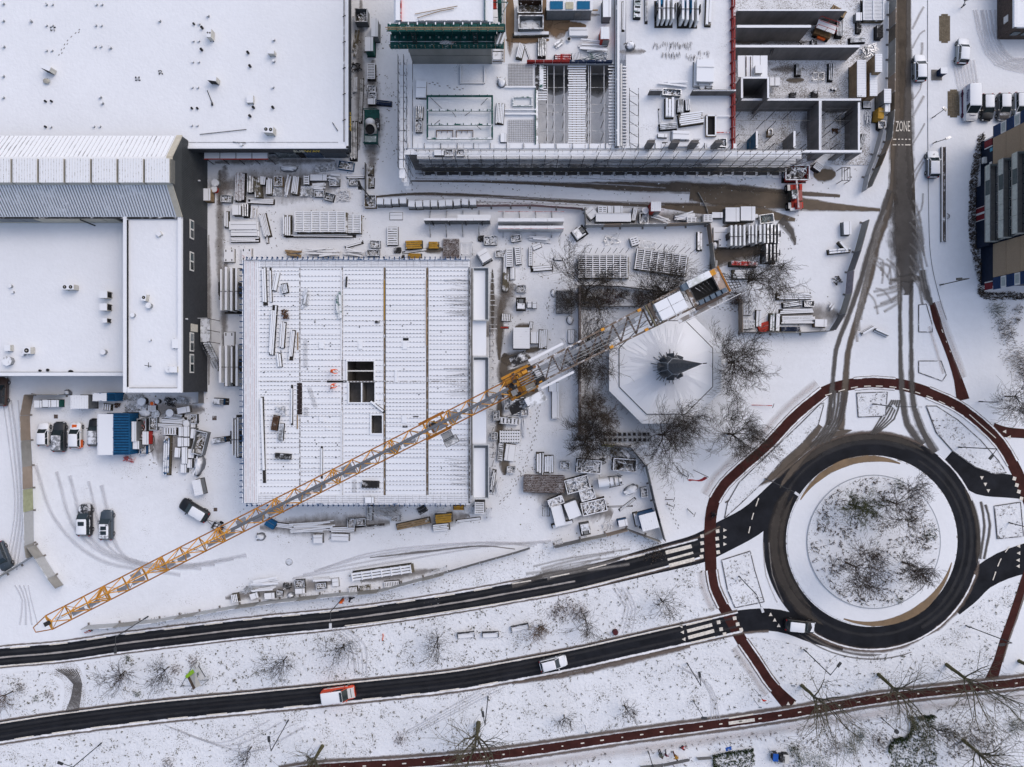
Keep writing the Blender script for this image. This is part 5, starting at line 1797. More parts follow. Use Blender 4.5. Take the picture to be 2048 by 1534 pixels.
# red guard along the slab edge
rg=thing('red_guard','long red edge guard between the slab and the roofless rooms','guard rail',P(1466,150,ZS))
for i in range(14):
 y0=-10+i*22
 slab(rg,'guard_panel',mat('deep_red_panel',(.22,.022,.025),var=.3,snow=.3),1464.5,y0,1466.8,y0+20.5,ZS+.6,.9)
 slab(rg,'guard_post',mat('pink_post',(.26,.06,.06),snow=.3),1463,y0-1,1470 if i%2 else 1468,y0+.4,ZS+.9,1.2)
 slab(rg,'toe_board',mat('pink_post',(.4,.2,.2)),1468,y0,1471,y0+20,ZS-.4,.15)
for x,y,rx,ry,zz_,m in ((1112,44,26,34,ZS+.02,W_clay),(1095,20,12,44,ZS+.022,W_clay),(1140,52,30,10,ZS+.023,W_clay),(1055,80,40,8,ZS+.024,W_clay),(1020,40,8,70,ZS+.025,W_clay),(1150,30,46,8,ZS+.021,W_mott),(1264,103,26,10,ZS+.02,W_mott),(1500,82,36,10,.13,W_mud),(1560,84,60,10,.131,W_mott),(1495,34,26,12,.132,W_mott),(1580,36,60,12,.133,W_mott),(1652,64,30,16,.134,W_mud),(1500,130,1,1,.135,W_mott),(1575,138,34,12,.136,W_mott),(1590,160,18,8,.137,W_mud),(1540,214,60,10,.138,W_mott),(1600,212,30,12,.139,W_mott),(1670,216,26,14,.14,W_mud),(1690,240,20,20,.141,W_mott),(1610,250,10,40,.142,W_mott),(1590,330,40,8,.05,W_mott),(1110,165,34,26,4.04,W_wet),(1195,165,22,30,4.05,W_wet)):
 k_=(H-zz_)/H
 o=patch(CX+(x-CX)*k_,CY+(y-CY)*k_,rx,ry,m,0,zz_)
ribbon('wet_patch',[(832,143),(880,142),(935,143)],[24,30,26],ZS+.02,W_wet)
ribbon('wet_patch',[(918,138),(940,137),(962,138)],[12,14,10],ZS+.024,W_wet)
for q in ((920,131,922,168),(968,131,970,166),(920,165,968,167)):
 fslab('slab_edge_form',M_greyt,*q,ZS+.25,.25)
# ================================================================ SCAFFOLD along the south front
sc_=thing('scaffold','long tube scaffold with snowy decks in front of the unfinished building','scaffold',P(1180,345))
sl=sc_.location
yo,yi=yat(352,0),yat(352,0)+1.05
x_a,x_b=P(848,350,0).x,P(1560,350,0).x
nb=30
M_tube=mat('scaffold_tube',(.085,.085,.09),rough=.5,metal=.3,snow=.1)
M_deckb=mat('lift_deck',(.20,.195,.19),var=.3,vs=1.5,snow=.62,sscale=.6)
M_deckd=mat('lift_deck_shaded',(.10,.10,.105),var=.3,vs=1.5)  # lower lifts are darker: shade painted into the deck colours
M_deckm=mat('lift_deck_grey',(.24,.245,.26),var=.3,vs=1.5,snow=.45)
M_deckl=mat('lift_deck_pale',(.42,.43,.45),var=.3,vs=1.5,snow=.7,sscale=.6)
slab(sc_,'base_shade',mat('dark_base_shade',(.06,.058,.06),var=.3),846,339,1562,350,.05,.04)  # added dark strip, paints the shade on the ground under the scaffold
for i in range(nb+1):
 x=x_a+(x_b-x_a)*i/nb
 top=9.6 if i<14 else 11.2
 pcyl(sc_,'standard',M_tube,Vector((x,yo,0))-sl,Vector((x,yo,top))-sl,.04,6)
 pcyl(sc_,'standard',M_tube,Vector((x,yi,0))-sl,Vector((x,yi,top-.6))-sl,.04,6)
 pbox(sc_,'base_plate',M_greyt,Vector((x,(yo+yi)/2,.06))-sl,(.35,1.7,.1))
 for z in (2,4,6,8):
  pcyl(sc_,'transom',M_tube,Vector((x,yo-.15,z-.08))-sl,Vector((x,yi+.5,z-.08))-sl,.035,6)
for lv,z in enumerate((2,4,6,8)):
 for i in range(nb):
  xa,xb=x_a+(x_b-x_a)*i/nb,x_a+(x_b-x_a)*(i+1)/nb
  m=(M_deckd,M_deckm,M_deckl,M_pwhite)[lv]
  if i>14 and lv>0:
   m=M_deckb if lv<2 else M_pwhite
  for j in range(3):
   wd=.32
   pbox(sc_,'deck_board',m,Vector(((xa+xb)/2,yo+.15+j*.36,z))-sl,(xb-xa-.04,wd-.03,.06))
 for zz_ in (z-.95,z-.5,z+.5,z+1.0):
  pcyl(sc_,'ledger',M_tube,Vector((x_a-.6,yo,zz_))-sl,Vector((x_b+.6,yo,zz_))-sl,.03,6)
  pcyl(sc_,'ledger',M_tube,Vector((x_a-.3,yi,zz_))-sl,Vector((x_b+.3,yi,zz_))-sl,.03,6)
 pbox(sc_,'toe_board',M_greyt if lv>1 else M_wooddk,Vector(((x_a+x_b)/2,yo+.02,z+.12))-sl,(x_b-x_a,.04,.18))
for i in range(0,nb,4):
 x0,x1=x_a+(x_b-x_a)*i/nb,x_a+(x_b-x_a)*(i+3)/nb
 pcyl(sc_,'brace',M_tube,Vector((x0,yo-.06,.2))-sl,Vector((x1,yo-.06,8.4))-sl,.035,6)
b=MB()
for i in range(46):
 a=P(850+i*15.6+R.uniform(-3,3),351+R.uniform(-.5,4),.15)
 b.box(a.x,a.y,.12,R.uniform(.4,1.2),.28,.2,R.uniform(-.1,.1))
tag(b.build('sole_boards',M_pwhite,sc_,True),kind='stuff')
# side scaffold at the left end
s2=thing('side_scaffold','narrow tube scaffold along the left end of the unfinished building','scaffold',P(812,230))
for i in range(12):
 y=yat(130+i*19,ZS)
 for x in (P(799,0,ZS).x,P(810,0,ZS).x):
  pcyl(s2,'standard',M_tube,Vector((x,y,0))-s2.location,Vector((x,y,ZS+1.5))-s2.location,.04,6)
 for z in (2,4,6,8):
  pbox(s2,'deck_board',M_deckb if z<8 else M_greyt,Vector((P(804.5,0,ZS).x,y-.6,z))-s2.location,(.8,1.2,.06))
for z in (3,5,7,9,9.5):
 for x in (799,810):
  a,e=P(x,118,ZS),P(x,340,ZS)
  pcyl(s2,'ledger',M_tube,Vector((a.x,a.y,z))-s2.location,Vector((a.x,e.y,z))-s2.location,.03,6)
# ================================================================ TOWER CRANE
ZC=42.0
kc=K(ZC)
root=P(1040,765,0)
cr=thing('tower_crane','tall yellow tower crane with long lattice jib over the snowy site','crane',(root.x,root.y,0))
top=P(1040,765,ZC)
tipc=P(98,1245,ZC)
d=(tipc-top)
JL=d.length
ang=math.atan2(d.y,d.x)
ju=Vector((math.cos(ang),math.sin(ang),0))
jv=Vector((-math.sin(ang),math.cos(ang),0))
cc=Vector((top.x-root.x,top.y-root.y,ZC))
def J(u,v,z):
 return cc+ju*u+jv*v+Vector((0,0,z))
# base block and mast
pbox(cr,'foundation',mat('muddy_concrete',(.12,.105,.09),var=.4,vs=1),(0,0,.12),(4.6,4.6,.24),.3)
b=MB()
mh=ZC-2.2
for sx_ in (-.85,.85):
 for sy_ in (-.85,.85):
  b.beam((sx_,sy_,.4),(sx_,sy_,mh),.18)
b.build('mast',M_ycr,cr)
b=MB()
n=20
for k in range(n):
 z0,z1=.5+(mh-.5)*k/n,.5+(mh-.5)*(k+1)/n
 for i,(p_,q_) in enumerate((((-.85,-.85),(.85,-.85)),((.85,-.85),(.85,.85)),((.85,.85),(-.85,.85)),((-.85,.85),(-.85,-.85)))):
  if k%2:
   p_,q_=q_,p_
  b.beam((p_[0],p_[1],z0),(q_[0],q_[1],z1),.09)
  b.beam((p_[0],p_[1],z1),(q_[0],q_[1],z1),.09)
b.build('mast_bracing',M_ycr,cr)
# slewing platform
pcyl(cr,'slewing_ring',M_dark,(cc.x,cc.y,mh),(cc.x,cc.y,mh+.5),1.2,20)
b=MB()
for z,sx_,sy_ in ((-1.6,2.6,2.6),):
 b.box(cc.x,cc.y,ZC+z,2.8,2.4,.9,ang)
b.build('slewing_platform',M_ywood,cr)
for i in range(-2,3):
 for j in range(-1,2):
  q=J(-.2+i*.55,j*.7,.1)
  pbox(cr,'grating',M_ywood if (i+j)%2 else M_ycr,(q.x,q.y,ZC-.9),(.5,.62,.08),ang)
for q,sz,m in (((.9,.6,.3),(.5,.5,.5),M_metalb),((.4,-.3,.4),(.35,.35,.6),M_dark),((-.7,.8,.3),(.9,.6,.3),mat('grey_cover',(.22,.21,.19))),((-.5,-.1,.2),(1.4,.12,.2),M_ywood),((-1.6,.5,0),(.5,.5,.4),M_dark),((-1.4,-.7,0),(.6,.4,.4),M_dark)):
 p_=J(*q)
 pbox(cr,'machinery',m,p_,sz,ang)
for k in range(26):
 u_,v_=R.uniform(-2.2,2.0),R.uniform(-1.2,1.2)
 pbox(cr,'machinery',R.choice((M_dark,M_ycr,M_metalb,M_ywood,M_rust,M_darkb)),J(u_,v_,R.uniform(.0,.3)),(R.uniform(.1,.6),R.uniform(.08,.4),R.uniform(.1,.4)),ang+R.choice((0,0,.5,1.57)))
for v_ in (-.9,-.3,.3,.9):
 pcyl(cr,'deck_rail',M_dark,J(-2.3,v_,.45),J(1.9,v_,.45),.03,6)
pcyl(cr,'lamp_dome',M_lamp,J(1.55,-.1,.6),J(1.55,-.1,.85),.2,10)
# cab and side platforms
for v,u,l_ in ((1.9,1.1,1.9),(-2.0,-.9,1.6)):
 q=J(u,v,-1.4)
 pbox(cr,'side_platform',M_dark,q,(l_,.9,.1),ang)
 for k in range(5):
  e=J(u-l_/2+l_*k/4,v+(.45 if v>0 else -.45),-1.4)
  pcyl(cr,'platform_post',M_darkb,e,e+Vector((0,0,1.1)),.04,6)
 for s in (-1,1):
  pcyl(cr,'platform_rail',M_dark,J(u-l_/2,v+s*.45,-.3),J(u+l_/2,v+s*.45,-.3),.04,6)
q=J(-.6,2.05,-1.3)
pbox(cr,'operator_cab',M_metal,q,(1.9,1.0,1.9),ang)
# jib: two lower chords, one upper chord, bracing
W2,JH=.70,1.5
b=MB()
for s in (-1,1):
 b.beam(J(.6,s*W2,0),J(JL,s*W2,0),.12,.14)
b.build('jib_lower_chord',M_ycr,cr)
b=MB()
b.beam(J(1.2,0,JH),J(JL*.60,0,JH),.26,.18)
b.build('jib_upper_chord',mat('grey_chord',(.13,.14,.16),rough=.5,snow=.15),cr)
b=MB()
b.beam(J(JL*.60,0,JH),J(JL-2.2,0,JH*.8),.13,.13)
b.build('jib_upper_chord',M_ywood,cr)
nbay=24
bw=(JL-1.2)/nbay
br1,br2=MB(),MB()
for k in range(nbay):
 u0,u1=1.2+k*bw,1.2+(k+1)*bw
 um=(u0+u1)/2
 h=JH if k<nbay-2 else JH*.7
 for s in (-1,1):
  br1.beam(J(u0,s*W2,0),J(um,0,h),.075)
  br1.beam(J(um,0,h),J(u1,s*W2,0),.075)
 br2.beam(J(u0,-W2,0),J(u0,W2,0),.07)
 if k%2:
  br2.beam(J(u0,-W2,0),J(u1,W2,0),.045)
 else:
  br2.beam(J(u0,W2,0),J(u1,-W2,0),.045)
br1.build('jib_bracing',M_ywood,cr)
br2.build('jib_bracing',M_ycr,cr)
for k in range(1,8):
 u=1.2+(JL-1.2)*k/8
 b=MB()
 for du in (-.14,.14):
  b.beam(J(u+du,-W2,0),J(u+du,0,JH),.08)
  b.beam(J(u+du,W2,0),J(u+du,0,JH),.08)
  b.beam(J(u+du,-W2,.02),J(u+du,W2,.02),.08)
 b.build('jib_joint',M_ywood,cr)
M_grat=mat('grating_grey',(.25,.27,.31),rough=.6,snow=.25)
for k in range(30):
 u=1.5+k*(JL-2)/30
 q=J(u+.7,.32,.05)
 if k%3 != 2:
  pbox(cr,'walkway',M_grat,q,(1.25,.36,.04),ang)
 if k%7==3:
  pbox(cr,'walkway',M_grat,J(u+.7,-.3,.05),(1.0,.4,.04),ang)
for v,z in ((.04,.5),(.14,.9),(-.06,.7)):
 pcyl(cr,'rope',M_darkb,J(1,v,z),J(JL-1,v,.5),.018,5)
# jib nose
for s in (-1,1):
 pcyl(cr,'nose_bar',M_ycr,J(JL,s*W2,0),J(JL+1.5,s*W2*.35,0),.05,6)
pcyl(cr,'nose_bar',M_ywood,J(JL,-W2,0),J(JL,W2,0),.1,6)
pcyl(cr,'nose_bar',M_ycr,J(JL+1.5,-W2*.35,0),J(JL+1.5,W2*.35,0),.04,6)
pbox(cr,'nose_sign',M_pwhite,J(JL+.6,0,.1),(.5,.5,.06),ang)
pbox(cr,'nose_block',M_dark,J(JL-.1,0,.3),(.5,.4,.4),ang)
# trolley, basket and hook
ut=(Vector((P(870,852,ZC).x,P(870,852,ZC).y,0))-Vector((top.x,top.y,0))).length
for du in (-.9,.9):
 pcyl(cr,'trolley_axle',M_ywood,J(ut+du,-W2-.15,-.12),J(ut+du,W2+.15,-.12),.09,6)
for s in (-1,1):
 pbox(cr,'trolley_beam',M_ycr,J(ut,s*(W2+.12),-.1),(2.6,.16,.22),ang)
pbox(cr,'trolley_winch',M_dark,J(ut+.2,-.25,-.2),(.7,.5,.4),ang)
pbox(cr,'trolley_plate',mat('pink_plate',(.34,.25,.22)),J(ut-.3,.1,-.25),(1.6,.9,.06),ang)
for v,u,sz in ((1.35,-.55,(.95,.75)),(1.95,-.65,(1.3,.7))):
 pbox(cr,'basket',mat('basket_grey',(.33,.35,.38),snow=.5),J(ut+u,v,-.9),(sz[0],sz[1],.12),ang)
 for s in (-1,1):
  pbox(cr,'basket_rail',M_dark,J(ut+u+s*sz[0]/2,v,-.5),(.05,sz[1],.05),ang)
  pbox(cr,'basket_rail',M_dark,J(ut+u,v+s*sz[1]/2,-.5),(sz[0],.05,.05),ang)
pcyl(cr,'hoist_rope',M_darkb,J(ut,.12,-.3),J(ut,.12,-5),.02,5)
pcyl(cr,'hoist_rope',M_darkb,J(ut,-.12,-.3),J(ut,-.12,-5),.02,5)
pbox(cr,'hook_block',M_dark,J(ut,0,-5.4),(.5,.3,.9),ang)
# counter jib
CL=(P(1446,566,ZC)-top).length
CW=.86
M_cj=mat('counterjib_steel',(.16,.125,.10),rough=.6,var=.35,snow=.36,sscale=2.2)
b=MB()
for s in (-1,1):
 b.beam(J(-1,s*CW*.92,0),J(-CL,s*(CW+.3),0),.17,.3)
b.build('counterjib_chord',M_cj,cr)
b=MB()
nb2=8
for k in range(nb2):
 u0,u1=-2.2-k*(CL*.6)/nb2,-2.2-(k+1)*(CL*.6)/nb2
 b.beam(J(u0,-CW,.05),J(u0,CW,.05),.14)
 b.beam(J(u0,CW,.05),J(u1,-CW,.05),.14)
b.build('counterjib_bracing',mat('brown_steel',(.11,.085,.075),var=.3,snow=.1),cr)
for u,v in ((-9.0,.9),(-9.0,-.9),(-12.6,.95),(-12.8,-.95)):
 pbox(cr,'chord_joint',M_ywood,J(u,v,.15),(.34,.26,.25),ang)
for v in (-.55,-.2,.2,.55):
 pcyl(cr,'tie_bar',M_metalb,J(0,v*.6,1.0),J(-CL*.62,v,.3),.035,6)
pbox(cr,'side_walkway',M_pwhite,J(-3.2,1.38,-.2),(3.4,.22,.06),ang)
pbox(cr,'side_walkway',M_pwhite,J(-3.4,-1.42,-.2),(3.6,.24,.06),ang)
for k in range(9):
 pbox(cr,'floor_plate',M_grat,J(-2.6-k*1.12,-.28,.02),(1.05,.5,.04),ang)
# rear deck: winch house and counterweights
for k in range(2):
 for j in range(2):
  pbox(cr,'winch_cover',M_pwhite,J(-CL*.735-k*1.35+.6,-.42+j*.86,.55),(1.3,.82,.9),ang)
for u,w_ in ((-CL*.66,.5),(-CL*.84,.6),(-CL*.645,.2),(-CL*.68,.12)):
 pbox(cr,'cross_beam',mat('khaki_beam',(.19,.165,.11),snow=.15) if w_<.5 else M_cj,J(u,0,.3),(w_*.6,2.2,.35),ang)
pbox(cr,'rear_pit',M_darkb,J(-CL*.925,.05,-.2),(2.6,1.25,.1),ang)
for k in range(4):
 pcyl(cr,'cable_loop',M_dark,J(-CL*.88-k*.4,-.45,.05),J(-CL*.9-k*.3,.4,.3),.05,6)
pbox(cr,'control_cabinet',mat('cabinet_white',(.55,.58,.58),snow=.5),J(-CL*.90,-.98,.5),(2.3,.62,.9),ang)
pbox(cr,'control_cabinet',mat('cabinet_blue',(.12,.16,.21)),J(-CL*.855+.3,-.95,.45),(.9,.6,.8),ang)
for k in range(5):
 pbox(cr,'resistor_box',mat('cabinet_blue',(.18,.23,.3)),J(-CL*.87-k*.55,.98,.4+.06*k),(.42,.42,.4+.1*k),ang)
pbox(cr,'orange_panel',M_ywood,J(-CL*.965,-.95,.5),(.7,.5,.4),ang)
pbox(cr,'rear_frame',mat('pale_rear',(.42,.33,.28),snow=.35),J(-CL*.985,0,.35),(.8,2.5,.4),ang)
pbox(cr,'rear_beam',M_ycr,J(-CL-.05,0,.4),(.16,2.6,.5),ang)
pbox(cr,'rear_side',mat('brown_steel',(.1,.08,.07)),J(-CL*.92,1.35,.2),(3.4,.3,.4),ang)
pbox(cr,'side_walkway',mat('grey_walk',(.30,.28,.27),snow=.4),J(-CL*.86,1.65,-.3),(4.6,.4,.06),ang)
pcyl(cr,'walkway_rail',M_metal,J(-CL*.76,1.9,.6),J(-CL*1.04,1.9,.6),.04,6)
b=MB()
for k in range(6):
 b.beam(J(-CL-.1,-1.0+k*.4,-1.2),J(-CL-1.9,.3+k*.22,-1.5),.06)
 b.beam(J(-CL-.3-k*.3,-.9+k*.2,-1.25),J(-CL-.3-k*.3,1.4,-1.25),.05)
b.build('rear_lattice',M_dark,cr)
# counterweight slabs hung under the rear deck
for k in range(4):
 pbox(cr,'counterweight',M_concb,J(-CL*.89-k*.55,0,-1.5),(.42,1.6,2.2),ang)
# ================================================================ VEHICLES
def paint(name,col,snow=0.0,rough=.3):
 return mat(name,col,rough=rough,spec=.5,var=.06,snow=snow,sscale=1.3)
def loft(b,stations):
 """stations: (x, half width, z low, z top)"""
 rows=[]
 for x,hw,zb,zt in stations:
  rows.append([(x,-hw*.93,zb),(x,-hw,zb+(zt-zb)*.45),(x,-hw*.96,zt-.06),(x,-hw*.84,zt),(x,0,zt+.03),
     (x,hw*.84,zt),(x,hw*.96,zt-.06),(x,hw,zb+(zt-zb)*.45),(x,hw*.93,zb)])
 n=9
 vs=[p for r in rows for p in r]
 fs=[]
 for i in range(len(rows)-1):
  for j in range(n-1):
   fs.append((i*n+j,i*n+j+1,(i+1)*n+j+1,(i+1)*n+j))
  fs.append((i*n+8,i*n,(i+1)*n,(i+1)*n+8))
 fs.append(tuple(range(n)))
 fs.append(tuple(range(len(vs)-1,len(vs)-n-1,-1)))
 b.add(vs,fs)
def car(x,y,ang,L,W,Ht,m,roofm,lab,cat='car',shape='hatch',name='parked_car',group=None,hoodm=None,glass=None,zref=1.0,sidem=None):
 p=P(x,y,zref)
 t=thing(name,lab,cat,(p.x,p.y,0),rad(ang),group)
 w2=W/2
 van=shape=='van'
 belt=.98 if not van else 1.15
 if shape=='suv':
  belt=1.08
 b=MB()
 hood=belt-.12 if not van else belt-.02
 loft(b,[(-.5*L,w2*.78,.38,belt-.25),(-.485*L,w2*.93,.26,belt-.05),(-.42*L,w2,.22,belt),(-.1*L,w2,.20,belt),(.18*L,w2,.20,belt),(.24*L,w2,.20,belt-.03),(.42*L,w2*.97,.22,hood-.06),(.475*L,w2*.86,.26,hood-.18),(.5*L,w2*.66,.36,hood-.34)])
 b.build('body',m,t,smooth=True)
 if hoodm:
  pbox(t,'bonnet',hoodm,(.33*L,0,hood+.0),(.22*L,W*.74,.05),0,ry=.08)
 # cabin
 if van:
  xb0,xb1,xt0,xt1,wt=-.485*L,.30*L,-.475*L,.15*L,w2*.90
 elif shape=='sedan':
  xb0,xb1,xt0,xt1,wt=-.36*L,.22*L,-.22*L,.06*L,w2*.74
 else:
  xb0,xb1,xt0,xt1,wt=-.475*L,.23*L,-.40*L,.06*L,w2*.78
 wb=w2*.93
 zt=Ht-.06
 A=[(xb0,-wb*.93,belt),(xb1,-wb*.9,belt-.02),(xb1,wb*.9,belt-.02),(xb0,wb*.93,belt)]
 T=[(xt0,-wt,zt),(xt1,-wt*.96,zt),(xt1,wt*.96,zt),(xt0,wt,zt)]
 g=glass or M_glass
 for nm,q,mm in (('side_window',(A[0],A[1],T[1],T[0]),g),('windscreen',(A[1],A[2],T[2],T[1]),g),('side_window',(A[2],A[3],T[3],T[2]),g),('rear_window',(A[3],A[0],T[0],T[3]),g)):
  if van and nm=='side_window':
   # panel van: painted side with a front door window
   q=[Vector(v) for v in q]
   lo=[q[0].lerp(q[1],.0),q[0].lerp(q[1],.72),q[3].lerp(q[2],.86),q[3]] if q[0].x<q[1].x else [q[0].lerp(q[1],.28),q[1],q[2],q[3].lerp(q[2],.14)]
   f=MB()
   f.add(lo,[(0,1,2,3)])
   f.build('side_panel',sidem or m,t)
  f=MB()
  f.add(q if not (van and nm=='side_window') else [v*.999 for v in q],[(0,1,2,3)])
  f.build(nm,mm,t)
 rf=MB()
 k=.05
 rows=[(xt0-.03,wt*.90),(xt0+.12,wt*1.01),(xt1-.15,wt*.99),(xt1+.02,wt*.92)]
 vs=[]
 for x_,w_ in rows:
  vs+=[(x_,-w_,zt-.02),(x_,-w_*.8,zt+k),(x_,w_*.8,zt+k),(x_,w_,zt-.02)]
 fs=[]
 for i in range(3):
  for j in range(3):
   fs.append((i*4+j,i*4+4+j,i*4+5+j,i*4+1+j))
 fs+=[(0,1,2,3),(15,14,13,12)]
 rf.add(vs,fs)
 rf.build('roof',roofm,t,smooth=True)
 pl=MB()
 for i in range(4):
  pl.beam(A[i],T[i],.07)
 for s in (0,1):
  u=(Vector(A[0]).lerp(Vector(A[1]),.5),Vector(T[0]).lerp(Vector(T[1]),.5)) if s==0 else (Vector(A[3]).lerp(Vector(A[2]),.5),Vector(T[3]).lerp(Vector(T[2]),.5))
  pl.beam(u[0],u[1],.07)
 pl.build('pillars',m,t)
 r=.33 if not van else .35
 for sx_ in (-.30,.31):
  for sy_ in (-1,1):
   wl=pcyl(t,'wheel',M_tyre,(sx_*L,sy_*(w2-.20),r),(sx_*L,sy_*(w2+.015),r),r,14)
   pcyl(wl,'rim',M_rim,(0,0,-.03-.45),(0,0,.52),.62,10)
 for sy_ in (-1,1):
  pbox(t,'headlight',M_lamp,(.465*L,sy_*w2*.66,hood-.24),(.16,.3,.14),sy_*-.3)
  pbox(t,'tail_light',mat('tail_red',(.35,.01,.012),rough=.3),(-.485*L,sy_*w2*.78,belt-.15),(.10,.22,.28))
  pbox(t,'door_mirror',m,(.15*L if not van else .23*L,sy_*(w2+.09),belt+.05),(.14,.2,.14))
 pbox(t,'grille',M_darkb,(.492*L,0,hood-.42),(.06,W*.5,.18))
 pbox(t,'bumper',M_darkb,(-.497*L,0,.42),(.06,W*.72,.2))
 return t
SN=mat('car_snow',(.5,.5,.5),snow=1.0)
SNp=mat('car_snow_patchy',(.06,.06,.065),snow=.82,sscale=1.6)
PW=paint('white_paint',(.62,.62,.61),.7)
PWb=paint('white_gloss',(.62,.62,.62),0)
PB=paint('black_paint',(.012,.012,.014),.0)
PBs=paint('black_paint_frost',(.014,.014,.016),.42)
PG=paint('slate_paint',(.05,.068,.09),.12)
PGs=paint('grey_paint_frost',(.10,.115,.13),.70)
PSs=paint('silver_paint_frost',(.30,.33,.34),.80)
PD=paint('anthracite_paint',(.025,.027,.032),.12)
car(85,869,90,3.55,1.66,1.5,PW,SN,'small white city car at the left end of the row beside the container')
car(116,874,90,4.55,1.85,1.65,PD,mat('grey_roof_frost',(.20,.21,.23),snow=.5),'dark grey car with frosty roof second in the row beside the container')
t=car(149,871,90,4.0,1.75,1.55,PW,SN,'white car with orange patches on bonnet and side in the container row')
pbox(t,'orange_patch',M_org,(1.35,.1,.89),(.55,.7,.06))
pbox(t,'orange_patch',M_org,(-1.25,-.86,.62),(1.2,.1,.55))
pbox(t,'orange_patch',M_org,(-1.75,-.5,.95),(.35,.6,.06))
car(187,865,90,4.2,1.75,1.5,PB,mat('grey_roof_frost',(.2,.2,.2)),'dark car with frosty grey roof squeezed against the white container')
t=car(168,1041,90,4.8,1.95,1.8,PBs,SN,'big black off road car with snowy roof and dark roof windows',shape='suv')
pbox(t,'roof_window',M_glass,(-.35,0,1.82),(.6,.9,.03))
t=car(211,1051,90,4.5,1.85,1.6,PG,mat('slate_roof_snow',(.06,.07,.09),snow=.62),'blue grey car with two dark sunroof panes in the open yard')
for u in (-.3,-1.0):
 pbox(t,'roof_window',M_glass,(u,0,1.62),(.55,.85,.03))
t=car(386,1021,149,4.7,1.85,1.5,PB,SNp,'black estate car towing a small trailer beside the crane jib')
car(1,1114,-68,4.5,1.85,1.5,PG,PG,'slate car cut off by the left picture edge',name='passing_car')
car(-1,783,88,4.4,1.85,1.5,paint('brown_paint',(.06,.035,.028),.15),PB,'dark brown car cut off by the left edge above the yard fence')
car(1842,134,91,4.1,1.75,1.5,PSs,SN,'fully snowed in white car parked beside the muddy street')
car(1928,100,86,3.9,1.72,1.55,PSs,SN,'snow covered silver hatchback parked alone below the paved strip')
v=car(1943,206,-90,5.2,1.98,2.15,paint('van_white',(.60,.61,.64),.0),SN,'white delivery van with dark lettering on its side and bonnet',cat='van',shape='van',name='delivery_van',sidem=paint('van_side',(.42,.45,.54),0))
VL=mat('van_letters',(.03,.03,.09))
lettering('side_lettering','Ypeers',(-.9,-.955,1.60),.62,VL,(math.pi/2-.10,0,0),v,ext=.012)
lettering('bonnet_lettering','Ypeers',(1.9,0,1.21),.34,VL,(0,0,math.pi/2),v,ext=.012)
pbox(v,'maroon_stripe',mat('maroon',(.10,.01,.05)),(-.1,-.99,.42),(4.2,.05,.22))
car(1977,213,-90,4.0,1.75,1.45,PB,SN,'black small car with white snow slab on its roof beside the lettered van')
car(2010,212,-90,4.1,1.78,1.5,paint('silver_dark',(.12,.12,.125),.35),SN,'silver car with snowy roof between the black car and the grey one',hoodm=mat('dark_bonnet',(.07,.065,.065)))
car(2043,211,-90,4.2,1.8,1.5,PSs,mat('silver_roof_snow',(.3,.3,.3),snow=.9),'pale grey car at the right picture edge, last of the parked row')
car(1868,327,90,4.1,1.78,1.5,PGs,mat('blue_grey_roof_snow',(.3,.32,.35),snow=.85),'frosty grey car parked alone beside the long concrete gutter')
t=car(677,1389,8,4.95,2.0,2.1,paint('ambulance_red',(.62,.065,.02),0),SN,'red and white emergency van driving on the lower road',cat='van',shape='van',name='emergency_van')
pbox(t,'bonnet',PWb,(.385*4.95,0,1.12),(1.0,1.5,.06),0,ry=.12)
for k in range(2):
 pbox(t,'bonnet_stripe',M_darkb,(1.9+k*.32,0,1.13-k*.08),(.1,1.3,.05))
pbox(t,'white_stripe',PWb,(-.3,.99,.8),(3.6,.06,.16))
pbox(t,'roof_bar',M_glass,(.12*4.95,0,2.14),(.32,1.4,.08))
car(1107,1328,14,4.15,1.78,1.5,PGs,SN,'snowy grey hatchback driving on the lower road',name='driving_car',hoodm=SNp)
t=car(1602,1253,-6,4.6,1.85,1.75,PB,SN,'black car with white snowy roof and bonnet entering the roundabout',name='driving_car',shape='suv',hoodm=SN)
# small trailer behind the black estate
p=P(437,1054,.5)
t=thing('car_trailer','small open trailer with spools hitched to the black estate car','trailer',(p.x,p.y,0),rad(-31))
pbox(t,'bed',M_dark,(0,0,.55),(1.8,1.2,.12))
for q,sz in (((0,.6,.75),(1.8,.05,.35)),((0,-.6,.75),(1.8,.05,.35)),((.9,0,.75),(.05,1.2,.35)),((-.9,0,.75),(.05,1.2,.35))):
 pbox(t,'side_board',M_metal,q,sz)
for s in (-1,1):
 pcyl(t,'wheel',M_tyre,(0,s*.65,.3),(0,s*.83,.3),.3,12)
 pcyl(t,'drawbar',M_dark,(-.9,s*.3,.5),(-2.2,0,.5),.04,6)
for i in range(2):
 for j in range(2):
  pcyl(t,'spool',M_lamp,(-.3+i*.5,-.25+j*.5,.6),(-.3+i*.5,-.25+j*.5,.9),.18,10)
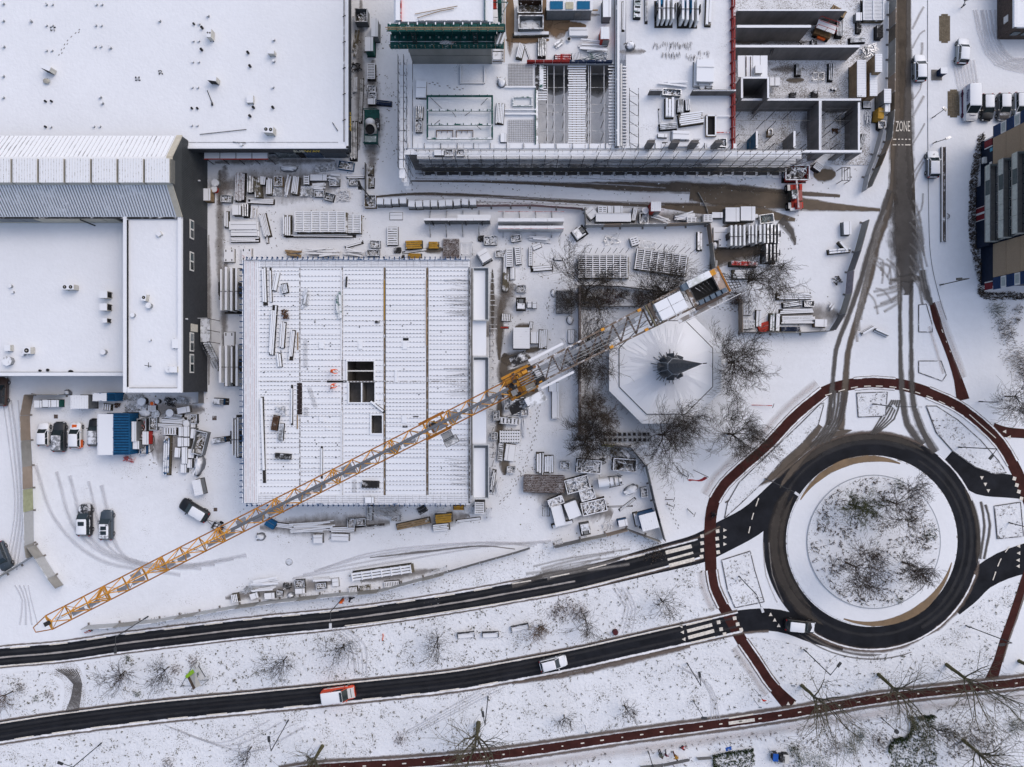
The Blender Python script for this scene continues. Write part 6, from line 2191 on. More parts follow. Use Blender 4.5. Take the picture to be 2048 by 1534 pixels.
# telehandler
p=P(1590,393,1.2)
t=thing('telehandler','red telehandler on the muddy site road with its boom forward','telehandler',(p.x,p.y,0),rad(93))
pbox(t,'chassis',M_redb,(0,0,.85),(3.6,1.1,.55))
pbox(t,'rear_hood',paint('dark_red',(.22,.012,.015),.2),(-1.5,-.35,1.2),(1.0,1.0,.6))
pbox(t,'engine_cover',paint('dark_red',(.2,.01,.01)),(.1,-.75,1.15),(1.6,.55,.5))
cbm=MB()
cbm.box(.1,.55,1.75,1.5,.85,1.4,0,.85,.9)
cab_=cbm.build('cab',M_glass,t)
pbox(t,'cab_roof',mat('cab_roof',(.03,.035,.035),snow=.5),(.05,.55,2.48),(1.35,.85,.08))
for sx_ in (-1.35,1.35):
 for sy_ in (-1,1):
  wl=pcyl(t,'wheel',M_tyre,(sx_,sy_*.7,.62),(sx_,sy_*1.12,.62),.62,14)
  pcyl(wl,'rim',M_rim,(0,0,-.45),(0,0,.53),.5,10)
  pbox(t,'mudguard',M_whitep if sy_>0 else M_redb,(sx_,sy_*.9,1.3),(.9,.4,.06))
pcyl(t,'boom',mat('boom_pale',(.55,.38,.38),snow=.4),(-1.9,-.15,1.9),(2.3,-.22,1.5),.16,8)
pcyl(t,'boom_head',M_redb,(2.2,-.22,1.5),(2.6,-.22,.9),.14,8)
pbox(t,'fork_carriage',M_dark,(2.65,-.2,.7),(.12,1.2,.6))
for s in (-.4,.4):
 pbox(t,'fork',M_metalb,(3.2,-.2+s,.35),(1.1,.12,.06))
pbox(t,'counterweight',mat('grey_metal_snow',(.3,.3,.3),snow=.7),(-1.9,.1,1.0),(.4,1.5,.6))
# ================================================================ PEOPLE
M_skin=mat('skin',(.35,.2,.14))
M_jean=mat('dark_trousers',(.02,.022,.03))
def person(x,y,ang,top,legs,lab,pose='stand',hat=None,z=0.0,scale=1.0,hair=(.03,.02,.015)):
 p=P(x,y,z+1.0)
 t=thing('person',lab,'person',(p.x,p.y,z),rad(ang))
 s=scale
 bend={'stand':.05,'walk':.1,'bend':.75,'crouch':.45,'ride':.35}[pose]
 hipz={'stand':.92,'walk':.90,'bend':.88,'crouch':.42,'ride':.95}[pose]
 st={'stand':.06,'walk':.28,'bend':.12,'crouch':.2,'ride':.2}[pose]
 sh=Vector((.5*math.sin(bend),0,hipz+.5*math.cos(bend)))
 nk=sh+Vector((.1*math.sin(bend),0,.1*math.cos(bend)))
 hd=nk+Vector((.13*math.sin(bend*.8),0,.15))
 vs,es,rs=[],[],[]
 def v(q,r):
  vs.append(tuple(Vector(q)*s))
  rs.append(r*s)
  return len(vs)-1
 def e(a,b_):
  es.append((a,b_))
  return b_
 pel=v((0,0,hipz),.15)
 w1=e(pel,v(Vector((0,0,hipz)).lerp(sh,.5),.15))
 ch=e(w1,v(Vector((0,0,hipz)).lerp(sh,.9),.17))
 n_=e(ch,v(nk,.06))
 h_=e(n_,v(hd,.105))
 e(h_,v(hd+Vector((.02,0,.09)),.085))
 for q in (-1,1):
  fwd=st*q
  kz=.48 if pose != 'crouch' else .45
  kn=Vector((fwd*.6+(.3 if pose=='crouch' else .03),q*.11,kz))
  an=Vector((fwd-.02,q*.12,.08))
  a1=e(pel,v((0,q*.1,hipz-.06),.10))
  a2=e(a1,v(kn,.075))
  a3=e(a2,v(an,.05))
  e(a3,v(an+Vector((.17,0,-.03)),.045))
  s1=e(ch,v(sh+Vector((0,q*.2,-.03)),.075))
  if pose in ('bend','crouch','ride'):
   el=sh+Vector((.2,q*.27,-.22))
   wr=sh+Vector((.42,q*.2,-.30 if pose != 'ride' else -.28))
  else:
   el=sh+Vector((-.04-fwd*.4,q*.28,-.3))
   wr=sh+Vector((.10-fwd*.6,q*.30,-.55))
  s2=e(s1,v(el,.055))
  s3=e(s2,v(wr,.04))
  e(s3,v(wr+(wr-el).normalized()*.12,.04))
 me=bpy.data.meshes.new('person_body')
 me.from_pydata(vs,es,[])
 o=bpy.data.objects.new('body',me)
 C.objects.link(o)
 o.parent=t
 sk=o.modifiers.new('skin','SKIN')
 for i,sv in enumerate(me.skin_vertices[0].data):
  sv.radius=(rs[i],rs[i])
  sv.use_root=i==0
 sb=o.modifiers.new('smooth','SUBSURF')
 sb.levels=sb.render_levels=1
 # clothing by height on the body itself
 me.materials.append(top)
 hd_=hd*s
 b=MB()
 b.dome(hd_.x+.01,0,hd_.z+.03,.13*s,.12*s,.13*s,10,3)
 b.build('helmet' if hat else 'hair',hat or mat('dark_hair',hair),t)
 pbox(t,'face',M_skin,(hd_.x+.09*s,0,hd_.z),(.05*s,.11*s,.14*s))
 for q in (-1,1):
  fwd=st*q
  kz=.48 if pose != 'crouch' else .45
  kn=Vector((fwd*.6+(.3 if pose=='crouch' else .03),q*.11,kz))*s
  hp_=Vector((0,q*.1,hipz-.06))*s
  an=Vector((fwd-.02,q*.12,.1))*s
  lg=MB()
  lg.tube(hp_,kn,.125*s,.095*s,8)
  lg.tube(kn,an,.095*s,.07*s,8)
  lg.build('trouser_leg',legs,t)
  pbox(t,'shoe',M_darkb,(an.x+.07*s,an.y,.05*s),(.27*s,.1*s,.1*s))
 return t
HV=mat('hi_vis_orange',(.85,.13,.025),rough=.7)
HVy=mat('hi_vis_yellow',(.72,.62,.03))
WH=mat('white_helmet',(.75,.75,.75))
person(662,742,-5,HV,HV,'worker in orange with white helmet bending beside the upper deck opening','bend',WH,ZD+.15,1.12)
person(660.5,774,20,HV,HV,'worker in orange with white helmet below the other worker on the deck','crouch',WH,ZD+.15,1.15)
person(700,1199,-20,M_jean,M_jean,'person in black clothes walking on the verge near the orange lamp','walk',None,0,1.1)
person(1322,1510,100,mat('grey_green_coat',(.10,.12,.10)),M_jean,'person in a grey green coat, leftmost of the walking family','stand',None,0,1.15)
person(1333,1511,60,mat('plum_coat',(.13,.02,.05)),M_jean,'person in a plum coat with pale hood in the walking family','walk',WH,0,1.0)
person(1351.5,1513,-80,mat('mustard_coat',(.38,.20,.03)),mat('brown_trousers',(.10,.03,.02)),'person in a mustard yellow coat behind the family','walk',None,0,1.1)
person(1365,1500,10,mat('pink_coat',(.42,.06,.06)),M_jean,'child in a red coat apart from the walking family','crouch',None,0,.9)
# cyclist
p=P(1427,1031,.6)
t=thing('bicycle','dark bicycle ridden along the red cycle path near the crossing','bicycle',(p.x,p.y,0),rad(65))
for u in (-.52,.52):
 b=MB()
 for i in range(14):
  a0,a1=i*math.pi/7,(i+1)*math.pi/7
  b.beam((u+.33*math.cos(a0),0,.34+.33*math.sin(a0)),(u+.33*math.cos(a1),0,.34+.33*math.sin(a1)),.04)
 b.build('wheel',M_tyre,t)
for a_,e_ in (((-.52,0,.34),(-.1,0,.35)),((-.1,0,.35),(-.2,0,.9)),((-.2,0,.8),(.4,0,.85)),((.4,0,.95),(.52,0,.34)),((-.1,0,.35),(.4,0,.8))):
 pcyl(t,'frame_tube',M_dark,a_,e_,.025,6)
pbox(t,'saddle',M_darkb,(-.22,0,.95),(.25,.14,.06))
pcyl(t,'handlebar',M_dark,(.38,-.28,1.0),(.38,.28,1.0),.02,6)
person(1427,1031,65,mat('black_coat',(.014,.014,.016)),M_jean,'person in dark coat riding the bicycle on the red path','ride',None,0,1.05)
# ================================================================ TREES
def tube3(b,p,q,r0,r1,n=3):
 d=q-p
 u=d.cross(Vector((.3,.2,1)))
 if u.length<1e-4:
  u=Vector((1,0,0))
 u.normalize()
 v_=d.cross(u).normalized()
 vs=[]
 for c_,r in ((p,r0),(q,r1)):
  for i in range(n):
   a=2*math.pi*i/n
   vs.append(c_+u*(r*math.cos(a))+v_*(r*math.sin(a)))
 b.add(vs,[(i,(i+1)%n,n+(i+1)%n,n+i) for i in range(n)])
MINR=[.0145]
def grow(b,rg,p,d,ln,r,lvl,up,kink=.28):
 n=(2,3,4,5)[min(lvl,3)]
 for k in range(n):
  d=(d+Vector((rg.uniform(-1,1),rg.uniform(-1,1),rg.uniform(-.6,.8)))*kink+Vector((0,0,up*.08))).normalized()
  q=p+d*(ln/n)
  r2=max(r*.80,MINR[0])
  tube3(b,p,q,r,r2,5 if lvl>2 else (4 if lvl==2 else 3))
  if lvl>0 and (k>0 or lvl<3):
   for _ in range(2 if lvl>1 else rg.choice((1,2))):
    a=rg.uniform(0,6.28)
    side=d.cross(Vector((math.cos(a),math.sin(a),.4))).normalized()
    nd=(d*rg.uniform(.5,.9)+side*rg.uniform(.5,.95)).normalized()
    grow(b,rg,q,nd,ln*rg.uniform(.45,.65),max(r2*.62,MINR[0]),lvl-1,up,kink)
  p,r=q,r2
def tree(x,y,h,spread,lab,seed,trunk=.35,limbs=8,lvl=3,tr=.16,cat='tree',name='bare_tree',barkm=None,twigm=None,el=(25,70),shrub=0,group=None,z=0.0):
 rg=random.Random(seed)
 t=thing(name,lab,cat,P(x,y,0)+Vector((0,0,z)),0,group)
 tk=MB()
 th=h*trunk
 lean=Vector((rg.uniform(-.08,.08)*th,rg.uniform(-.08,.08)*th,0))
 p0=Vector((0,0,-.05))
 for k in range(4):
  q0=lean*((k+1)/4)+Vector((rg.uniform(-.04,.04),rg.uniform(-.04,.04),th*(k+1)/4))
  tube3(tk,p0,q0,tr*(1.25-.12*k),tr*(1.13-.12*k),8)
  p0=q0
 tk.build('trunk',barkm or M_bark,t)
 cb=MB()
 for i in range(limbs):
  az=2*math.pi*(i+rg.uniform(-.3,.3))/limbs
  e_=rad(rg.uniform(*el))
  d=Vector((math.cos(az)*math.cos(e_),math.sin(az)*math.cos(e_),math.sin(e_)))
  s=p0*rg.uniform(.72,1.0)
  ln=min((h-th)/max(math.sin(e_),.45),spread/max(math.cos(e_),.3))*rg.uniform(.75,1.0)
  grow(cb,rg,s,d,ln,tr*.5,lvl,1.0)
 cb.build('crown',twigm or M_twig,t)
 return t
BIG='trees round the octagonal hall'
tree(1173,586,8.6,4.0,'bare tree at the left end of the dark hedge above the octagon garden',1,limbs=9)
tree(1316,594,8.6,4.4,'bare tree over the right formwork panel above the hedge',2,limbs=10)
tree(1497,563,8.0,3.6,'bare tree right behind the end of the counter jib',3,limbs=9)
tree(1457,725,8.2,4.4,'broad bare tree right of the octagonal hall',4,limbs=10)
tree(1456,868,7.4,4.2,'bare tree at the lower right of the octagonal hall near the cycle path',5,limbs=9)
tree(1318,869,7.6,4.6,'largest bare tree just below the octagonal roof edge',6,limbs=11)
tree(1172,871,6.4,3.4,'dense twiggy tree left of the rows of chairs',7,limbs=12,lvl=3,twigm=M_twig,el=(15,80))
tree(1192,832,4.2,3.0,'low bushy tree between the octagon wall and the dense twiggy tree',17,limbs=10,lvl=3,trunk=.15,tr=.10,twigm=M_shrub,el=(20,80))
tree(1174,716,7.0,3.8,'bare tree under the counter jib left of the octagon',8,limbs=10)
RB=[(1690,1125,7.5,3.6,'large bare tree in the lower left of the roundabout island'),(1803,1123,5.6,2.4,'bare tree in the lower right of the roundabout island'),(1772,1000,6.4,2.6,'bare tree in the upper right of the roundabout island'),(1697,1008,5.0,2.4,'mossy low tree in the upper left of the roundabout island')]
for i,(x,y,h,s,lab) in enumerate(RB):
 tree(x,y,h,s,lab,20+i,limbs=6,tr=.12,trunk=.4,twigm=mat('reddish_twigs',(.055,.042,.036),var=.3,snow=.1) if i != 3 else mat('green_twigs',(.06,.066,.03),var=.3),z=.2)
AV=[(1604,1371,14.5,4.6,'tall avenue tree with short trunk, first on the cycle path below the roundabout'),(1757,1349,14.5,4.8,'tall pale barked avenue tree over the middle of the red cycle path'),(1893,1329,15,4.8,'tall avenue tree beside the red path corner at lower right'),(1926,1480,13,4.5,'tall mossy tree in the garden bed at the lower right corner'),(957,1446,13.5,4.2,'thick mossy pollard tree leaning over the lower cycle path'),(645,1492,13,4.0,'mossy tree at the bottom edge left of the pollard'),(2038,1322,13,4.2,'tree at the right edge behind the path corner')]
for i,(x,y,h,s,lab) in enumerate(AV):
 tree(x,y,h,s,lab,40+i,limbs=8,lvl=2,tr=.24 if i != 4 else .3,trunk=.36,barkm=M_bark2,twigm=mat('olive_twigs',(.095,.088,.062),var=.3,snow=.12,sscale=6),el=(36,76))
SMALL=[(250,1342,5.0,2.2,'small bare tree right of the slushy turning lane'),(338,1334,4.6,1.6,'thin bare tree left of the white signboard'),(26,1382,6.0,2.2,'brown tree in the left snow island'),(574,1313,5.2,2.2,'bushy bare tree on the median above the red van'),(688,1288,5.0,2.0,'sparse bare tree on the median right of the bushy one'),(877,1274,5.6,2.0,'dark round bare tree alone on the median'),(1078,1250,4.6,1.6,'brownish bare tree right of the snowy benches'),(1170,1238,5.2,1.8,'bare tree next to the red leaved shrubs on the median'),(1321,1197,5.0,1.7,'bare young tree near the upper zebra crossing'),(503,1494,4.0,1.4,'thin sapling on the lower verge left of the lamp'),(1128,1430,4.0,1.2,'thin sapling on the lower verge, left of two'),(1250,1412,4.2,1.4,'bushy sapling on the lower verge, right of two'),(2010,793,9.0,3.4,'bare tree cut off by the right edge beside the cycle path'),(1862,1452,5,2.4,'twiggy small tree over the frosty garden bed')]
for i,(x,y,h,s,lab) in enumerate(SMALL):
 tree(x,y,h,s,lab,70+i,limbs=8 if s>1.5 else 5,lvl=2 if i != 12 else 3,tr=.09,trunk=.3,el=(30,75),twigm=mat('brown_twigs',(.10,.062,.035),var=.3) if i in (2,6) else None)
def shrub(x,y,r,h,lab,m=None,n=240,seed=0,group=None,z=0.0):
 rg=random.Random(seed or int(x*7+y))
 t=thing('shrub',lab,'shrub',P(x,y,0)+Vector((0,0,z)),0,group)
 b=MB()
 for _ in range(n):
  a=rg.uniform(0,6.28)
  q=Vector((rg.gauss(0,r*.6),rg.gauss(0,r*.6),0))
  if q.length>r*1.4:
   continue
  hh=h*rg.uniform(.4,1)*max(.25,1-(q.length/r)**2*.7)
  e_=q+Vector((math.cos(a)*hh*.5,math.sin(a)*hh*.5,hh))
  tube3(b,q,e_,.022,.010,3)
  for _k in range(2):
   u=q.lerp(e_,rg.uniform(.4,1))
   c_=rg.uniform(.05,.14)
   n1=Vector((rg.uniform(-1,1),rg.uniform(-1,1),rg.uniform(-.3,.6)))*c_
   n2=Vector((rg.uniform(-1,1),rg.uniform(-1,1),rg.uniform(-.3,.6)))*c_
   b.add([u,u+n1,u+n2],[(0,1,2)])
 tag(b.build('foliage',m or M_shrub,t),kind='stuff')
 return t
M_redsh=mat('reddish_shrub',(.075,.040,.032),var=.4,snow=.22,sscale=7)
for i,(x,y,r,h,m,lab) in enumerate(((1165,597,1.6,1.5,M_shrub,'dark shrub at the left end of the garden hedge'),(1195,598,1.7,1.5,M_shrub,'dark dense shrub in the garden hedge under the first tree'),(1222,596,1.6,1.4,M_redsh,'reddish shrub at the end of the left hedge part'),(1246,590,1.0,1.2,M_shrub,'small shrub in the gap of the garden hedge'),(1278,598,1.4,1.5,M_redsh,'reddish brown shrub left of the right hedge tree'),(1303,600,1.6,1.4,M_shrub,'dark shrub under the counter jib hedge tree'),(1475,600,1.4,1.3,M_redsh,'reddish shrub beside the yard wall behind the jib end'),(1190,800,1.8,1.4,M_shrub,'tangled shrub in the garden left of the octagon'),(1180,640,1.5,.8,M_shrub,'low twiggy shrub in the upper garden corner'),(1162,800,.8,1.0,M_redsh,'narrow shrub against the garden wall'),(1995,620,1.5,1.0,M_leaf,'green evergreen shrub below the apartment block'),(2008,650,1.6,.8,M_shrub,'dark shrub below the evergreen one'),(2036,620,.8,.6,M_shrub,'small shrub right of the evergreen shrub'),(2034,640,.6,.5,M_shrub,'tiny shrub below the small right shrub'),(2015,672,1.6,.8,M_shrub,'lowest dark shrub of the group below the block'),(2035,715,2.2,1.0,M_shrub,'large dark shrub at the right edge below the group'),(2042,745,1.6,.9,M_shrub,'dark shrub at the right edge, the lower one'),(1132,1215,1.8,.9,M_redsh,'wide reddish shrub on the median above the bench shaped heaps'),(1110,1225,1.4,.8,M_redsh,'reddish shrub left of the widest one on the median'),(1160,1225,1.5,.9,M_redsh,'reddish shrub right of the widest one on the median'),(1082,1258,1.2,.8,M_redsh,'brown shrub at the foot of the brownish tree'),(1717,1473,1.2,1.2,M_leaf,'round evergreen shrub, topmost in the bottom garden'),(1700,1492,1.5,1.0,M_leaf,'wide evergreen shrub below the topmost one'),(1757,1482,1.8,.9,M_shrub,'grey twiggy shrub right of the round evergreen'),(1587,1497,1.0,1.2,M_leaf,'round evergreen shrub above the blue bin'),(1600,1517,1.6,1.2,M_leaf,'dark evergreen shrub beside the white cabinet'),(1640,1525,1.9,1.0,M_leaf,'snow topped evergreen shrub at the bottom edge'),(1668,1492,1.6,.8,M_shrub,'sparse brown shrub left of the wide evergreen'),(1550,1515,.8,.9,M_leaf,'small evergreen shrub beside the blue bin'),(256,1316,.6,.5,M_leaf,'small green shrub at the road edge near the lamp foot'),(72,1396,.5,.4,M_leaf,'green tuft in the left snow island'),(275,1388,.7,.5,M_leaf,'low green tuft right of the small bare tree'),(800,1478,1.0,.7,M_redsh,'snow capped reddish shrub alone on the lower verge'),(338,1525,1.0,.7,M_shrub,'dark shrub at the bottom edge near the leaning lamp'),(1795,968,1.0,.7,M_leaf,'evergreen shrub at the top of the roundabout island'),(1860,1070,1.1,.6,M_leaf,'evergreen shrub at the right rim of the roundabout island'),(1788,1022,1.4,.6,M_leaf,'evergreen patch shrub below the upper right island tree'),(1797,1200,.5,.5,M_leaf,'lone green shrub at the lower rim of the roundabout island'),(1965,1480,3.0,.9,M_shrub,'wide thorny shrub in the frosty bed at lower right'),(2030,1450,1.8,1.0,M_leaf,'evergreen shrub at the lower right picture edge'),(240,1355,1.0,.6,M_redsh,'brown brush at the foot of the tree beside the turning lane'),(352,1338,.9,.7,M_redsh,'brown brush left of the white signboard'),(386,1322,1.0,.8,M_redsh,'brown brush right behind the white signboard'),(40,1375,1.2,.6,M_shrub,'dark brush under the brown tree of the left island'),(100,1390,.7,.4,M_shrub,'yellowish brush at the rim of the left island'),(1300,1105,1.6,.6,M_shrub,'dry brush below the fence corner near the upper crossing'),(1320,1100,1.4,.6,M_shrub,'dry brush at the road edge near the upper crossing'))):
 shrub(x,y,r,h,lab,m,n=int((170 if 588<y<603 and x<1480 else 60)*r*r)+40,z=.22 if 1790<x<1862 and 960<y<1210 else 0)
hedge('hedge',[(1820,1432),(1826,1450),(1812,1476),(1795,1478)],6,.8,M_leaf,'curved green hedge edging the right garden bed',dens=110)
hedge('hedge',[(1778,1500),(1785,1482),(1800,1476)],6,.8,M_leaf,'green hedge piece at the lower left of the curved bed',dens=110)
hedge('hedge',[(1838,1434),(1866,1432)],6,.8,M_leaf,'short straight green hedge on top of the curved bed',dens=110)
hedge('hedge',[(1428,1512),(1450,1506),(1505,1499)],5,.7,M_leaf,'low green hedge along the top of the left garden plot',dens=110)
hedge('hedge',[(1428,1512),(1428,1545)],5,.7,M_leaf,'low green hedge along the left side of the left garden plot',dens=110)
for nm,poly,thr in (('frosty_ground_cover',[(1822,1434),(1866,1432),(1874,1532),(1780,1560),(1782,1490),(1812,1478),(1826,1455)],-.6),('frosty_ground_cover',[(1432,1513),(1508,1500),(1512,1560),(1430,1560)],-.6),('rose_bed',[(1885,1450),(1950,1440),(1960,1510),(1895,1520)],-.3),('path_edge_plants',[(1280,1534),(1340,1524),(1385,1514),(1390,1520),(1330,1545),(1280,1550)],-.5)):
 tufts(nm,[poly],900 if 'cover' in nm else 300,M_leaf if 'cover' in nm else M_shrub,.15,.35,thr=thr)
# ================================================================ LAMPS, SIGNS, FENCES
def lamp(base,top,head,lab,r=.07,hm=None,name='street_lamp',cat='street lamp',head2=None,knob=False,fat=None):
 b0=Vector((base[0]-CX,base[1]-CY))
 t0=Vector((top[0]-CX,top[1]-CY))
 z=H*(1-b0.length/t0.length)
 g=P(base[0],base[1])
 tp=P(top[0],top[1],z)
 t=thing(name,lab,cat,g)
 pcyl(t,'foot',M_pole,(0,0,0),(0,0,.9),r*1.6,8)
 pcyl(t,'pole',M_pole,(0,0,.2),tp-g,r,8)
 for hq in (head,head2):
  if hq is None:
   continue
  hp=P(hq[0],hq[1],z+.15)
  if (hp-tp).length>.6:
   pcyl(t,'arm',M_pole,tp-g,hp-g,r*.75,6)
  d=(hp-tp)
  d.z=0
  a=math.atan2(d.y,d.x)
  if knob:
   pcyl(t,'lamp_head',hm or M_pole,hp-g-Vector((0,0,.1)),hp-g+Vector((0,0,.15)),.32,12)
  else:
   pbox(t,'lamp_head',hm or M_pole,hp-g+Vector((0,0,.05)),(.8,.34,.16),a)
 return t
lamp((1530,957),(1585,982),(1594,988),'street lamp with white head over the left side of the roundabout',hm=M_lamp)
lamp((296,1233),(231,1274),(231,1301),'street lamp with grey head over the upper road at left')
t=lamp((686,1196),(661,1223),(661,1252),'street lamp with orange foot plate over the upper road',hm=M_lamp)
pbox(t,'orange_plate',M_org,(.1,-.1,1.2),(.4,.3,1.6))
lamp((1477,1152),(1513,1189),(1524,1219),'street lamp on the splitter island between the crossings',hm=M_lamp)
lamp((1608,1299),(1661,1350),(1678,1329),'street lamp with folded arm below the roundabout')
lamp((1374,1326),(1402,1372),(1399,1349),'street lamp with short arm on the lower verge near the crossing')
lamp((577,1440),(542,1502),(538,1478),'street lamp on the lower verge left of the mossy trees')
lamp((976,1393),(970,1450),(966,1428),'street lamp beside the mossy pollard tree')
lamp((203,1486),(146,1534),(121,1526),'street lamp at the bottom edge left')
lamp((1932,1251),(2024,1286),(2003,1289),'street lamp beside the right lower cycle path')
lamp((1745,808),(1786,813),(1788,814),'double headed street lamp on the upper splitter island',hm=M_lamp,head2=(1838,814))
lamp((1916,894),(1994,898),(1982,914),'street lamp on the upper right verge of the roundabout')
lamp((1880,570),(1938,557),(1918,558),'street lamp left of the apartment block corner')
lamp((2017,1045),(2060,1056),(2075,1056),'street lamp at the right edge of the east island')
lamp((1958,803),(1996,805),(1998,805),'round headed lamp on the snow beyond the cycle path',r=.06,knob=True,hm=M_lamp)
lamp((1762,1435),(1791,1461),(1793,1463),'round headed lamp post in the bottom garden',r=.06,knob=True)
lamp((1386,1401),(1407,1435),(1408,1436),'plain thin post on the lower verge near the white stripes',r=.05,name='post',cat='post')
lamp((1296,1502),(1306,1533),(1307,1535),'dark post at the bottom edge left of the walking family',r=.06,name='post',cat='post')
lamp((1864,236),(1888,219),(1889,218),'leaning dark post below the second paved strip, the upper one',r=.05,name='post',cat='post',hm=M_metal)
lamp((1866,287),(1894,277),(1896,276),'leaning dark post above the grey parked car, the lower one',r=.05,name='post',cat='post',hm=M_metal)
lamp((1923,15),(1932,0),(1933,-1),'dark post at the top edge right of the upper paved strip',r=.06,name='post',cat='post')
t=lamp((742,397),(720,370),(719,368),'site floodlight mast beside the row of block pallets',r=.09,name='floodlight_mast',cat='floodlight',hm=M_darkb)
pbox(t,'floodlight',M_darkb,P(720,376,7.2)-t.location,(.5,.4,.4))
def sign(base,top,lab,m,w_=.8,h_=.6,text=None,txm=None,rz=0.0,tilt=.0,name='traffic_sign',tri=False):
 b0=Vector((base[0]-CX,base[1]-CY))
 t0=Vector((top[0]-CX,top[1]-CY))
 z=max(1.2,H*(1-b0.length/t0.length))
 g=P(base[0],base[1])
 t=thing(name,lab,'sign',g)
 pcyl(t,'post',M_metalb,(0,0,0),(0,0,z),.04,6)
 if tri:
  b=MB()
  b.tube((0,.05,z-.2),(0,.09,z-.2),.45,.45,3)
  b.build('sign_plate',m,t)
 else:
  pbox(t,'sign_plate',m,(0,.06,z),(w_,.05,h_),rz,rx=tilt)
 if text:
  lettering('sign_lettering',text,(0,.10 if abs(tilt)<.1 else .02,z+(.0 if abs(tilt)<.1 else .06)),h_*.8,txm or M_whitep,(math.pi/2+tilt if tilt else math.pi/2,0,rz+(0 if tilt else math.pi)),t)
 return t
SB=mat('sign_blue',(.02,.10,.42))
sign((1448,1483),(1456,1499),'blue parking sign with white mark beside the left garden plot',SB,.9,.8,'p',M_whitep,.3,-1.1)
sign((1170,1450),(1173,1466),'small grey blue sign above the lower cycle path',mat('sign_grey',(.22,.26,.32)),.55,.5,tilt=-.8)
t=sign((1509,1378),(1530,1402),'small triangular sign with red rim at the path corner',mat('sign_red',(.5,.05,.04)),.8,.7,tri=True)
pbox(t,'mirror_disc',M_metalb,(.0,0,2.2),(.4,.1,.4))
sign((1509,1401),(1520,1416),'low sign post nearest to the lower path corner',mat('sign_grey',(.2,.2,.3)),.5,.4)
sign((1580,1366),(1588,1371),'tiny pale sign beside the first avenue tree',mat('sign_grey',(.2,.2,.3)),.6,.4)
sign((1536,1497),(1551,1495),'thin sign post at the bottom garden near the blue bin',mat('sign_grey',(.2,.2,.3)),.5,.5)
sign((1510,1407),(1519,1413),'short signpost beside the low one',mat('sign_grey',(.2,.2,.3)),.4,.3) if False else None
# flag pole, small posts on the lawn
g=P(1387,940)
t=thing('flag_pole','flag pole with red flag on the lawn left of the cycle path','flag',g)
tp=P(1415,953,6.5)-g
pcyl(t,'pole',M_pole,(0,0,0),(0,0,8.2),.05,6)
fz=7.9
b=MB()
for i in range(6):
 u=i/6
 v0,v1=i/6,(i+1)/6
 def fpt(a,c_):
  return (-a*2.2,-.15-.25*math.sin(a*5)-a*.9,fz-c_*1.6-a*1.4)
 b.add([fpt(v0,0),fpt(v1,0),fpt(v1,1),fpt(v0,1)],[(0,1,2,3)])
b.build('flag',mat('flag_red',(.42,.035,.045)),t)
for x,y,x1,y1,lab in ((1359,945,1371,952,'small dark post with cross foot left of the flag pole'),(1330,999,1343,997,'forked low post on the lawn, upper of two'),(1332,1008,1343,1011,'forked low post on the lawn, lower of two'),(1374,1017,1384,1027,'crooked low post near the cycle path on the lawn'),(1503,810,1540,811,'red and white post at the cycle path near the octagon trees')):
 g=P(x,y)
 t=thing('lawn_post',lab,'post',g)
 e_=P(x1,y1)-g
 pcyl(t,'post',M_dark if x<1500 else M_redp,(0,0,.1),(e_.x,e_.y,.9),.06,6)
 pcyl(t,'arm',M_dark,(e_.x+.3,e_.y+.35,.9),(e_.x+.05,e_.y-.35,.9),.05,6)
# signboard on the median: V-shaped hoarding with stays
g=P(392,1350,0)
t=thing('signboard','white advertising signboard with lime green corner on the median','signboard',g)
a0,a1,a2=Vector((1.0,1.7,0)),Vector((-1.35,-.55,0)),Vector((2.6,-.9,0))
bd=MB()
def board(pa,pb,z0,z1,m,nm,push=0.0):
 d=(pb-pa).normalized()
 n_=Vector((-d.y,d.x,0))*push
 c_=(pa+pb)/2+n_
 pbox(t,nm,m,(c_.x,c_.y,(z0+z1)/2),((pb-pa).length,.08,z1-z0),math.atan2(d.y,d.x),rx=0)
q=lambda x,y,z:P(x,y,z)-g
b=MB()
b.add([q(379,1352,1),q(391,1376,3.6),q(402,1371,3.8),q(390,1344,2.0)],[(3,2,1,0)])
b.build('board_panel',mat('board_pale',(.55,.53,.49)),t)
b=MB()
b.add([q(374.5,1355,.9),q(386.5,1380,3.5),q(391,1376,3.62),q(379,1352,1.02)],[(3,2,1,0)])
b.build('board_picture',mat('board_brown',(.10,.07,.05),vs=4,var=.5),t)
b=MB()
b.add([q(370,1352,1.1),q(373,1357.5,1.1),q(389,1345,2.1),q(385,1338,2.1)],[(0,1,2,3)])
b.build('board_corner',mat('lime_green',(.33,.60,.04)),t)
b=MB()
b.add([q(388,1338.5,.8),q(397,1333,.8),q(411,1356,2.6),q(400,1361,2.9)],[(0,1,2,3)])
b.build('board_panel',mat('board_white',(.55,.56,.58)),t)
b=MB()
b.add([q(393,1346,1.9),q(397,1344,1.9),q(398,1350,2.1),q(395,1352,2.1)],[(0,1,2,3)])
b.build('board_emblem',mat('board_emblem',(.14,.16,.15)),t)
pcyl(t,'edge_beam',M_dark,q(397,1332,.7),q(410,1354,1.6),.10,6)
for x0,y0,x1,y1 in ((362,1372,384,1334),(362,1372,382,1372),(396,1320,382,1336),(418,1359,400,1362),(418,1359,402,1372),(388,1343,372,1350)):
 pcyl(t,'stay',M_metalb,q(x0,y0,.1),q(x1,y1,1.2),.05,6)
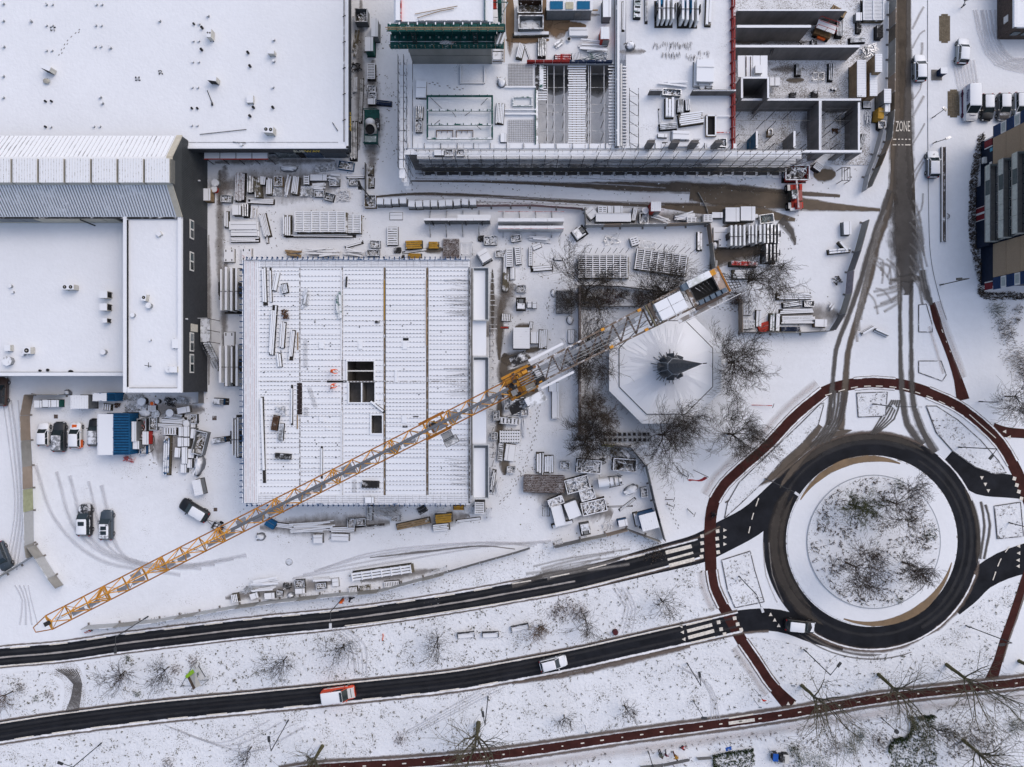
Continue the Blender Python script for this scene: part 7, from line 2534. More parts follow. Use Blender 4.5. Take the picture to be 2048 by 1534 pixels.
def fence(px,h,mats,lab,name='hoarding',cat='fence',plen=3.4,th=.08,feet=True,posts=True,z=0.0):
 """site fence of separate panels along ground pixels"""
 c=[P(x,y,0) for x,y in px]
 t=thing(name,lab,cat,c[0]+Vector((0,0,z)))
 i_=0
 for a,e in zip(c[:-1],c[1:]):
  d=e-a
  n=max(1,round(d.length/plen))
  an=math.atan2(d.y,d.x)
  for k in range(n):
   u=a.lerp(e,(k+.5)/n)-c[0]
   pbox(t,'fence_panel',mats[i_%len(mats)],u+Vector((0,0,h/2+.1)),(d.length/n-.08,th,h),an)
   v0=a.lerp(e,k/n)-c[0]
   if posts:
    pbox(t,'fence_post',M_metal,v0+Vector((0,0,h/2)),(.09,.12,h+.1),an)
   if feet:
    pbox(t,'fence_foot',M_concb,v0+Vector((0,0,.06)),(.25,.75,.12),an)
   i_+=1
 return t
Hg=mat('hoarding_grey',(.27,.265,.25),var=.2,vs=.6,snow=.3)
Ht_=mat('hoarding_tan',(.30,.245,.20),var=.2,vs=.6,snow=.3)
Hw=mat('hoarding_pale',(.40,.41,.42),var=.1,snow=.5)
Hl=mat('hoarding_lime',(.33,.35,.22),var=.2,snow=.3)
Hd=mat('hoarding_dark',(.15,.15,.155),var=.2,snow=.2)
t=fence([(134,789),(68,789),(60,830),(62,880),(65,930),(67,1020),(68,1085),(72,1110)],2.1,[Hg,Ht_,Ht_,Hg,Ht_,Hl,Hw],'patched board hoarding round the upper left of the parking yard')
fence([(72,1110),(15,1146),(-40,1180)],2.0,[Hw,Hg],'grey hoarding slanting down to the left picture edge')
fence([(72,1090),(88,1112),(112,1150),(128,1170)],1.9,[Hg,Hw],'mesh fence and gate leaf at the yard entrance left')
fence([(178,1250),(240,1246),(320,1237),(480,1209),(560,1198),(680,1185),(760,1178),(890,1143)],2.0,[Hw,Hg,Hw],'long pale hoarding along the upper road verge')
fence([(890,1143),(960,1123),(1025,1105),(1060,1094)],1.2,[Hd],'thin dark mesh fence linking the two hoardings',feet=False,th=.04)
fence([(1108,1090),(1160,1078),(1210,1067),(1252,1056),(1290,1070),(1318,1080)],2.0,[Hd,Hg,Ht_],'grey brown hoarding round the lower tip of the site')
fence([(1203,888),(1258,893),(1290,932),(1305,1000),(1326,1078)],2.0,[Hd,Hd,Hg],'dark curved hoarding at the right side of the lower site')
fence([(1168,420),(1170,455),(1240,454),(1330,453),(1412,450)],2.0,[Hg,Hw,Ht_],'long low hoarding above the yellow edged storage bay')
fence([(1413,452),(1418,490),(1424,545)],2.0,[Ht_,Hg],'upright hoarding between the white trays and the open snow')
fence([(1724,446),(1708,505),(1694,545),(1690,590),(1678,630),(1658,662)],2.2,[Hg,Hd,mat('hoarding_lilac',(.26,.24,.27),snow=.3)],'slanted grey hoarding beside the widening street')
fence([(1478,666),(1540,666),(1600,666),(1656,663)],2.0,[Hd,Hg],'lower hoarding of the timber store beside the octagon')
fence([(1476,600),(1477,666)],2.0,[Ht_],'short brown hoarding left of the white crates')
fence([(1778,0),(1776,120),(1775,230),(1770,285),(1748,340),(1730,380)],2.0,[Hg,Ht_,mat('hoarding_brown',(.16,.13,.10),var=.2,snow=.2),Hg],'tall hoarding of brown and grey boards along the muddy street',plen=2.4)
fence([(1758,262),(1745,310),(1728,355),(1722,386)],1.6,[Hw],'leaning pale mesh fence at the site road exit',feet=True,th=.04)
fence([(733,330),(733,392),(742,402)],1.2,[Hd],'thin fence left of the row of block pallets',feet=False,th=.04)
fence([(1158,575),(1158,640),(1158,760),(1158,880)],1.6,[mat('garden_wall',(.20,.17,.16),var=.25,vs=1,snow=.3)],'brown garden wall along the left of the octagon garden',name='garden_wall',cat='wall',feet=False,plen=6,th=.3,posts=False)
fence([(1158,614),(1290,613)],.8,[Hd],'low dark fence below the garden hedge',feet=False,th=.06)
fence([(1160,572),(1240,574),(1330,585)],1.0,[Hd],'low dark fence above the garden hedge',feet=False,th=.06)
fence([(395,852-46),(408,806),(408,770)],1.8,[Hd],'wire fence at the lower corner of the factory',feet=False,th=.03)
fence([(944,414),(1060,413),(1165,420)],1.3,[mat('barrier_red',(.24,.16,.16),snow=.5)],'thin site barrier along the inner road',feet=True,th=.04)
fence([(1395,385),(1412,416),(1418,440)],.3,[Hg],'low kerb board crossing the muddy site road',feet=False,posts=False)
# long concrete gutter and barriers
t=thing('gutter_wall','long narrow concrete trough beside the street','planter',P(1888,385))
for q_,m in (((1883.5,293,1885.5,483),M_conc),((1892,293,1893.6,483),M_conc),((1885.5,294,1892,482),mat('gutter_soil',(.10,.085,.08),var=.3,snow=.35))):
 slab(t,'trough_side' if m is M_conc else 'soil',m,*q_,.45 if m is M_conc else .25,.4)
tag(t,'long narrow concrete trough beside the frosty grey car','planter')
for x,y,l,a,lab in ((1736,661,2.1,30,'dark snow topped road barrier, left one of the pair'),(1763,665,2.2,-24,'pale road barrier, right one of the pair')):
 p=P(x,y,.4)
 t=thing('road_barrier',lab,'barrier',(p.x,p.y,0),rad(a))
 pbox(t,'base',M_conc,(0,0,.12),(l,.6,.24))
 pbox(t,'upstand',M_conc,(0,.05,.5),(l,.26,.6))
for x,y,lab in ((1881,146,'blue black waste bin on a bare slab beside the snowed in car'),):
 p=P(x,y,.5)
 t=thing('waste_bin',lab,'bin',(p.x,p.y,0))
 pbox(t,'pad',M_concb,(-.3,-.1,.04),(1.6,1.6,.06))
 b=MB()
 b.box(.1,.05,.6,.9,.8,1.1,0,1.08,1.08)
 b.build('bin',M_navy,t)
 pbox(t,'lid',M_blues,(.1,.05,1.2),(1.0,.9,.1))
p=P(1895,432,.2)
t=thing('manhole_mound','dark round cover bulging at the side of the concrete trough','cover',(p.x,p.y,0))
pcyl(t,'cover',M_dark,(0,0,0),(0,0,.15),.42,12)
for x,y,s,lab in ((112,833,.55,'dark square drain grate above the parked row'),(429,836,.6,'dark square drain grate near the deck left edge'),(431,1019,.5,'grey square drain grate beside the black estate'),(578,1124,.6,'round manhole cover in the lower yard'),(1230,1263,.5,'dark red drum standing on the median')):
 p=P(x,y)
 t=thing('drain_cover',lab,'drain' if x != 1230 else 'drum',(p.x,p.y,0))
 if x==578 or x==1230:
  pcyl(t,'lid',mat('wine_drum',(.08,.02,.025)) if x==1230 else M_metal,(0,0,0),(0,0,.6 if x==1230 else .03),s*.8,14)
  pcyl(t,'rim',M_dark,(0,0,0),(0,0,.02),s*.9,14)
 else:
  pbox(t,'frame',M_metalb,(0,0,.02),(s*1.1,s*1.1,.03))
  for k in range(4):
   pbox(t,'bar',M_rust,(0,(k-1.5)*s*.25,.045),(s,s*.17,.03))
# orange marker, red white barrier sign, snow capped benches on the median
p=P(766,1275)
t=thing('marker_post','orange marker stake lying on the median','marker',(p.x,p.y,0),rad(80))
pbox(t,'stake',M_org,(0,0,.1),(.9,.1,.1))
pbox(t,'stake_tip',M_org,(.5,.08,.1),(.2,.1,.1))
p=P(176,1263,.7)
t=thing('barrier_sign','red and white striped barrier sign at the end of the hoarding','sign',(p.x,p.y,0),rad(25))
for k in range(5):
 pbox(t,'stripe',M_redb if k%2==0 else M_whitep,((k-2)*.17,0,.8),(.17,.06,.4),rx=-.7)
pbox(t,'foot',M_dark,(0,0,.1),(.5,.5,.2))
pcyl(t,'post',M_dark,(0,.05,0),(0,.05,1.1),.04,6)
for x,y,l,a,lab in ((932,1270,2.5,5,'snowy heap edged like a bench, left of three on the median'),(981,1269,2.4,3,'snowy box edged like a bench, middle of three on the median'),(1040,1255,2.6,12,'snowy long box against the brown shrub, right of three on the median')):
 p=P(x,y,.3)
 t=thing('concrete_bench',lab,'bench',(p.x,p.y,0),rad(a))
 pbox(t,'seat',M_pwhite,(0,0,.3),(l,.75,.2))
 pbox(t,'back',M_dark,(0,.42,.45),(l,.1,.5))
 for s in (-1,1):
  pbox(t,'end',M_dark,(s*l/2,.05,.32),(.1,.8,.5))
for x,y,sx_,m,lab in ((1551,1515,.7,SB,'blue bin beside the small evergreen shrub'),(1572,1518,.8,M_whitep,'white roofed cabinet among the evergreen shrubs'),(1565,1518,.6,M_dark,'dark cabinet left of the white roofed one')):
 p=P(x,y,1.0)
 t=thing('garden_cabinet',lab,'cabinet',(p.x,p.y,0),rad(-4))
 pbox(t,'body',M_dark,(0,0,.5),(sx_,sx_*1.5,1.0))
 pbox(t,'lid',m,(0,0,1.05),(sx_+.08,sx_*1.6,.1))
# garden fence
fence([(1393,1514),(1422,1512)],.8,[Hd],'low wire garden fence left of the plot hedge',feet=False,th=.03)
fence([(1280,1531),(1325,1527),(1377,1516)],.8,[Hd],'low wire fence behind the walking family',feet=False,th=.03)
# chairs in two rows beside the hall
ci=0
for rI,y in enumerate((868,880)):
 for k in range(10):
  x=1210+k*9.8+(1 if rI else 0)
  p=P(x,y,.5)
  t=thing('outdoor_chair','%s chair from the left in the %s row of outdoor chairs'%('first second third fourth fifth sixth seventh eighth ninth tenth'.split()[k],'lower' if rI else 'upper'),'chair',(p.x,p.y,0),0 if rI==0 else math.pi,'chairs in two rows below the octagonal hall')
  pbox(t,'seat',M_dark,(0,0,.45),(.45,.42,.05))
  pbox(t,'backrest',M_dark,(0,-.24,.75),(.45,.05,.5))
  for sx_ in (-1,1):
   for sy_ in (-1,1):
    pbox(t,'leg',M_darkb,(sx_*.18,sy_*.17,.22),(.04,.04,.44))
p=P(1284,892,.4)
t=thing('snowy_table','snow covered table below the rows of chairs','table',(p.x,p.y,0))
pbox(t,'top',M_pwhite,(0,0,.72),(1.7,.45,.08))
for s in (-1,1):
 pbox(t,'leg',M_dark,(s*.7,0,.35),(.08,.4,.7))
for x,y,lab in ((1250,822,'slatted bench beside the octagon left lower edge'),):
 p=P(x,y,.4)
 t=thing('garden_bench',lab,'bench',(p.x,p.y,0),rad(-40))
 for k in range(4):
  pbox(t,'slat',M_greyt,(0,(k-1.5)*.17,.45),(1.2,.11,.05))
 for s in (-1,1):
  pbox(t,'leg',M_dark,(s*.5,0,.22),(.08,.6,.42))
p=P(1216,891,1.0)
t=thing('yellow_banner','yellow banner on the fence left of the snowy table','banner',(p.x,p.y,0),rad(-4))
pbox(t,'cloth',mat('banner_yellow',(.38,.36,.05)),(0,0,1.0),(1.7,.06,1.4),rx=-.3)
for s in (-1,1):
 pcyl(t,'post',M_dark,(s*.85,.05,0),(s*.85,.05,1.8),.04,6)
# ================================================================ MATERIALS AND EQUIPMENT LYING ON THE SITE
MM=dict(w=M_wood,k=M_wooddk,g=M_greyt,m=M_metal,d=M_dark,y=M_yel,p=M_pwhite,s=M_grey,r=M_redp,b=M_blues,n=M_navy,t=M_tarp,u=M_rust,c=M_conc,e=M_greens,bb=M_blue,bw=M_woodb,rb=M_redb,pk=mat('pinkish_tube',(.22,.155,.15),var=.4,snow=.62,sscale=3))
M_load=mat('mixed_load',(.15,.13,.115),var=.5,vs=3,snow=.68,sscale=1.6)
M_loadd=mat('dark_load',(.05,.042,.036),var=.5,vs=3,snow=.45,sscale=.9)
def sticks(t,nm,n,l,w_,z0,z1,m,smin=.3,smax=1.0,th=.09,par=0.0):
 b=MB()
 for _ in range(n):
  q=Vector((R.uniform(-.5,.5)*l,R.uniform(-.5,.5)*w_,R.uniform(z0,z1)))
  a=R.gauss(0,.15) if par else R.uniform(0,3.14)
  d=Vector((math.cos(a),math.sin(a),R.uniform(-.2,.2)))*R.uniform(smin,smax)*.5
  x_=lambda v:Vector((max(-l*.52,min(l*.52,v.x)),max(-w_*.52,min(w_*.52,v.y)),max(z0*.5+.03,v.z)))
  b.beam(x_(q-d),x_(q+d),th*R.uniform(.6,1.5),th*.7)
 return tag(b.build(nm,m,t),kind='stuff')
def k_planks(t,l,w_,h,m,o):
 n=o or max(2,min(8,round(w_/.32)))
 lay=max(1,min(3,round(h/.35)))
 for s in (-.32,.32):
  pbox(t,'bearer',M_wooddk,(s*l,0,.05),(.12,w_*.96,.1))
 if lay>1:
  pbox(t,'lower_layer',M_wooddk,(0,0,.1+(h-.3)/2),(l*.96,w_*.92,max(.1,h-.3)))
 for i in range(n):
  ll=l*R.uniform(.84,1.0)
  pbox(t,'plank',m,(R.uniform(-.5,.5)*(l-ll),(i+.5-n/2)*w_/n,h-.09+R.uniform(-.05,.04)),(ll,w_/n*R.uniform(.70,.86),.16),R.uniform(-.012,.012))
def k_loose(t,l,w_,h,m,o):
 n=o or max(5,min(16,round(w_/.18)))
 for i in range(n):
  ll=l*R.uniform(.45,.95)
  pbox(t,'plank',m,(R.uniform(-.5,.5)*(l-ll),R.uniform(-.45,.45)*w_,.08+h*i/n),(ll,R.uniform(.14,.3),.08),R.uniform(-.12,.12))
def k_pipes(t,l,w_,h,m,o):
 n=o or max(3,min(9,round(w_/.22)))
 r=min(.12,w_/n/2*.85)
 for s in (-.3,.3):
  pbox(t,'bearer',M_wooddk,(s*l,0,.05),(.1,w_,.1))
 if h>.5:
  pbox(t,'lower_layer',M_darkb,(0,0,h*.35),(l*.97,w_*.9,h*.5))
 for i in range(n):
  y=(i+.5-n/2)*w_/n
  ll=l*R.uniform(.88,1)
  pcyl(t,'tube',m,(-ll/2,y,h-r),(ll/2,y+R.uniform(-.05,.05),h-r),r,8)
def k_crate(t,l,w_,h,m,o):
 pbox(t,'floor',M_wooddk,(0,0,.1),(l,w_,.1))
 for q,sz in (((0,w_/2,h/2),(l,.07,h)),((0,-w_/2,h/2),(l,.07,h)),((l/2,0,h/2),(.07,w_-.08,h)),((-l/2,0,h/2),(.07,w_-.08,h))):
  pbox(t,'side',m,q,sz)
 for q,sz in (((0,w_/2,h),(l+.1,.10,.05)),((0,-w_/2,h),(l+.1,.10,.05)),((l/2,0,h),(.10,w_,.05)),((-l/2,0,h),(.10,w_,.05))):
  pbox(t,'rim',M_metal,q,sz)
 sticks(t,'contents',26,l*.85,w_*.85,.2,h*.75,o or M_load,.15,.6,.1)
def k_box(t,l,w_,h,m,o):
 pbox(t,'body',m,(0,0,h/2),(l*.97,w_*.97,h-.06))
 pbox(t,'lid',o or M_pwhite,(0,0,h),(l,w_,.09))
 for s in (-1,1):
  pbox(t,'runner',M_dark,(0,s*w_*.35,.03),(l*1.03,.1,.06))
 pbox(t,'strap',M_metalb,(l*.25,0,h+.045),(.05,w_*1.01,.03))
def k_stack(t,l,w_,h,m,o):
 n=o or 3
 for i in range(n):
  z0,z1=h*i/n,h*(i+1)/n
  f=1-.10*R.random()*(i>0)
  pbox(t,'panel',m,(R.uniform(-.03,.03)*l,R.uniform(-.04,.04)*w_,(z0+z1)/2),(l*f,w_*f*.98,(z1-z0)*.82),R.uniform(-.01,.01))
  for s in (-.3,.3):
   pbox(t,'spacer',M_wooddk,(s*l,0,z0+.02),(.1,w_,.05))
 pbox(t,'seam',M_metalb,(0,w_*.12,h+.0),(l*.9,.04,.04))
def k_form(t,l,w_,h,m,o):
 nx,ny=o or (6,10)
 pbox(t,'skin',M_dark,(0,0,h-.25),(l,w_,.06))
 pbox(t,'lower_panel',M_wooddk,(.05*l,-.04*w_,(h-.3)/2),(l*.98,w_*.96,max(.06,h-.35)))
 for i in range(nx+1):
  pbox(t,'beam',m,(-l/2+l*i/nx,0,h+.0),(.16,w_,.14))
 for j in range(ny):
  pbox(t,'rib',m,(0,-w_/2+w_*(j+.5)/ny,h-.11),(l,w_/ny*(.42 if m is M_wood else .68),.12))
def k_ladder(t,l,w_,h,m,o):
 n=o or max(4,round(l/.34))
 pbox(t,'bed',M_dark,(0,0,h/2),(l*.98,w_*.9,max(.05,h-.2)))
 for s in (-1,1):
  pbox(t,'rail',m,(0,s*(w_/2-.06),h),(l,.12,.12))
 for i in range(n):
  pbox(t,'rung',m,(-l/2+l*(i+.5)/n,0,h-.02),(l/n*.62,w_-.26,.08))
def k_grid(t,l,w_,h,m,o):
 nx,ny=o or (16,18)
 for i in range(nx+1):
  pbox(t,'bar',M_rust if o else M_dark,(-l/2+l*i/nx,0,h),(.055,w_,.04))
 for j in range(ny+1):
  pbox(t,'cross_bar',M_rust if o else M_dark,(0,-w_/2+w_*j/ny,h-.05),(l,.055,.04))
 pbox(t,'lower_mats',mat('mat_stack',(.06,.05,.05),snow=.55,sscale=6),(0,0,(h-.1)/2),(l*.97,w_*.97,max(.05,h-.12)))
def k_heap(t,l,w_,h,m,o):
 sticks(t,'pieces',o or 70,l,w_,.05,h,m,.4,min(1.5,l*.6),.09)
def k_tubes(t,l,w_,h,m,o):
 b=MB()
 for _ in range(o or 40):
  q=Vector((R.uniform(-.4,.4)*l,R.uniform(-.4,.4)*w_,R.uniform(.1,h)))
  a=R.uniform(-.6,.6)
  d=Vector((math.cos(a),math.sin(a),R.uniform(-.1,.1)))*R.uniform(.3,.5)*l*.5
  b.tube(q-d,q+d,.05,.05,5)
 tag(b.build('tubes',m,t),kind='stuff')
def k_mound(t,l,w_,h,m,o):
 b=MB()
 b.dome(0,0,0,l/2,w_/2,h,14,5,.14)
 b.build('tarpaulin',m,t,smooth=True)
 for i in range(o if o is not None else 4):
  pbox(t,'board',M_greyt,(R.uniform(-.25,.25)*l,R.uniform(-.3,.3)*w_,h*.8),(l*R.uniform(.3,.7),.18,.08),R.uniform(-.3,.3),ry=R.uniform(-.12,.12))
 sticks(t,'scraps',10,l*1.05,w_*1.05,.02,.15,M_wooddk,.2,.5,.07)
def k_skip(t,l,w_,h,m,o):
 b=MB()
 tl,tw=l/2,w_/2
 bl,bw_=tl*.80,tw*.92
 i_=.08
 V=lambda a,c_,z:[(-a,-c_,z),(a,-c_,z),(a,c_,z),(-a,c_,z)]
 vs=V(bl,bw_,.1)+V(tl,tw,h)+V(tl-i_,tw-i_,h)+V(bl-i_,bw_-i_,.22)
 fs=[(3,2,1,0)]
 for k in (0,4,8):
  for j in range(4):
   fs.append((k+j,k+(j+1)%4,k+4+(j+1)%4,k+4+j))
 fs.append((12,13,14,15))
 b.add(vs,fs)
 b.build('hull',m,t)
 rm_=mat('skip_rim',(.33,.32,.32),snow=.6)
 for q,sz in (((0,tw-.05,h+.02),(l,.15,.08)),((0,-tw+.05,h+.02),(l,.15,.08)),((tl-.05,0,h+.02),(.15,w_-.3,.08)),((-tl+.05,0,h+.02),(.15,w_-.3,.08))):
  pbox(t,'rim',rm_,q,sz)
 for s in (-1,1):
  for u in (-.3,0,.3):
   pbox(t,'hull_rib',m,(u*l,s*(tw*.97+.03),h*.5),(.1,.1,h*.8))
 dk_=o=='dark'
 d_=MB()
 d_.dome(-.05*l,0,h*.2,l*.44,w_*.44,h*(.25 if o=='empty' else .36),14,4,.14)
 d_.build('load',M_loadd if dk_ else M_load,t)
 if o != 'empty':
  sticks(t,'debris',70,l*.84,w_*.84,h*.5,h*1.02,M_loadd if dk_ else (M_wood if o=='wood' else M_load),.3,1.3,.13)
def k_cont(t,l,w_,h,m,o):
 """freight container, o: share of the roof material list"""
 rm_=o or m
 pbox(t,'body',m,(0,0,h/2),(l-.06,w_-.06,h-.04))
 pbox(t,'roof',rm_,(0,0,h),(l,w_,.06))
 n=15
 for i in range(n):
  if rm_ is m:
   pbox(t,'roof_rib',mat('blue_rib',(.006,.035,.085),snow=.15),(-l/2+l*(i+.5)/n,0,h+.045),(l/n*.45,w_*.94,.05))
  for s in (-1,1):
   pbox(t,'wall_rib',m,(-l/2+l*(i+.5)/n,s*w_/2,h/2),(l/n*.45,.07,h*.9))
 for s in (-1,1):
  pbox(t,'top_rail',m,(0,s*(w_/2-.03),h+.03),(l,.1,.1))
  pbox(t,'door_leaf',m,(-l/2-.02,s*w_*.24,h/2),(.06,w_*.45,h*.9))
def k_hut(t,l,w_,h,m,o):
 pbox(t,'wall',m,(0,0,h/2),(l*.97,w_*.97,h-.08))
 pbox(t,'roof',o or M_pwhite,(0,0,h),(l,w_,.12))
 n=max(4,int(l/.35))
 for i in range(n):
  pbox(t,'roof_seam',mat('hut_seam',(.4,.41,.43),snow=.7,sscale=2),(-l/2+l*(i+.5)/n,0,h+.07),(.05,w_*.98,.03))
 pbox(t,'door',M_metalb,(l*.2,-w_/2-.0,h*.45),(.9,.06,h*.8))
def k_rack(t,l,w_,h,m,o):
 n=o or 4
 for s in (-1,1):
  pbox(t,'base_beam',M_dark,(0,s*w_*.3,.1),(l,.15,.2))
 for i in range(n):
  x=-l/2+l*(i+.5)/n
  pbox(t,'slab',m,(x,R.uniform(-.02,.02)*w_,.2+h*R.uniform(.42,.5)),(l/n*R.uniform(.30,.50),w_*R.uniform(.86,1),h*R.uniform(.86,1)),0,ry=R.uniform(-.04,.04))
 if w_>4.5:
  pbox(t,'dark_fill',mat('dark_fill',(.06,.056,.05),var=.4),(l*.2,0,h*.5),(l*.2,w_*.92,h*.7))  # dark block filling the gap between the pale slabs
 for s in (-1,1):
  pbox(t,'upright',M_dark,(s*l/2,0,h/2),(.12,w_*.3,h))
 pbox(t,'strap',M_dark,(0,-.05*w_,h+.1),(l,.08,.05))
def k_pallet(t,l,w_,h,m,o):
 for i in range(3):
  pbox(t,'bearer',M_wooddk,(0,(i-1)*w_*.42,h/2),(l,.12,max(.1,h-.1)))
 n=o or 6
 for i in range(n):
  pbox(t,'slat',m,(-l/2+l*(i+.5)/n,0,h),(l/n*.66,w_,.06))
def k_wcrate(t,l,w_,h,m,o):
 pbox(t,'body',M_whitep,(0,0,h/2),(l,w_,h))
 pbox(t,'snow_lid',M_pwhite,(0,0,h+.02),(l*.98,w_*.98,.06))
 for i in (-1,1):
  for j in (-1,0,1):
   pbox(t,'slot',M_darkb,(i*l*.23,j*w_*.26,h+.05),(l*.32,w_*.08,.03))
 pbox(t,'foot_gap',M_dark,(0,-w_/2-.01,h*.5),(l*.9,.03,h*.4))
def k_frame(t,l,w_,h,m,o):
 for s in (-1,1):
  pbox(t,'long_bar',m,(0,s*w_/2,h),(l,.08,.08))
  pbox(t,'end_bar',m,(s*l/2,0,h),(.08,w_,.08))
  for u in (-1,1):
   pbox(t,'post',M_dark,(u*l/2,s*w_/2,h/2),(.08,.08,h))
 n=o or 3
 for i in range(1,n):
  pbox(t,'cross_bar',m,(-l/2+l*i/n,0,h-.03),(.06,w_,.06))
def k_ballast(t,l,w_,h,m,o):
 pbox(t,'block',M_whitep if m is M_pwhite else m,(0,0,h/2),(l,w_,h))
 pbox(t,'snow_top',o or M_pwhite,(0,0,h+.02),(l*.96,w_*.96,.05))
 for sx_ in (-1,1):
  for sy_ in (-1,1):
   pbox(t,'lifting_slot',M_darkb,(sx_*l*.36,sy_*w_*.30,h+.05),(l*.16,w_*.10,.03))
def k_blocks(t,l,w_,h,m,o):
 pbox(t,'pallet_base',M_wooddk,(0,0,.07),(l,w_,.14))
 for k in range(3):
  pbox(t,'block_layer',mat('aerated_block',(.26,.27,.28),snow=.85),(0,0,.15+(h-.15)*(k+.5)/3),(l*.96,w_*.96,(h-.15)/3-.02))
 for s in (-.25,.25):
  pbox(t,'strap',M_metalb,(s*l,0,h+.0),(.04,w_*.97,.03))
 pbox(t,'snow_cap',M_pwhite,(0,.04*w_,h+.05),(l*.93,w_*.9,.12),R.uniform(-.05,.05))
def k_drum(t,l,w_,h,m,o):
 pcyl(t,'drum',m,(0,0,0),(0,0,h),l/2,14)
 pcyl(t,'drum_rim',M_metal,(0,0,h-.03),(0,0,h+.03),l/2*1.06,14)
 pcyl(t,'lid',o or M_pwhite,(0,0,h),(0,0,h+.06),l/2*.85,12)
def k_tank(t,l,w_,h,m,o):
 pcyl(t,'tank',m,(-l/2,0,h*.6),(l*.1,0,h*.6),w_*.48,16)
 b=MB()
 b.tube((l*.1,0,h*.6),(l*.46,0,h*.5),w_*.48,w_*.16,16)
 b.build('cone',m,t)
 for s in (-1,1):
  pcyl(t,'frame_bar',M_dark,(-l*.1,s*w_*.5,h*.9),(l/2,s*w_*.42,h*.8),.06,6)
 for u in (-.05,.15,.32):
  pcyl(t,'hoop',M_dark,(u*l,-w_*.45,h),(u*l,w_*.45,h),.06,6)
 for u in (.05,.45):
  pbox(t,'stand',M_dark,(u*l,0,h*.2),(.15,w_*.8,h*.4))
def k_machine(t,l,w_,h,m,o):
 pbox(t,'housing',m,(-l*.1,0,h/2+.1),(l*.75,w_*.9,h))
 pbox(t,'cover',o or M_metal,(-l*.2,0,h+.12),(l*.42,w_*.8,.08))
 pbox(t,'open_top',M_darkb,(l*.17,0,h+.11),(l*.26,w_*.7,.04))
 for i in range(3):
  pcyl(t,'cylinder',M_metalb,(l*(.08+.09*i),-w_*.25,h+.18),(l*(.08+.09*i),w_*.25,h+.18),.09,8)
 pcyl(t,'drawbar',M_dark,(l*.3,0,.4),(l*.62,0,.3),.05,6)
 for s in (-1,1):
  pcyl(t,'wheel',M_tyre,(0,s*w_*.42,.3),(0,s*w_*.56,.3),.3,12)
KN=dict(planks=('plank_bundle','planks',k_planks),loose=('board_pile','boards',k_loose),pipes=('tube_bundle','tubes',k_pipes),crate=('open_crate','crate',k_crate),box=('storage_box','box',k_box),stack=('panel_stack','panels',k_stack),form=('formwork_panel','formwork',k_form),ladder=('ribbed_panel','formwork',k_ladder),grid=('rebar_mat','rebar mat',k_grid),heap=('scrap_heap','scrap',k_heap),tubes=('tube_heap','tubes',k_tubes),mound=('covered_heap','heap',k_mound),skip=('waste_skip','skip',k_skip),cont=('freight_container','container',k_cont),hut=('site_hut','hut',k_hut),rack=('slab_rack','rack',k_rack),pallet=('pallet','pallet',k_pallet),wcrate=('white_crate','crate',k_wcrate),frame=('steel_frame','frame',k_frame),ballast=('ballast_block','block',k_ballast),blocks=('block_pallet','pallet',k_blocks),drum=('drum','drum',k_drum),tank=('silo','silo',k_tank),mach=('machine','machine',k_machine))
M_wetg_shade=mat('wet_ground_shade',(.035,.032,.030),var=.4,vs=3)
BASED=set('planks pipes box stack form ladder crate skip hut cont rack ballast blocks mach wcrate pallet'.split())
def put(k,x,y,l,w_,a,h,m,lab,o=None,z=0.0,group=None,nm=None,cat=None):
 p=P(x,y,z+h)
 s=K(z+h)
 n,c_,f=KN[k]
 t=thing(nm or n,lab,cat or c_,(p.x,p.y,z),rad(a),group)
 f(t,l*s,w_*s,h,MM[m],o)
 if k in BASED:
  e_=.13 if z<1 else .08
  pbox(t,'contact_shade',M_wetg_shade,(0,0,.02),(l*s+e_,w_*s+e_,.04))  # added dark rim: contact shade and bare wet ground round the item
 return t
A='in the yard below the store'
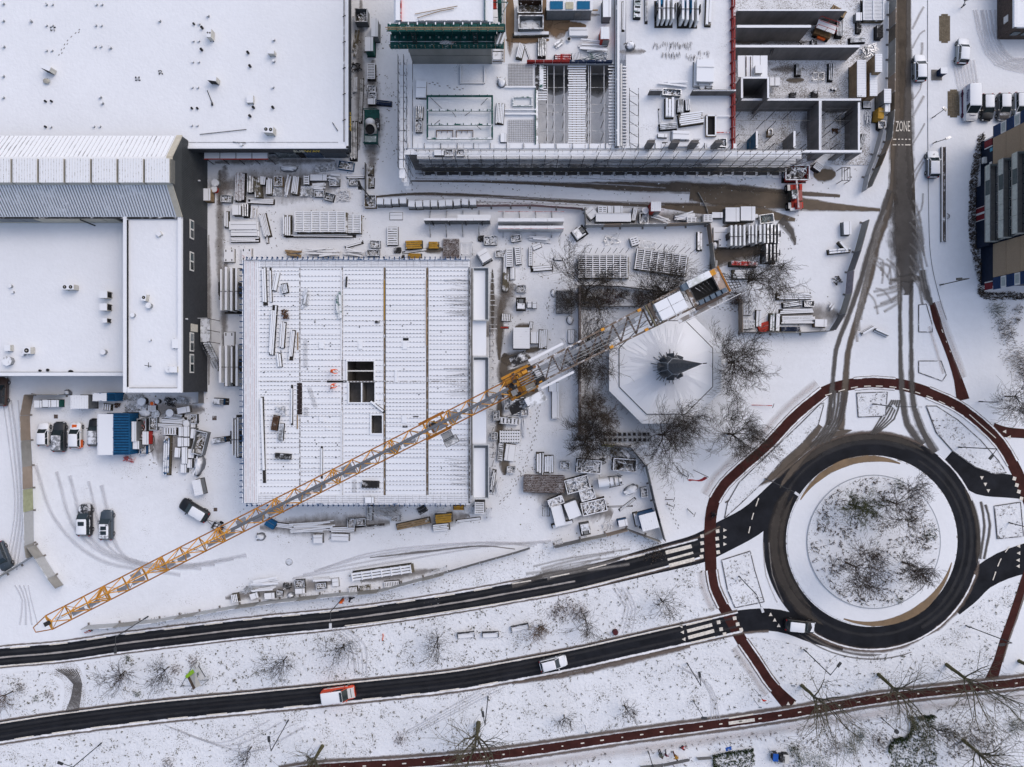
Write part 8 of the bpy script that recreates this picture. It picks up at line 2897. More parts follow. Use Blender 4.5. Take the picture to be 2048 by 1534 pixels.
for it in (
 # yard below the store
 ('pipes',479,373,58,20,88,.7,'pk','bundle of rusty pinkish tubes at the left of the storage yard'),
 ('pipes',500,368,34,13,90,.8,'m','snowy tube bundle beside the rusty pinkish tubes',4),
 ('planks',514,374,41,13,95,1.0,'k','dark greenish timber stack, darkest in the storage yard'),
 ('box',525,361,11,16,-8,.7,'d','small snow topped box right of the dark greenish timber'),
 ('planks',538,372,33,12,88,.8,'g','grey plank bundle with red edge beside the wooden crate',4),
 ('crate',556,362,16,19,0,.8,'bw','open wooden crate, the upper one in the storage yard'),
 ('heap',555,382,18,18,0,.3,'m','heap of small fittings below the upper wooden crate'),
 ('loose',573,371,46,12,86,.6,'w','long narrow board pile right of the upper wooden crate',7),
 ('planks',590,370,36,13,83,.9,'g','bulging board bundle left of the grey rack',4),
 ('ladder',613,360,18,11,90,1.0,'s','grey rack box with slots in the storage yard'),
 ('box',637,355,33,12,0,.7,'m','long metal box with snow lid right of the grey rack'),
 ('heap',614,382,25,20,0,.4,'m','big heap of steel couplers below the grey rack',130),
 ('loose',636,371,32,16,0,.5,'w','jumbled boards below the long metal box',10),
 ('loose',667,354,27,12,-6,.8,'g','board pile above the crate with the slanting plank',7),
 ('crate',669,364,18,14,0,.6,'d','dark crate with a slanting plank on top'),
 ('crate',638,387,18,12,0,.6,'s','open grey bin below the jumbled boards',M_pwhite),
 ('crate',658,393,18,14,-16,.7,'d','tilted dark crate with tubes right of the open grey bin',M_metal),
 ('heap',686,391,24,22,0,.4,'w','star shaped heap of sticks in the storage yard',60),
 ('planks',711,353,36,6,0,.4,'w','pair of long beams at the right fence of the storage yard',2),
 ('crate',706,364,17,12,0,.6,'s','grey crate under the pair of long beams'),
 ('crate',452,397,20,13,-2,.7,'s','open grey trough at the far left of the storage yard',M_pwhite),
 ('planks',521,402,52,10,-2,.5,'w','long timber bundle below the dark greenish stack',4),
 ('box',473,420,17,19,0,1.1,'g','white topped box with sloping sheet at left of the yard'),
 ('pipes',490,420,26,13,90,.9,'m','short upright tube stack beside the white topped box',3),
 ('loose',507,424,26,10,84,.4,'w','few loose upright boards right of the short tube stack',5),
 ('planks',452,438,33,8,90,.6,'g','narrow upright beams left of the wide white panels',2),
 ('stack',487,451,57,17,0,.6,'p','wide white panel stack, upper of the three rows'),
 ('stack',488,466,56,12,0,.5,'p','white panels stepped to the right, middle of the three rows',2),
 ('planks',489,479,57,9,0,.5,'w','white beams, lowest of the three rows',3),
 ('planks',529,450,48,14,-76,.6,'w','fan of slanting planks pointing to the deck',5),
 ('planks',534,478,16,4,-85,.3,'w','single board at the tip of the plank fan',2),
 ('form',640,443,100,42,0,1.3,'p','huge snowy formwork panel stack above the deck',(6,12)),
 ('form',706,447,30,37,0,.8,'p','smaller formwork panel at the right end of the huge stack',(2,11)),
 ('planks',573,450,42,16,90,.8,'g','upright beams at the left end of the huge formwork stack',4),
 ('planks',640,471,140,5,0,.5,'w','very long thin beam under the huge formwork stack',2),
 ('loose',585,507,36,14,1,.7,'bw','pale board pile at the upper left deck edge',7),
 ('loose',645,506,72,22,1,.7,'w','long messy plank pile at the upper deck edge',14),
 ('planks',707,488,37,6,15,.4,'g','two slanting beams right of the messy plank pile',2),
 ('loose',706,506,44,15,-8,.7,'w','crossed boards at the end of the messy plank pile',8),
 ('crate',691,330,30,16,-8,.8,'bb','blue steel basket below the store corner',M_pwhite),
 ('mound',576,334,36,15,0,.8,'t','snowy tarpaulin heap below the store fascia'),
 ('heap',650,334,40,14,6,.5,'m','scattered scrap metal left of the blue basket',90),
 ('planks',741,340,20,11,88,.5,'k','upper of two upright board bundles on the lane',4),
 ('planks',742,365,20,11,88,.5,'k','lower of two upright board bundles on the lane',4),
 ('crate',740,402,22,24,0,.9,'w','open timber stall at the left of the block pallets'),
 ('ballast',458,511,26,20,90,.5,'p','white ballast block with black slots above the left slab rack'),
 ('ballast',493,509,24,20,90,.5,'p','ballast block with red patch beside the upper white one',mat('red_patchy',(.30,.03,.035),snow=.68,sscale=.9)),
 ('ballast',458,681,34,20,90,.5,'p','grey white ballast block between the two left slab racks'),
 ('drum',430,365,16,16,0,.8,'m','round grey drum with split lid beside the factory'),
 ('drum',428,378,13,13,0,.7,'r','round red rimmed drum below the grey one beside the factory'),
 ('box',413,389,16,24,0,1.4,'bw','cream box with boards against the gable wall',M_wood),
 # around the pallets and standing formwork
 ('stack',792,432,25,14,0,.2,'p','single white board lying below the block pallets',1),
 ('ladder',785,472,37,21,90,.4,'p','white ladder shaped frame panel alone on the snow',8),
 ('planks',827,489,34,17,2,.8,'y','largest yellow timber stack above the deck',4),
 ('planks',867,490,20,14,0,.6,'y','small yellow timber stack right of the largest one',4),
 ('planks',829,512,27,11,0,.6,'y','yellow timber stack touching the deck edge',4),
 ('grid',902,497,32,38,0,.5,'u','rusty rebar mat stack with a snow patch near the deck',(12,14)),
 ('frame',934,496,22,24,0,.6,'m','open square steel frame right of the rusty mats',2),
 ('crate',750,488,19,13,0,.6,'s','open grey tray right of the slanting beams',M_pwhite),
 ('crate',746,505,24,12,0,.6,'s','grey basket below the open grey tray'),
 ('heap',795,500,14,11,0,.3,'d','small dark coil heap left of the yellow timber'),
 ('planks',829,502,48,4,8,.2,'w','single slanting board between the yellow stacks',2),
 ('planks',787,514,42,5,4,.3,'g','long grey board at the deck edge left of the yellow stack',2),
 ('crate',975,481,13,16,0,.6,'d','twin drum tray, left one above the deck corner',M_pwhite),
 ('crate',988,480,11,18,0,.6,'d','twin drum tray, right one above the deck corner',M_pwhite),
 ('heap',962,477,12,12,0,.3,'d','dark coil heap left of the twin drum trays'),
 ('stack',968,511,22,26,30,2.0,'s','grey corner platform at the upper right deck corner',2),
 # strip right of the deck
 ('crate',1001,507,19,13,0,.6,'s','round grey bin beside the ribbed panels'),
 ('ladder',1019,515,38,13,90,.8,'p','tall ribbed panel, largest right of the deck',9),
 ('planks',1010,526,42,6,90,.6,'p','thin upright beam left of the largest ribbed panel',2),
 ('ladder',1036,511,36,11,-84,.6,'p','tilted ribbed panel right of the largest one',9),
 ('ladder',1061,513,37,7,90,.5,'p','slim ribbed panel standing apart',10),
 ('loose',1078,478,50,13,-5,.6,'w','long white boards below the standing white formwork',7),
 ('stack',1074,492,17,10,24,.4,'p','small tilted white sheet below the long boards',1),
 ('crate',1032,476,18,12,8,.7,'d','dark bin with slanting bar above the ribbed panels'),
 ('planks',1084,536,44,10,5,.5,'p','white beam with brown scrap on top near the ribbed panels',2),
 ('planks',1011,564,37,12,88,.7,'k','dark weathered timber bundle right of the deck',5),
 ('stack',1025,547,24,9,90,.4,'p','narrow white slab below the largest ribbed panel',2),
 ('crate',1043,577,18,14,0,.6,'d','dark basket with snowy rubble near the deck'),
 ('mach',1042,607,26,18,90,1.1,'d','dark compressor with cylinders near the deck'),
 ('box',1059,609,12,8,90,.8,'s','small round topped box, left one beside the compressor'),
 ('box',1069,610,13,8,90,.7,'s','small round topped box, right one beside the compressor'),
 ('grid',1128,604,32,46,0,.6,'d','large dark rebar mat stack left of the hedge'),
 ('pallet',1012,635,17,14,-4,.4,'w','slatted pallet left of the white roofed hut',5),
 ('hut',1043,676,42,33,90,2.5,'s','white roofed site hut between the deck and the garden'),
 ('box',1069,675,15,23,0,1.6,'s','white topped cabinet right of the site hut'),
 ('planks',1086,678,38,16,88,.7,'w','upright boards right of the white topped cabinet',4),
 ('stack',1143,673,27,13,90,.5,'p','white slab bundle against the garden wall'),
 ('mound',1106,586,9,16,0,.4,'t','small snowed heap left of the large rebar mat',1),
 ('mound',1140,640,14,18,0,.6,'t','snowy bag heap below the large rebar mat',1),
 ('planks',1116,518,18,4,-6,.3,'g','single short plank alone on the trodden snow',2),
 ('planks',1009,655,16,3,0,.2,'rb','short rusty beam left of the site hut',2),
 ('planks',1062,650,14,6,80,.6,'g','short boards behind the site hut corner',2),
 # below the crane mast
 ('crate',1015,810,12,20,0,.9,'s','open crate nearest the mast, left of the crate row'),
 ('planks',1026,809,17,8,84,.9,'g','narrow bundle second in the crate row below the crane'),
 ('crate',1035,809,10,20,0,.9,'s','narrow crate third in the crate row below the crane'),
 ('crate',1049,805,14,20,0,.9,'d','wide crate at the right of the crate row below the crane'),
 ('crate',1050,824,14,13,0,.9,'bw','brown crate with crossed bars under the crate row',M_pwhite),
 ('tubes',1026,830,36,10,4,.4,'m','loose steel tubes below the crate row',14),
 ('ladder',1018,842,37,13,-5,.7,'m','pair of long steel beams below the loose tubes',5),
 ('loose',1047,856,38,12,88,.6,'t','snowy upright bundle with hooks right of the steel beams',6),
 ('form',1020,873,39,24,0,.6,'p','ribbed panel with a shelf edge below the steel beams',(8,4)),
 ('ladder',1001,904,36,10,85,.5,'m','upright ladder frame beside the deck',8),
 ('stack',1019,905,34,20,82,.5,'p','white sheet with stacked boards beside the ladder frame'),
 ('crate',1022,940,15,12,-4,.6,'d','lone dark crate on open snow right of the deck'),
 ('planks',986,962,44,7,82,.5,'w','upright timber at the lower right deck edge',2),
 ('loose',997,975,34,13,78,.6,'w','slanting board pile at the lower right deck corner',7),
 ('box',1108,774,20,18,0,1.0,'s','snowy bin above the long white case'),
 ('box',1111,810,14,54,0,.9,'s','long white case standing upright beside the garden wall'),
 ('crate',993,831,11,18,0,.8,'d','dark stand tight at the deck edge',M_metal),
 ('crate',989,872,11,14,0,.8,'d','dark crossed frame tight at the deck edge',M_metal),
 # lower right skip yard
 ('planks',1078,926,41,10,90,.8,'p','upright white slabs left of the grey machine parts',2),
 ('planks',1086,928,45,3,89,.9,'p','thin tall white beam beside the upright slabs',2),
 ('planks',1098,929,35,18,90,.8,'p','short white slabs resting on two sleepers',4),
 ('crate',1130,931,17,14,0,.8,'d','dark crate with bent pipes between slabs and skip',M_pwhite),
 ('skip',1178,933,49,26,-4,1.3,'s','skip full of snowy rubble under the twiggy tree'),
 ('skip',1250,930,47,25,-4,1.3,'s','skip with a dark burnt patch at the right fence','dark'),
 ('grid',1088,968,82,34,-1,1.2,'u','wide rusty grating rack at the left of the skips',(38,10)),
 ('skip',1155,969,48,28,15,1.3,'s','tilted skip right of the rusty grating'),
 ('tank',1222,964,50,22,8,1.8,'p','pale conical silo lying between the skips'),
 ('mound',1263,980,32,18,28,.9,'t','snow buried heap of slabs right of the silo',6),
 ('crate',1289,985,12,18,6,1.0,'m','grey square bin tight at the right fence',M_pwhite),
 ('skip',1175,989,30,22,16,1.2,'u','small skip with reddish rim between the tilted skips'),
 ('skip',1112,1003,31,16,22,1.2,'s','smallest skip with crossed bars left of the covered bins','wood'),
 ('cont',1145,1020,32,25,-69,1.9,'s','covered white bin with two dark holes in the skip group',M_pwhite),
 ('skip',1188,1014,50,26,13,1.3,'u','skip piled with broken planks, largest of the lower group','wood'),
 ('cont',1117,1032,40,21,-76,1.4,'s','long white covered bin left of the one with two holes',M_pwhite),
 ('planks',1125,1049,43,8,14,.9,'c','grey concrete kerb at the foot of the covered bins',1),
 ('frame',1092,1022,14,20,0,.9,'d','wire cage left of the covered bins'),
 ('mach',1171,1060,26,19,-80,1.2,'s','grey light tower machine at the lower fence'),
 ('box',1246,1046,18,13,12,1.3,'b','small blue box with snow lid near the blue container'),
 ('hut',1298,1043,34,33,15,2.6,'b','blue container with white roof in the lower fence corner'),
 ('planks',1274,1040,28,9,-78,.9,'g','upright panels left of the blue container',3),
 ('heap',1215,1051,22,18,20,.3,'w','flat heap of boards left of the small blue box',24),
 ('pipes',1255,1009,40,4,37,.3,'p','white pole lying slanted on the snow',2),
 ('pipes',1240,1013,50,1.5,2,.15,'g','thin rod reaching from the plank skip',1),
 ('heap',1236,905,28,16,-8,.5,'k','dark scraps above the burnt skip',40),
 ('loose',1252,905,26,10,-45,.6,'m','steel frames leaning at the fence bend',5),
 ('heap',1206,923,12,12,0,.6,'d','snowy barrow at the right end of the rubble skip',20),
 ('frame',1108,1087,34,8,14,.6,'m','snowy frame at the gap between two hoardings'),
 # below the deck
 ('loose',625,1052,96,24,3,.6,'w','very long messy board pile below the deck',16),
 ('planks',569,1052,34,9,-7,.4,'g','grey beams left of the long messy pile',3),
 ('crate',702,1047,13,18,0,.7,'d','dark crate, left of two below the deck'),
 ('crate',721,1044,19,13,0,.7,'s','round crate, right of two below the deck'),
 ('planks',684,1059,51,10,2,.4,'w','thick white planks below the two crates',3),
 ('stack',635,1078,19,18,2,.8,'s','square snowed box in the lower yard'),
 ('stack',680,1075,35,14,-2,.6,'s','oblong snowed box on legs in the lower yard'),
 ('tubes',771,1024,62,28,-6,.9,'m','big tangled heap of steel tubes below the deck',60),
 ('pipes',739,1026,30,12,88,.6,'m','upright tube bundle left of the tangled heap'),
 ('planks',826,1048,69,12,12,.6,'bw','long pale timber bundle slanting below the deck',3),
 ('planks',887,1037,34,18,6,.9,'y','large yellow brown timber stack at the lower deck corner',4),
 ('planks',882,1055,33,14,6,.6,'g','grey timber stack under the yellow brown one',4),
 ('pipes',917,1016,21,9,0,.6,'y','brown yellow roll at the lower deck edge',3),
 ('planks',936,1040,49,5,7,.3,'g','two long grey boards right of the grey stack',2),
 ('stack',844,1020,17,13,30,.3,'d','dark bent sheet leaning below the deck',1),
 ('frame',883,1020,18,11,0,.7,'m','left wire cage between the yellow timbers'),
 ('frame',937,1020,17,12,0,.7,'m','right wire cage near the white steps'),
 ('ladder',959,1016,24,19,90,1.8,'p','white steps at the lower right deck corner',7),
 ('mound',519,1075,19,16,0,.8,'t','snowed machine under the crane jib',1),
 ('crate',791,1038,17,10,0,.6,'s','small basket below the tangled tubes'),
 ('pipes',735,1052,66,3,5,.2,'d','thin long rod below the tangled tubes',2),
 ('frame',978,1027,10,18,0,.8,'m','small trestle right of the white steps'),
 ('stack',540,1048,20,16,-30,.7,'bb','blue frame half hidden under the jib',2),
 # along the lower hoarding
 ('pallet',469,1197,13,16,10,.8,'s','grey slotted case at the left end of the hoarding clutter',4),
 ('loose',528,1170,62,24,7,.8,'p','wide white board pile behind the long hoarding',16),
 ('tubes',492,1180,30,14,20,.4,'m','dark tubes left of the wide white board pile',20),
 ('box',539,1192,20,12,4,.7,'s','white box below the wide white board pile'),
 ('box',508,1192,16,11,18,.6,'s','tilted white box left of the plain one'),
 ('crate',559,1187,11,10,-10,.6,'d','small tray right of the white box',M_pwhite),
 ('mound',580,1192,15,13,0,.7,'t','round snowed heap behind the long hoarding',0),
 ('heap',574,1173,16,14,0,.4,'d','dark fittings right of the wide white board pile',30),
 ('crate',599,1168,18,14,4,.7,'d','dark crate with blocks behind the long hoarding'),
 ('box',600,1182,19,10,2,.5,'s','white lid box below the crate with blocks'),
 ('loose',643,1160,39,9,4,.4,'g','thin grey poles above the oval crate',6),
 ('crate',642,1173,19,12,6,.6,'d','oval crate behind the long hoarding'),
 ('stack',670,1166,13,16,6,.5,'p','white sheet left of the long snowy truss',2),
 ('pallet',706,1180,17,11,8,.5,'w','pallet standing above the orange lamp foot',6),
 ('form',763,1146,118,17,8,1.0,'p','long snowy truss with cover behind the hoarding',(6,3)),
 ('ladder',783,1168,30,11,5,.4,'p','slatted rack below the long snowy truss',9),
 ('heap',730,1176,22,10,10,.4,'k','brown scraps right of the standing pallet',30),
 ('frame',880,1143,30,10,18,.8,'m','tilted snowy frame where the long hoarding ends'),
 # parking yard
 ('cont',211,869,82,32,90,2.6,'b','freight container with snow white roof beside the parked row',M_pwhite),
 ('cont',243,868,82,32,90,2.6,'bb','freight container with bare blue ribbed roof'),
 ('box',268,863,9,40,0,2.2,'s','narrow white cabinet along the blue container'),
 ('box',272,890,12,16,0,1.9,'s','short white cabinet at the end of the narrow one'),
 ('crate',283,858,17,40,0,1.2,'d','dark rack of tools beside the narrow white cabinet',M_redp),
 ('box',291,876,12,26,0,1.3,'r','white topped red box on the dark rack side'),
 ('crate',285,900,12,16,0,.8,'b','small blue tray at the corner of the blue container'),
 ('heap',256,919,22,10,-10,.6,'r','red barrow and tools in front of the blue container',26),
 ('cont',200,794,29,16,0,2.4,'b','small container with white roof above the big containers',M_pwhite),
 ('cont',222,794,17,16,0,2.4,'bb','short bare blue container right of the white roofed small one'),
 ('hut',159,804,35,27,0,2.5,'s','grey walled hut with snow roof left of the small containers'),
 ('box',76,808,15,14,0,1.3,'s','white bin, first from left in the hoarding corner'),
 ('box',93,807,16,14,0,1.3,'s','white bin, second from left in the hoarding corner'),
 ('box',110,807,15,14,0,1.3,'e','white bin with green end in the hoarding corner'),
 ('mound',131,785,15,11,-20,.8,'t','snowed bin tipped over the hoarding corner',0),
 ('pallet',213,814,18,12,-6,.5,'w','slatted pallet above the white container',4),
 ('heap',233,811,11,9,0,.5,'u','brown scrap right of the slatted pallet',20),
 ('drum',283,803,17,17,0,.9,'d','big dark rimmed drum in the junk strip'),
 ('drum',304,807,9,9,0,.8,'rb','drum with red orange lid in the junk strip',M_org),
 ('drum',314,803,9,9,0,.8,'d','dark drum beside the red orange one'),
 ('heap',339,804,24,16,-10,.6,'d','pile of dark tyres in the junk strip',40),
 ('heap',366,801,26,12,-6,.5,'m','grey scraps right of the dark tyres',44),
 ('ladder',304,817,16,12,0,.5,'p','white slatted frame in the junk strip',4),
 ('drum',311,828,16,16,0,.4,'s','coil of hose below the white slatted frame',M_metal),
 ('drum',339,826,15,15,0,1.0,'t','round snow covered dome in the junk strip'),
 ('pipes',355,832,18,8,-5,.7,'m','short pipes right of the snow covered dome',3),
 ('box',367,820,25,12,10,.6,'s','tilted white tray above the short pipes'),
 ('crate',387,838,12,17,0,.7,'d','crate with crossed lid at the right of the junk strip'),
 ('planks',350,836,42,5,-6,.4,'p','white beam below the snow covered dome',2),
 ('planks',340,851,54,7,-3,.4,'w','long narrow boards below the white beam',2),
 ('stack',345,843,44,8,-3,.3,'p','white flat sheets between the beam and boards',2),
 ('ladder',340,862,26,15,0,.5,'w','slatted timber rack right of the blue container',5),
 ('crate',306,847,14,26,0,.7,'s','grey rack with pots right of the blue container'),
 ('drum',373,847,14,14,0,.7,'d','white lidded barrel among the junk'),
 ('box',386,851,9,8,0,.5,'s','small white cube right of the lidded barrel'),
 ('heap',272,815,44,18,0,.5,'m','snowy tangle of drums and buckets above the blue container',90),
 ('heap',266,795,40,12,0,.4,'m','snowed scraps below the factory wing',60),
 ('mound',287,826,26,18,0,.7,'t','wrapped snowy drum cluster at the blue container corner',2),
 ('box',362,863,9,19,0,.9,'s','pallet of goods, left in the top row of the stored pallets'),
 ('box',373,863,11,20,0,1.0,'s','pallet of goods, middle in the top row of the stored pallets'),
 ('box',386,867,9,19,-4,.9,'s','pallet of goods, right in the top row of the stored pallets'),
 ('box',361,884,11,18,0,.9,'s','pallet of goods, left in the second row'),
 ('box',373,884,11,17,0,1.0,'s','pallet of goods, right in the second row'),
 ('box',355,905,11,19,-4,.9,'s','pallet of goods standing apart at the left of the third row'),
 ('box',369,911,11,33,0,1.0,'s','long double pallet in the third row'),
 ('box',382,907,11,18,-4,.8,'s','pallet of goods touching the bent long trailer'),
 ('box',367,937,11,17,0,.8,'s','lowest pallet of the stored goods'),
 ('box',379,927,9,17,0,.7,'s','low pallet beside the covered boat shape'),
 ('crate',398,886,46,22,76,1.2,'s','open long trailer heaped with snowy parts'),
 ('mound',393,932,45,20,78,1.3,'t','snow covered boat shaped trailer',3),
 ('hut',395,975,31,17,-78,1.5,'s','plain white closed trailer'),
 ('planks',332,911,80,12,88,.9,'b','very long blue sided beam covered in snow',3),
 ('mach',439,803,29,12,-3,.8,'b','blue grey lift machine near the left deck edge'),
 ('mach',440,880,33,10,8,.7,'b','blue snowy lift machine below the other one'),
 # racks left of the deck
 ('rack',457,578,40,92,0,2.4,'p','tall slab rack at the upper left side of the deck',4),
 ('rack',457,730,42,84,0,2.4,'p','tall slab rack at the middle left side of the deck',4),
 ('rack',470,875,18,86,0,2.4,'p','narrow slab rack at the lower left side of the deck',3),
 # storage bay above the octagon
 ('stack',1182,425,18,21,40,1.2,'p','tilted white sheet at the left of the storage bay',1),
 ('wcrate',1205,419,18,14,0,1.2,'p','white slotted crate beside the tilted sheet'),
 ('box',1221,419,11,14,0,1.0,'s','narrow white box between the slotted crate and a wide one'),
 ('box',1237,419,17,14,0,1.0,'s','wide white box above the long white trunk'),
 ('cont',1227,435,70,16,0,1.4,'s','long white trunk in the storage bay',M_pwhite),
 ('planks',1269,428,28,8,80,.9,'g','leaning grey boards right of the long white trunk',3),
 ('drum',1291,421,13,13,0,.9,'s','grey barrel left of the red cabin'),
 ('crate',1288,436,16,20,0,.8,'s','grey machine stand below the barrel'),
 ('hut',1312,413,20,19,0,2.4,'rb','red toilet cabin with snow roof in the storage bay'),
 ('loose',1322,437,46,10,-18,.5,'w','slanting scaffold boards below the red cabin',8),
 ('mound',1373,431,46,20,6,1.0,'t','tarpaulin heap with boards in the storage bay',8),
 ('wcrate',1383,440,18,13,0,1.1,'p','white slotted crate in front of the tarpaulin heap'),
 ('wcrate',1416,436,18,15,0,1.2,'p','white slotted crate at the yellow fence end'),
 ('box',1435,430,21,11,0,.9,'s','white dotted tray right of the yellow fence end'),
 ('box',1465,429,28,28,0,1.2,'s','large white square cover, left of two on the mud'),
 ('box',1496,427,29,28,0,1.3,'s','large white square cover with marks, right of two on the mud'),
 ('crate',1534,437,27,17,8,.8,'p','white framed open tray on the mud',mat('slush_fill',(.20,.24,.24),snow=.3)),
 ('drum',1513,432,8,8,0,.5,'p','small white bucket left of the open tray'),
 ('stack',1442,468,28,27,0,.6,'p','white square plate left of the slab racks',2),
 ('ballast',1447,485,19,18,0,.7,'p','perforated white block below the square plate'),
 ('mound',1431,490,13,17,0,.9,'t','round white bag at the upright hoarding',1),
 ('rack',1476,471,34,42,0,2.4,'p','slab rack with four white slabs, first from left',4),
 ('rack',1505,468,20,40,0,2.4,'p','slab rack second from left beside the first',3),
 ('rack',1525,467,16,38,0,2.2,'p','slab rack third from left',2),
 ('rack',1547,467,28,40,0,2.0,'m','steel shelf rack at the right of the slab racks',4),
 ('rack',1545,505,30,36,0,2.0,'m','steel shelf rack below the upper one',4),
 ('mach',1160,464,28,22,35,1.0,'s','grey generator trailer left of the storage bay'),
 ('heap',1224,478,32,18,10,.5,'m','tripod and pipes lying on open snow',18),
 ('wcrate',1269,482,15,17,18,.8,'p','tilted white crate on open snow'),
 ('frame',1295,489,32,13,-8,.8,'m','wire rack above the right formwork panel',4),
 ('planks',1400,482,37,10,90,.6,'m','pair of upright steel channels near the hoarding',2),
 ('form',1206,533,96,46,0,.9,'w','snowy formwork panel under the first garden tree',(7,11)),
 ('form',1322,524,100,42,-8,.9,'w','slanting formwork panel under the second garden tree',(7,11)),
 ('planks',1490,527,56,9,-2,1.4,'r','red snow topped beam above the end of the counter jib',2),
 ('planks',1484,548,36,18,0,.8,'g','grey boards right at the end of the counter jib',4),
 ('pipes',1433,529,18,3,90,1.0,'w','upright pale post left of the red beam',2),
 ('pallet',1492,620,22,20,0,.6,'w','snowy pallets above the two white crates',7),
 ('wcrate',1491,648,19,12,90,.9,'p','white slotted crate, left of two at the octagon corner'),
 ('wcrate',1504,648,17,11,90,.9,'p','white slotted crate, right of two at the octagon corner'),
 ('stack',1529,655,23,19,18,.5,'rb','magenta red sheet crumpled in the timber store',1),
 ('planks',1518,637,34,11,88,.6,'p','upright white planks beside the magenta sheet',2),
 # timber store
 ('planks',1589,592,70,13,1,.6,'w','long boards, topmost in the timber store',4),
 ('pipes',1585,608,38,10,8,.6,'m','steel tubes in the timber store',3),
 ('crate',1619,607,19,11,0,.7,'d','dark cage right of the steel tubes',M_metal),
 ('planks',1594,622,68,9,2,.5,'w','long boards below the steel tubes',3),
 ('planks',1545,644,36,9,88,.9,'e','upright green beam in the timber store',2),
 ('planks',1556,644,36,8,88,.9,'p','upright white beam right of the green one',1),
 ('planks',1598,639,70,16,1,.7,'w','widest board pile in the timber store',5),
 ('planks',1582,658,40,8,0,.6,'n','dark blue beams at the bottom of the timber store',3),
 ('box',1642,646,24,15,-2,.9,'bw','white topped pallet with brown side at the store corner'),
 ('planks',1681,501,45,9,6,.8,'b','blue beam pointing away from the slanted hoarding',2),
 ('box',1695,456,15,26,2,1.0,'s','white case at the top of the slanted hoarding'),
 ('planks',1688,492,24,5,-50,.9,'w','white board lying across the blue beam',1),
 ('heap',1676,560,14,16,30,.6,'d','dark bundle beside the slanted hoarding',24),
 ('loose',1664,612,18,12,60,.6,'w','tilted boards at the lower slanted hoarding',5),
 # lane beside the store
 ('crate',722,30,24,26,0,1.6,'s','grey bin with V shaped load on the lane beside the store'),
 ('box',749,55,13,36,0,1.9,'s','tall white cabinet, upper on the lane'),
 ('box',738,88,16,28,0,2.0,'e','white cabinet with green foot on the lane'),
 ('ladder',742,142,32,16,90,.8,'w','tall slatted rack on the lane',10),
 ('crate',743,177,15,13,0,.7,'d','dark crate below the slatted rack'),
 ('crate',745,191,14,13,0,.7,'d','dark crate, second below the slatted rack'),
 ('box',743,203,15,11,0,.7,'d','snowy box above the green machine'),
 ('stack',764,205,37,9,-5,.5,'n','dark blue pallet leaning out into the lane',2),
 ('pipes',706,280,80,14,90,.6,'m','long upright tubes along the store wall',5),
 ('loose',708,165,40,12,88,.5,'g','upright boards near the store wall',6),
 ('loose',712,85,60,12,84,.5,'k','dark boards near the store wall',6),
 ('pipes',722,200,90,6,88,.4,'m','thin long tubes in the middle of the lane',3),
 ('heap',713,134,20,18,0,.5,'d','dark scrap near the store wall',30),
):put(*it)
for k,(x,y) in enumerate(((760,403),(775,403),(790,402),(806,401),(823,408),(838,408),(853,407),(868,407),(884,407),(898,406),(914,405),(930,404),(946,404))):
 put('blocks',x,y,13.5,13,R.uniform(-5,5),1.5,'c','%s from the left in the row of snow capped block pallets'%('first second third fourth fifth sixth seventh eighth ninth tenth eleventh twelfth thirteenth'.split()[k]+' pallet'),None,0,'block pallets in a row')
# things on the deck and on the slabs
for it in (
 ('planks',528,571,78,8,-88,.4,'p','pair of long white beams at the upper left of the deck',2),
 ('planks',541,569,70,3,-88,.3,'w','single long board beside the white beam pair on the deck',1),
 ('stack',551,563,37,8,79,.4,'p','rounded white board leaning on the deck',1),
 ('planks',568,576,20,13,100,.5,'m','short grey bundle on the upper left deck',4),
 ('heap',569,628,14,18,0,.6,'u','rusty brown basket heap on the deck',40),
 ('planks',545,660,100,10,86,.5,'p','longest white plank bundle on the left of the deck',3),
 ('planks',565,670,52,9,86,.4,'w','dark edged planks right of the longest bundle',3),
 ('planks',583,690,60,8,84,.4,'w','slanting planks near the timber strip on the deck',3),
 ('planks',558,720,28,8,96,.4,'p','short white planks at the foot of the bundles on the deck',2),
 ('loose',611,595,46,10,78,.5,'m','crossed steel props on the upper deck',5),
 ('loose',676,612,60,10,88,.5,'e','greenish shoring frames beside the joint on the deck',6),
 ('ladder',550,846,30,12,80,.4,'u','rusty rebar cage on the left of the deck',12),
 ('heap',560,822,20,18,0,.4,'m','scattered tool cart above the rusty cage on the deck',26),
 ('ladder',562,864,34,9,86,.4,'m','pale rebar spiral right of the rusty cage',12),
 ('ladder',565,913,32,11,-4,.4,'d','dark rebar basket lying level on the lower deck',9),
 ('ladder',740,969,34,13,-2,.5,'d','darkest comb shaped rebar basket at the deck bottom',9),
 ('planks',525,880,172,5,-88.5,.4,'p','very long white beam down the lower left deck',1),
 ('planks',583,810,80,3,90,.3,'p','thin white beam above the dark gap on the deck',1),
 ('planks',754,813,37,5,-39,.3,'p','white board slanting from the middle opening',1),
 ('planks',643,925,64,3,90,.2,'p','thin white strip in the lower middle of the deck',1),
 ('planks',754,644,8,3,0,.2,'d','tiny dark bar in the upper middle of the deck',2),
 ('planks',692,563,20,2,86,.3,'d','short dark rod near the top of the deck',2),
 ('box',739,1000,17,12,0,.5,'d','dark framed box on the lower deck edge'),
):put(*it,z=ZD+.05)
